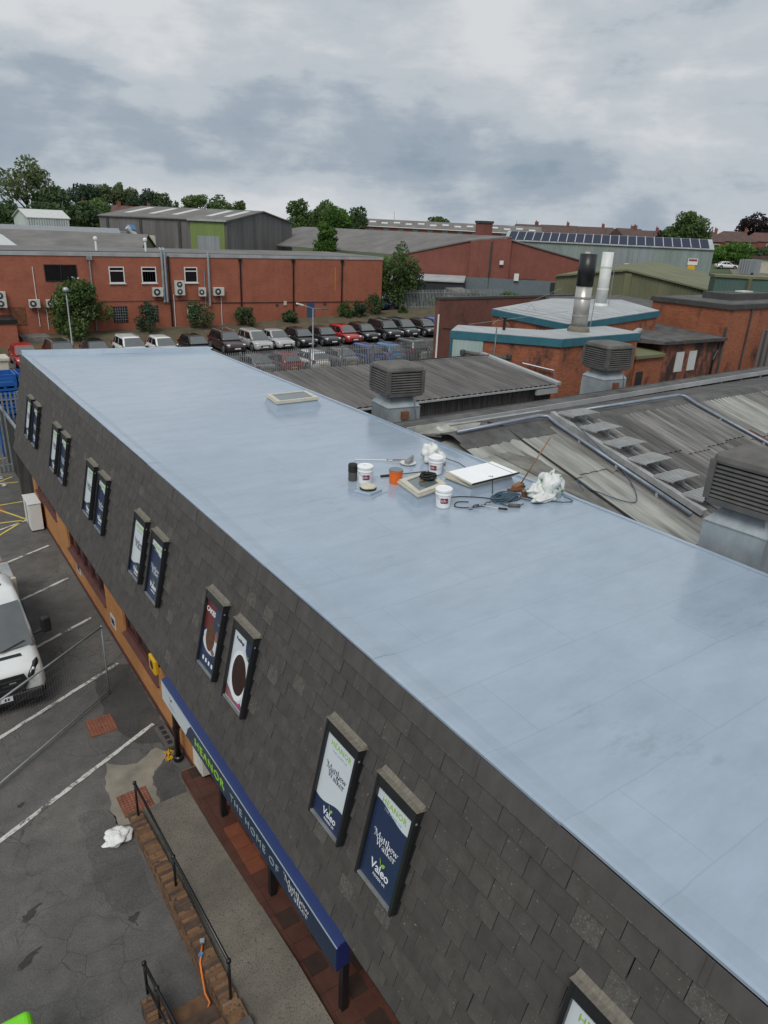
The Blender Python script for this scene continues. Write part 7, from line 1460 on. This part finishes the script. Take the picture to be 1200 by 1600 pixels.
q = pb + (pc_ - pb) * 0.55 - bk * 0.62; MB().tube([(*q, gz), (*q, 9.4)], 0.14, 6).build('downpipe', M['soot'], rw_)
def on_rw(a, z, w, h, nm, m, off=0.72): 
    c = pb + (pd_ - pb) * a - bk * off; MB().obox((c.x, c.y, z), (*(d1 * w / 2), 0), (*(bk * 0.04), 0), (0, 0, h / 2)).build(nm, M[m], rw_)
on_rw(0.30, 6.9, 0.5, 0.5, 'alarm_box', 'upvc'); on_rw(0.44, 5.2, 0.6, 0.9, 'sign_plate', 'upvc'); on_rw(0.52, 3.7, 2.6, 2.6, 'door', 'near_black', 0.2); on_rw(0.80, 3.8, 1.8, 1.9, 'window', 'near_black', 0.2); on_rw(0.92, 3.6, 0.7, 1.0, 'red_barrel_rack', 'red_print', 0.2)
csd = thing('cream_shed', (58.2, 67.6, 2.0), 'small cream garden shed with grey pent roof on rough ground', 'shed'); zc = zg(58.2, 67.6); MB().box(57.2, 59.4, 66.6, 68.6, zc, zc + 2.0).build('wall', M['cream'], csd); MB().prism([(57.0, 66.4), (59.6, 66.4), (59.6, 68.8), (57.0, 68.8)], zc + 2.001, [zc + 2.2, zc + 2.2, zc + 2.6, zc + 2.6]).build('roof', M['flash_stain'], csd)
car('hatch', 'paint_sky', 50.2, 71.2, 0.3, 'light blue hatchback parked up behind the bank fence', 'cars beyond the bank')
# solar-panelled unit
su = thing('solar_unit', (117, 92, 0), 'long sage grey metal unit with a row of solar panels on its roof', 'warehouse')
e0, e1 = Vector((103.5, 108.0)), Vector((127.7, 78.6)); du = (e1 - e0).normalized(); bu = Vector((du.y, -du.x)); bu = bu if bu.dot(Vector((1, 1))) > 0 else -bu; Lu = (e1 - e0).length; gz = 3.2
mb = MB(); mb.extr([(*e0, gz), (*e1, gz), (*e1, 9.15), (*e0, 9.15)], (*(bu * 0.2), 0)); mb.build('wall', M['clad_sage'], su)
slab('roof', [(*(e0 - bu * 0.3), 9.15), (*(e1 - bu * 0.3), 9.15), (*(e1 + bu * 5), 10.8), (*(e0 + bu * 5), 10.8)], M['pale_cap'], su); slab('roof', [(*(e0 + bu * 5), 10.8), (*(e1 + bu * 5), 10.8), (*(e1 + bu * 10), 9.15), (*(e0 + bu * 10), 9.15)], M['pale_cap'], su)
mb = MB(); mb.poly([(*e1, gz), (*(e1 + bu * 10), gz), (*(e1 + bu * 10), 9.15), (*(e1 + bu * 5), 10.78), (*e1, 9.15)]); mb.build('gable_wall', M['clad_maroon'], su); mb = MB(); mb.poly([(*(e0 + bu * 10), gz), (*e0, gz), (*e0, 9.15), (*(e0 + bu * 5), 10.78), (*(e0 + bu * 10), 9.15)]); mb.build('gable_wall', M['clad_maroon'], su)
n = 23; pw = Lu * 0.965 / n; vv = Vector((bu.x * 5.3, bu.y * 5.3, 1.65)); nn_ = Vector((du.x, du.y, 0)).cross(vv).normalized(); nn_ = nn_ if nn_.z > 0 else -nn_
pm = MB().obox((0, 0, 0), Vector((du.x, du.y, 0)) * pw * 0.46, vv * 0.44, nn_ * 0.03).mesh('solar_panel', M['solar']); fm_ = MB().obox((0, 0, 0), Vector((du.x, du.y, 0)) * pw * 0.045, vv * 0.47, nn_ * 0.05).mesh('panel_rail', M['alu'])
for k in range(n):
    c = e0 + du * (Lu * 0.015 + pw * (k + 0.5)) - bu * 0.3; p = Vector((c.x, c.y, 9.15)) + vv * 0.5 + nn_ * 0.20; link('solar_panel', pm, su, p - Vector((117, 92, 0))); q = p - Vector((du.x, du.y, 0)) * pw * 0.5; link('panel_rail', fm_, su, q - Vector((117, 92, 0)))
def on_su(a, z, w, h, nm, m, off=0.12, par=None):
    c = e0 + du * Lu * a - bu * off; return MB().obox((c.x, c.y, z), (*(du * w / 2), 0), (*(bu * 0.05), 0), (0, 0, h / 2)).build(nm, M[m], par or su)
on_su(0.565, 6.9, 3.1, 3.4, 'roller_door', 'shutter'); on_su(0.68, 6.9, 3.3, 3.4, 'roller_door', 'shutter'); on_su(0.42, 7.0, 0.9, 1.7, 'vent_panel', 'roof_light')
bd = on_su(0.915, 7.0, 1.7, 1.1, 'notice_board', 'upvc'); on_su(0.915, 7.3, 1.4, 0.28, 'print', 'red_print', 0.2, bd); on_su(0.912, 5.9, 1.3, 1.0, 'notice_board', 'yellow')
skp = thing('yellow_skip', (111, 93, 4.5), 'yellow skip standing in front of the solar-panelled unit', 'skip'); c = e0 + du * Lu * 0.42 - bu * 3.0; MB().obox((c.x, c.y, 5.5), (*(du * 1.5), 0), (*(bu * 0.9), 0), (0, 0, 0.95)).build('body', M['yellow'], skp, bevel=0.1); MB().obox((c.x, c.y, 6.5), (*(du * 1.6), 0), (*(bu * 1.0), 0), (0, 0, 0.05)).build('rim', M['yellow'], skp)
c = e0 + du * Lu * 0.655 - bu * 3.2; o = copy_tree(PROTO['mpv']); o.location = (c.x, c.y, 4.2); o.rotation_euler = (0, 0, 0.4); recolour(o, ('body', 'cabin', 'door_mirror'), M['paint_white']); o.scale = (1.15, 1.15, 1.25); tag(o, 'white van before the roller doors of the solar unit', 'van', 'cars beyond the bank'); o.name = 'parked_van'
# green clad shed and tower
gs = thing('olive_shed', (65, 44, 0), 'olive green clad shed with shallow gable roof before the solar unit', 'warehouse')
ga, gm_, gb_ = Vector((55.6, 50.3)), Vector((59.8, 45.3)), Vector((65.4, 38.0)); bk2 = Vector((0.86, 0.51)); gz = 0.0
mb = MB(); mb.poly([(*ga, gz), (*gb_, gz), (*gb_, 5.95), (*gm_, 7.62), (*ga, 6.75)]); mb.build('gable_wall', M['clad_olive'], gs)
slab('roof', [(*(ga - bk2 * 0.3), 6.76), (*(gm_ - bk2 * 0.3), 7.64), (*(gm_ + bk2 * 34), 7.64), (*(ga + bk2 * 34), 6.76)], M['roof_olive'], gs); slab('roof', [(*(gm_ - bk2 * 0.3), 7.64), (*(gb_ - bk2 * 0.3), 5.93), (*(gb_ + bk2 * 34), 5.93), (*(gm_ + bk2 * 34), 7.64)], M['roof_olive'], gs)
mb = MB(); mb.poly([(*gb_, gz), (*(gb_ + bk2 * 34), gz), (*(gb_ + bk2 * 34), 5.93), (*gb_, 5.93)]); mb.build('wall', M['clad_olive'], gs)
c = gm_ + (gb_ - gm_) * 0.02 - bk2 * 0.1; MB().obox((c.x, c.y, 3.7), (0.2, -0.25, 0), (*(bk2 * 0.08), 0), (0, 0, 3.7)).build('joint_trim', M['roof_olive'], gs)
gt = thing('green_tower', (60, 35, 0), 'square dark green clad plant tower at the right', 'tower'); MB().prism([(61.3, 34.0), (63.2, 32.0), (65.6, 34.4), (61.0, 37.4), (59.9, 36.2)], 0, 7.75).build('cladding', M['clad_green'], gt); MB().prism([(61.25, 33.85), (63.35, 31.75), (65.9, 34.4), (61.0, 37.6), (59.7, 36.2)], 7.751, 7.95).build('roof_trim', M['roof_olive'], gt); MB().box(61.1, 61.35, 33.75, 34.0, 0, 7.75).build('corner_trim', M['clad_olive'], gt)

# ------------------------------------------------------------------ houses
def house(x, y, w, d, ze, zr, rz, wm, rm, label, hip=False, wins=2, grp='houses on the skyline'):
    z = zg(x, y); t = thing('house', (x, y, z), label, 'house', grp, rz); e, r_ = ze, zr
    link('wall', MB().box(-w / 2, w / 2, -d / 2, d / 2, -1, e).mesh('wall', M[wm]), t); i = w * 0.3 if hip else 0.0
    mb = MB(); mb.add([(-w / 2 - 0.3, -d / 2 - 0.3, e), (w / 2 + 0.3, -d / 2 - 0.3, e), (w / 2 + 0.3, d / 2 + 0.3, e), (-w / 2 - 0.3, d / 2 + 0.3, e), (-w / 2 + i - (0 if hip else 0.3), 0, r_), (w / 2 - i + (0 if hip else 0.3), 0, r_)], [(0, 1, 5, 4), (2, 3, 4, 5), (3, 0, 4), (1, 2, 5), (0, 3, 2, 1)]); ro = link('roof', mb.mesh('roof', M[rm]), t)
    link('chimney', MB().box(w * 0.22, w * 0.22 + 0.8, -0.4, 0.4, r_ - 1.2, r_ + 0.9).box(w * 0.22 + 0.1, w * 0.22 + 0.3, -0.1, 0.1, r_ + 0.9, r_ + 1.25).mesh('chimney', M[wm]), ro)
    for k in range(wins):
        xq = -w / 2 + w * (k + 0.5) / wins
        for zq in ((e * 0.22, e * 0.45), (e * 0.62, e * 0.88)) if e > 4 else ((e * 0.35, e * 0.8),):
            f = link('window', MB().box(xq - 0.75, xq + 0.75, -d / 2 - 0.06, -d / 2 - 0.01, zq[0], zq[1]).mesh('window', M['upvc']), t); link('pane', MB().box(xq - 0.62, xq + 0.62, -d / 2 - 0.08, -d / 2 - 0.061, zq[0] + 0.12, zq[1] - 0.12).mesh('pane', M['glass']), f)
hs_ = [(166, 163, 9, 7, 4.2, 6.8, 'gable house at the left of the skyline terrace end'), (172, 157, 10, 7, 4.4, 6.9, 'dark roofed house behind the left solar panels'), (179, 150, 11, 8, 4.2, 6.8, 'long dark roofed house behind the solar panels'), (184, 143, 9, 7, 4.0, 6.6, 'dark roofed house in the middle of the skyline row'), (180, 138, 8, 7, 4.4, 7.0, 'gable-fronted brick house behind the middle solar panels'), (189, 138, 9, 7, 3.6, 6.4, 'house with pale roof panel behind the solar panels'), (192, 133, 8, 7, 3.4, 6.0, 'low house left of the green skyline tree')]
for k, (x, y, w, d_, e, r_, l) in enumerate(hs_): house(x, y, w, d_, e - 1.3, r_ - 1.6, R(-48 + (35 if k in (4, 0) else 0)), 'brick_red2', 'tile_roof', l)
house(196, 124.5, 11, 8, 2.6, 5.2, R(-58), 'brick_red2', 'tile_roof', 'hipped brown roofed bungalow right of the green skyline tree', True, 3); house(206, 122, 13, 8, 2.6, 5.3, R(-60), 'brick_red2', 'tile_roof', 'long brown roofed bungalow below the copper beech', True, 3); house(216, 119, 10, 8, 2.6, 5.0, R(-60), 'brick_red2', 'tile_red', 'reddish bungalow at the right frame edge', True, 2)
for x, y, l in ((43.0, 186, 'red roofed house with pale gable between the dark trees'), (52.5, 194, 'red roofed house behind the round green tree'), (58.5, 190, 'red roofed house left of the slender tree row'), (49.0, 150, 'lower red roofed house left of the grey warehouse')): house(x, y, 8, 7, 3.6, 6.4, R(40 if x < 45 else -20), 'brick_red2', 'tile_red', l, False, 2, 'red roofed houses among trees')
# terrace mill with rooflights
tm = thing('long_terrace', (127, 153, 0), 'long grey-roofed brick mill with a line of pale rooflights on the skyline', 'mill'); t0, t1 = Vector((110.5, 168.5)), Vector((146, 138.5)); dt = (t1 - t0).normalized(); bt = Vector((-dt.y, dt.x)); bt = bt if bt.y > 0 else -bt; Lt = (t1 - t0).length
mb = MB(); mb.extr([(*t0, 5), (*t1, 5), (*t1, 10.55), (*t0, 10.9)], (*(bt * 8), 0)); mb.build('wall', M['brick_red2'], tm); slab('roof', [(*(t0 - bt * 0.3), 10.9), (*(t1 - bt * 0.3), 10.55), (*(t1 + bt * 5), 12.2), (*(t0 + bt * 5), 12.5)], M['roof_asbestos'], tm)
mb = MB(); mb.extr([(*(t0 - bt * 0.5), 10.72), (*(t1 - bt * 0.5), 10.37), (*(t1 - bt * 0.5), 10.57), (*(t0 - bt * 0.5), 10.92)], (*(bt * 0.15), 0)); mb.build('gutter', M['upvc'], tm)
for k in range(14):
    a = (k + 0.6) / 14.4; s = 0.42 if k % 2 else 0.55; c = t0 + (t1 - t0) * a + bt * (5.3 * s - 0.3); z = 10.9 - 0.35 * a + 1.62 * s + 0.16; MB().obox((c.x, c.y, z), (*(dt * 0.85), 0), (bt.x * 0.5, bt.y * 0.5, 0.155), (0, 0, 0.04)).build('rooflight', M['roof_light'], tm)
for k in range(12): c = t0 + (t1 - t0) * ((k + 0.5) / 12) - bt * 0.05; MB().obox((c.x, c.y, 10.0), (*(dt * 0.7), 0), (*(bt * 0.04), 0), (0, 0, 0.45)).build('window', M['glass_grey'], tm)
for a, h in ((0.16, 2.4), (0.86, 1.6)): c = t0 + (t1 - t0) * a + bt * 5; MB().tube([(c.x, c.y, 12.2), (c.x, c.y, 12.2 + h)], 0.05, 5).build('aerial', M['galv_dull'], tm)
# lane, hedge and plots at the right
def lane():
    P = []; mb = MB()
    for k in range(25):
        r = 95 + k * 7; a = 61.0 + 0.3 * math.sin(k * 0.3) - max(0, k - 9) * 0.13; w = 3.2; c = az(a) * r; s_ = Vector((c.y, -c.x)).normalized() * w
        P.append([(*(c - s_), zg(*(c - s_)) + 0.06), (*(c + s_), zg(*(c + s_)) + 0.06)])
    mb.grid(P); tag(mb.build('lane', M['concrete'], smooth=True), kind='structure')
lane()
tree('clipped_hedge', 166, 96.0, 4.0, 13.0, 'leaf_bright', 'clipped green hedge beside the lane at the right', None, 5200, 0.34, 0.0, 'hedge', None, 26, False); tree('clipped_hedge', 172, 91.0, 3.6, 11.0, 'leaf_dark', 'darker hedge at the right frame edge behind the cream wall', None, 4200, 0.34, 0.0, 'hedge', None, 24, False)
car('saloon', 'paint_white', 150.0, 88.8, 0.9, 'white car parked on the lane before the green hedge', 'cars beyond the bank')
cw = thing('cream_bungalow', (150, 80, 5.5), 'cream rendered outbuilding with pinkish roof at the right frame edge', 'outbuilding'); zb_ = zg(150, 79); MB().box(148.2, 158, 76.5, 82.5, zb_ - 1, zb_ + 2.7).build('wall', M['cream'], cw); MB().prism([(147.8, 76.0), (158.4, 76.0), (158.4, 83.0), (147.8, 83.0)], zb_ + 2.701, [zb_ + 3.6, zb_ + 3.6, zb_ + 2.95, zb_ + 2.95]).build('roof', M['tile_red'], cw)
gv = thing('grey_trailer', (139, 77, 5), 'grey panelled trailer parked by the lane bend', 'trailer'); zt2 = zg(139, 77.5); MB().box(137.6, 141.2, 76.6, 79.0, zt2 + 0.5, zt2 + 3.0).build('body', M['shutter'], gv); MB().box(138.2, 138.9, 76.5, 76.6, zt2, zt2 + 0.7).build('wheel', M['tyre'], gv)
yd = sheet('gravel_yard', [(98, 60), (134, 64), (134, 76), (104, 68)], M['soil'], 0.0); yd.data.vertices.foreach_set('co', np.array([c for p in ((98, 56), (140, 68), (134, 75.5), (100, 62)) for c in (p[0], p[1], zg(*p) + 0.15)], dtype=np.float32)); yd.data.update()
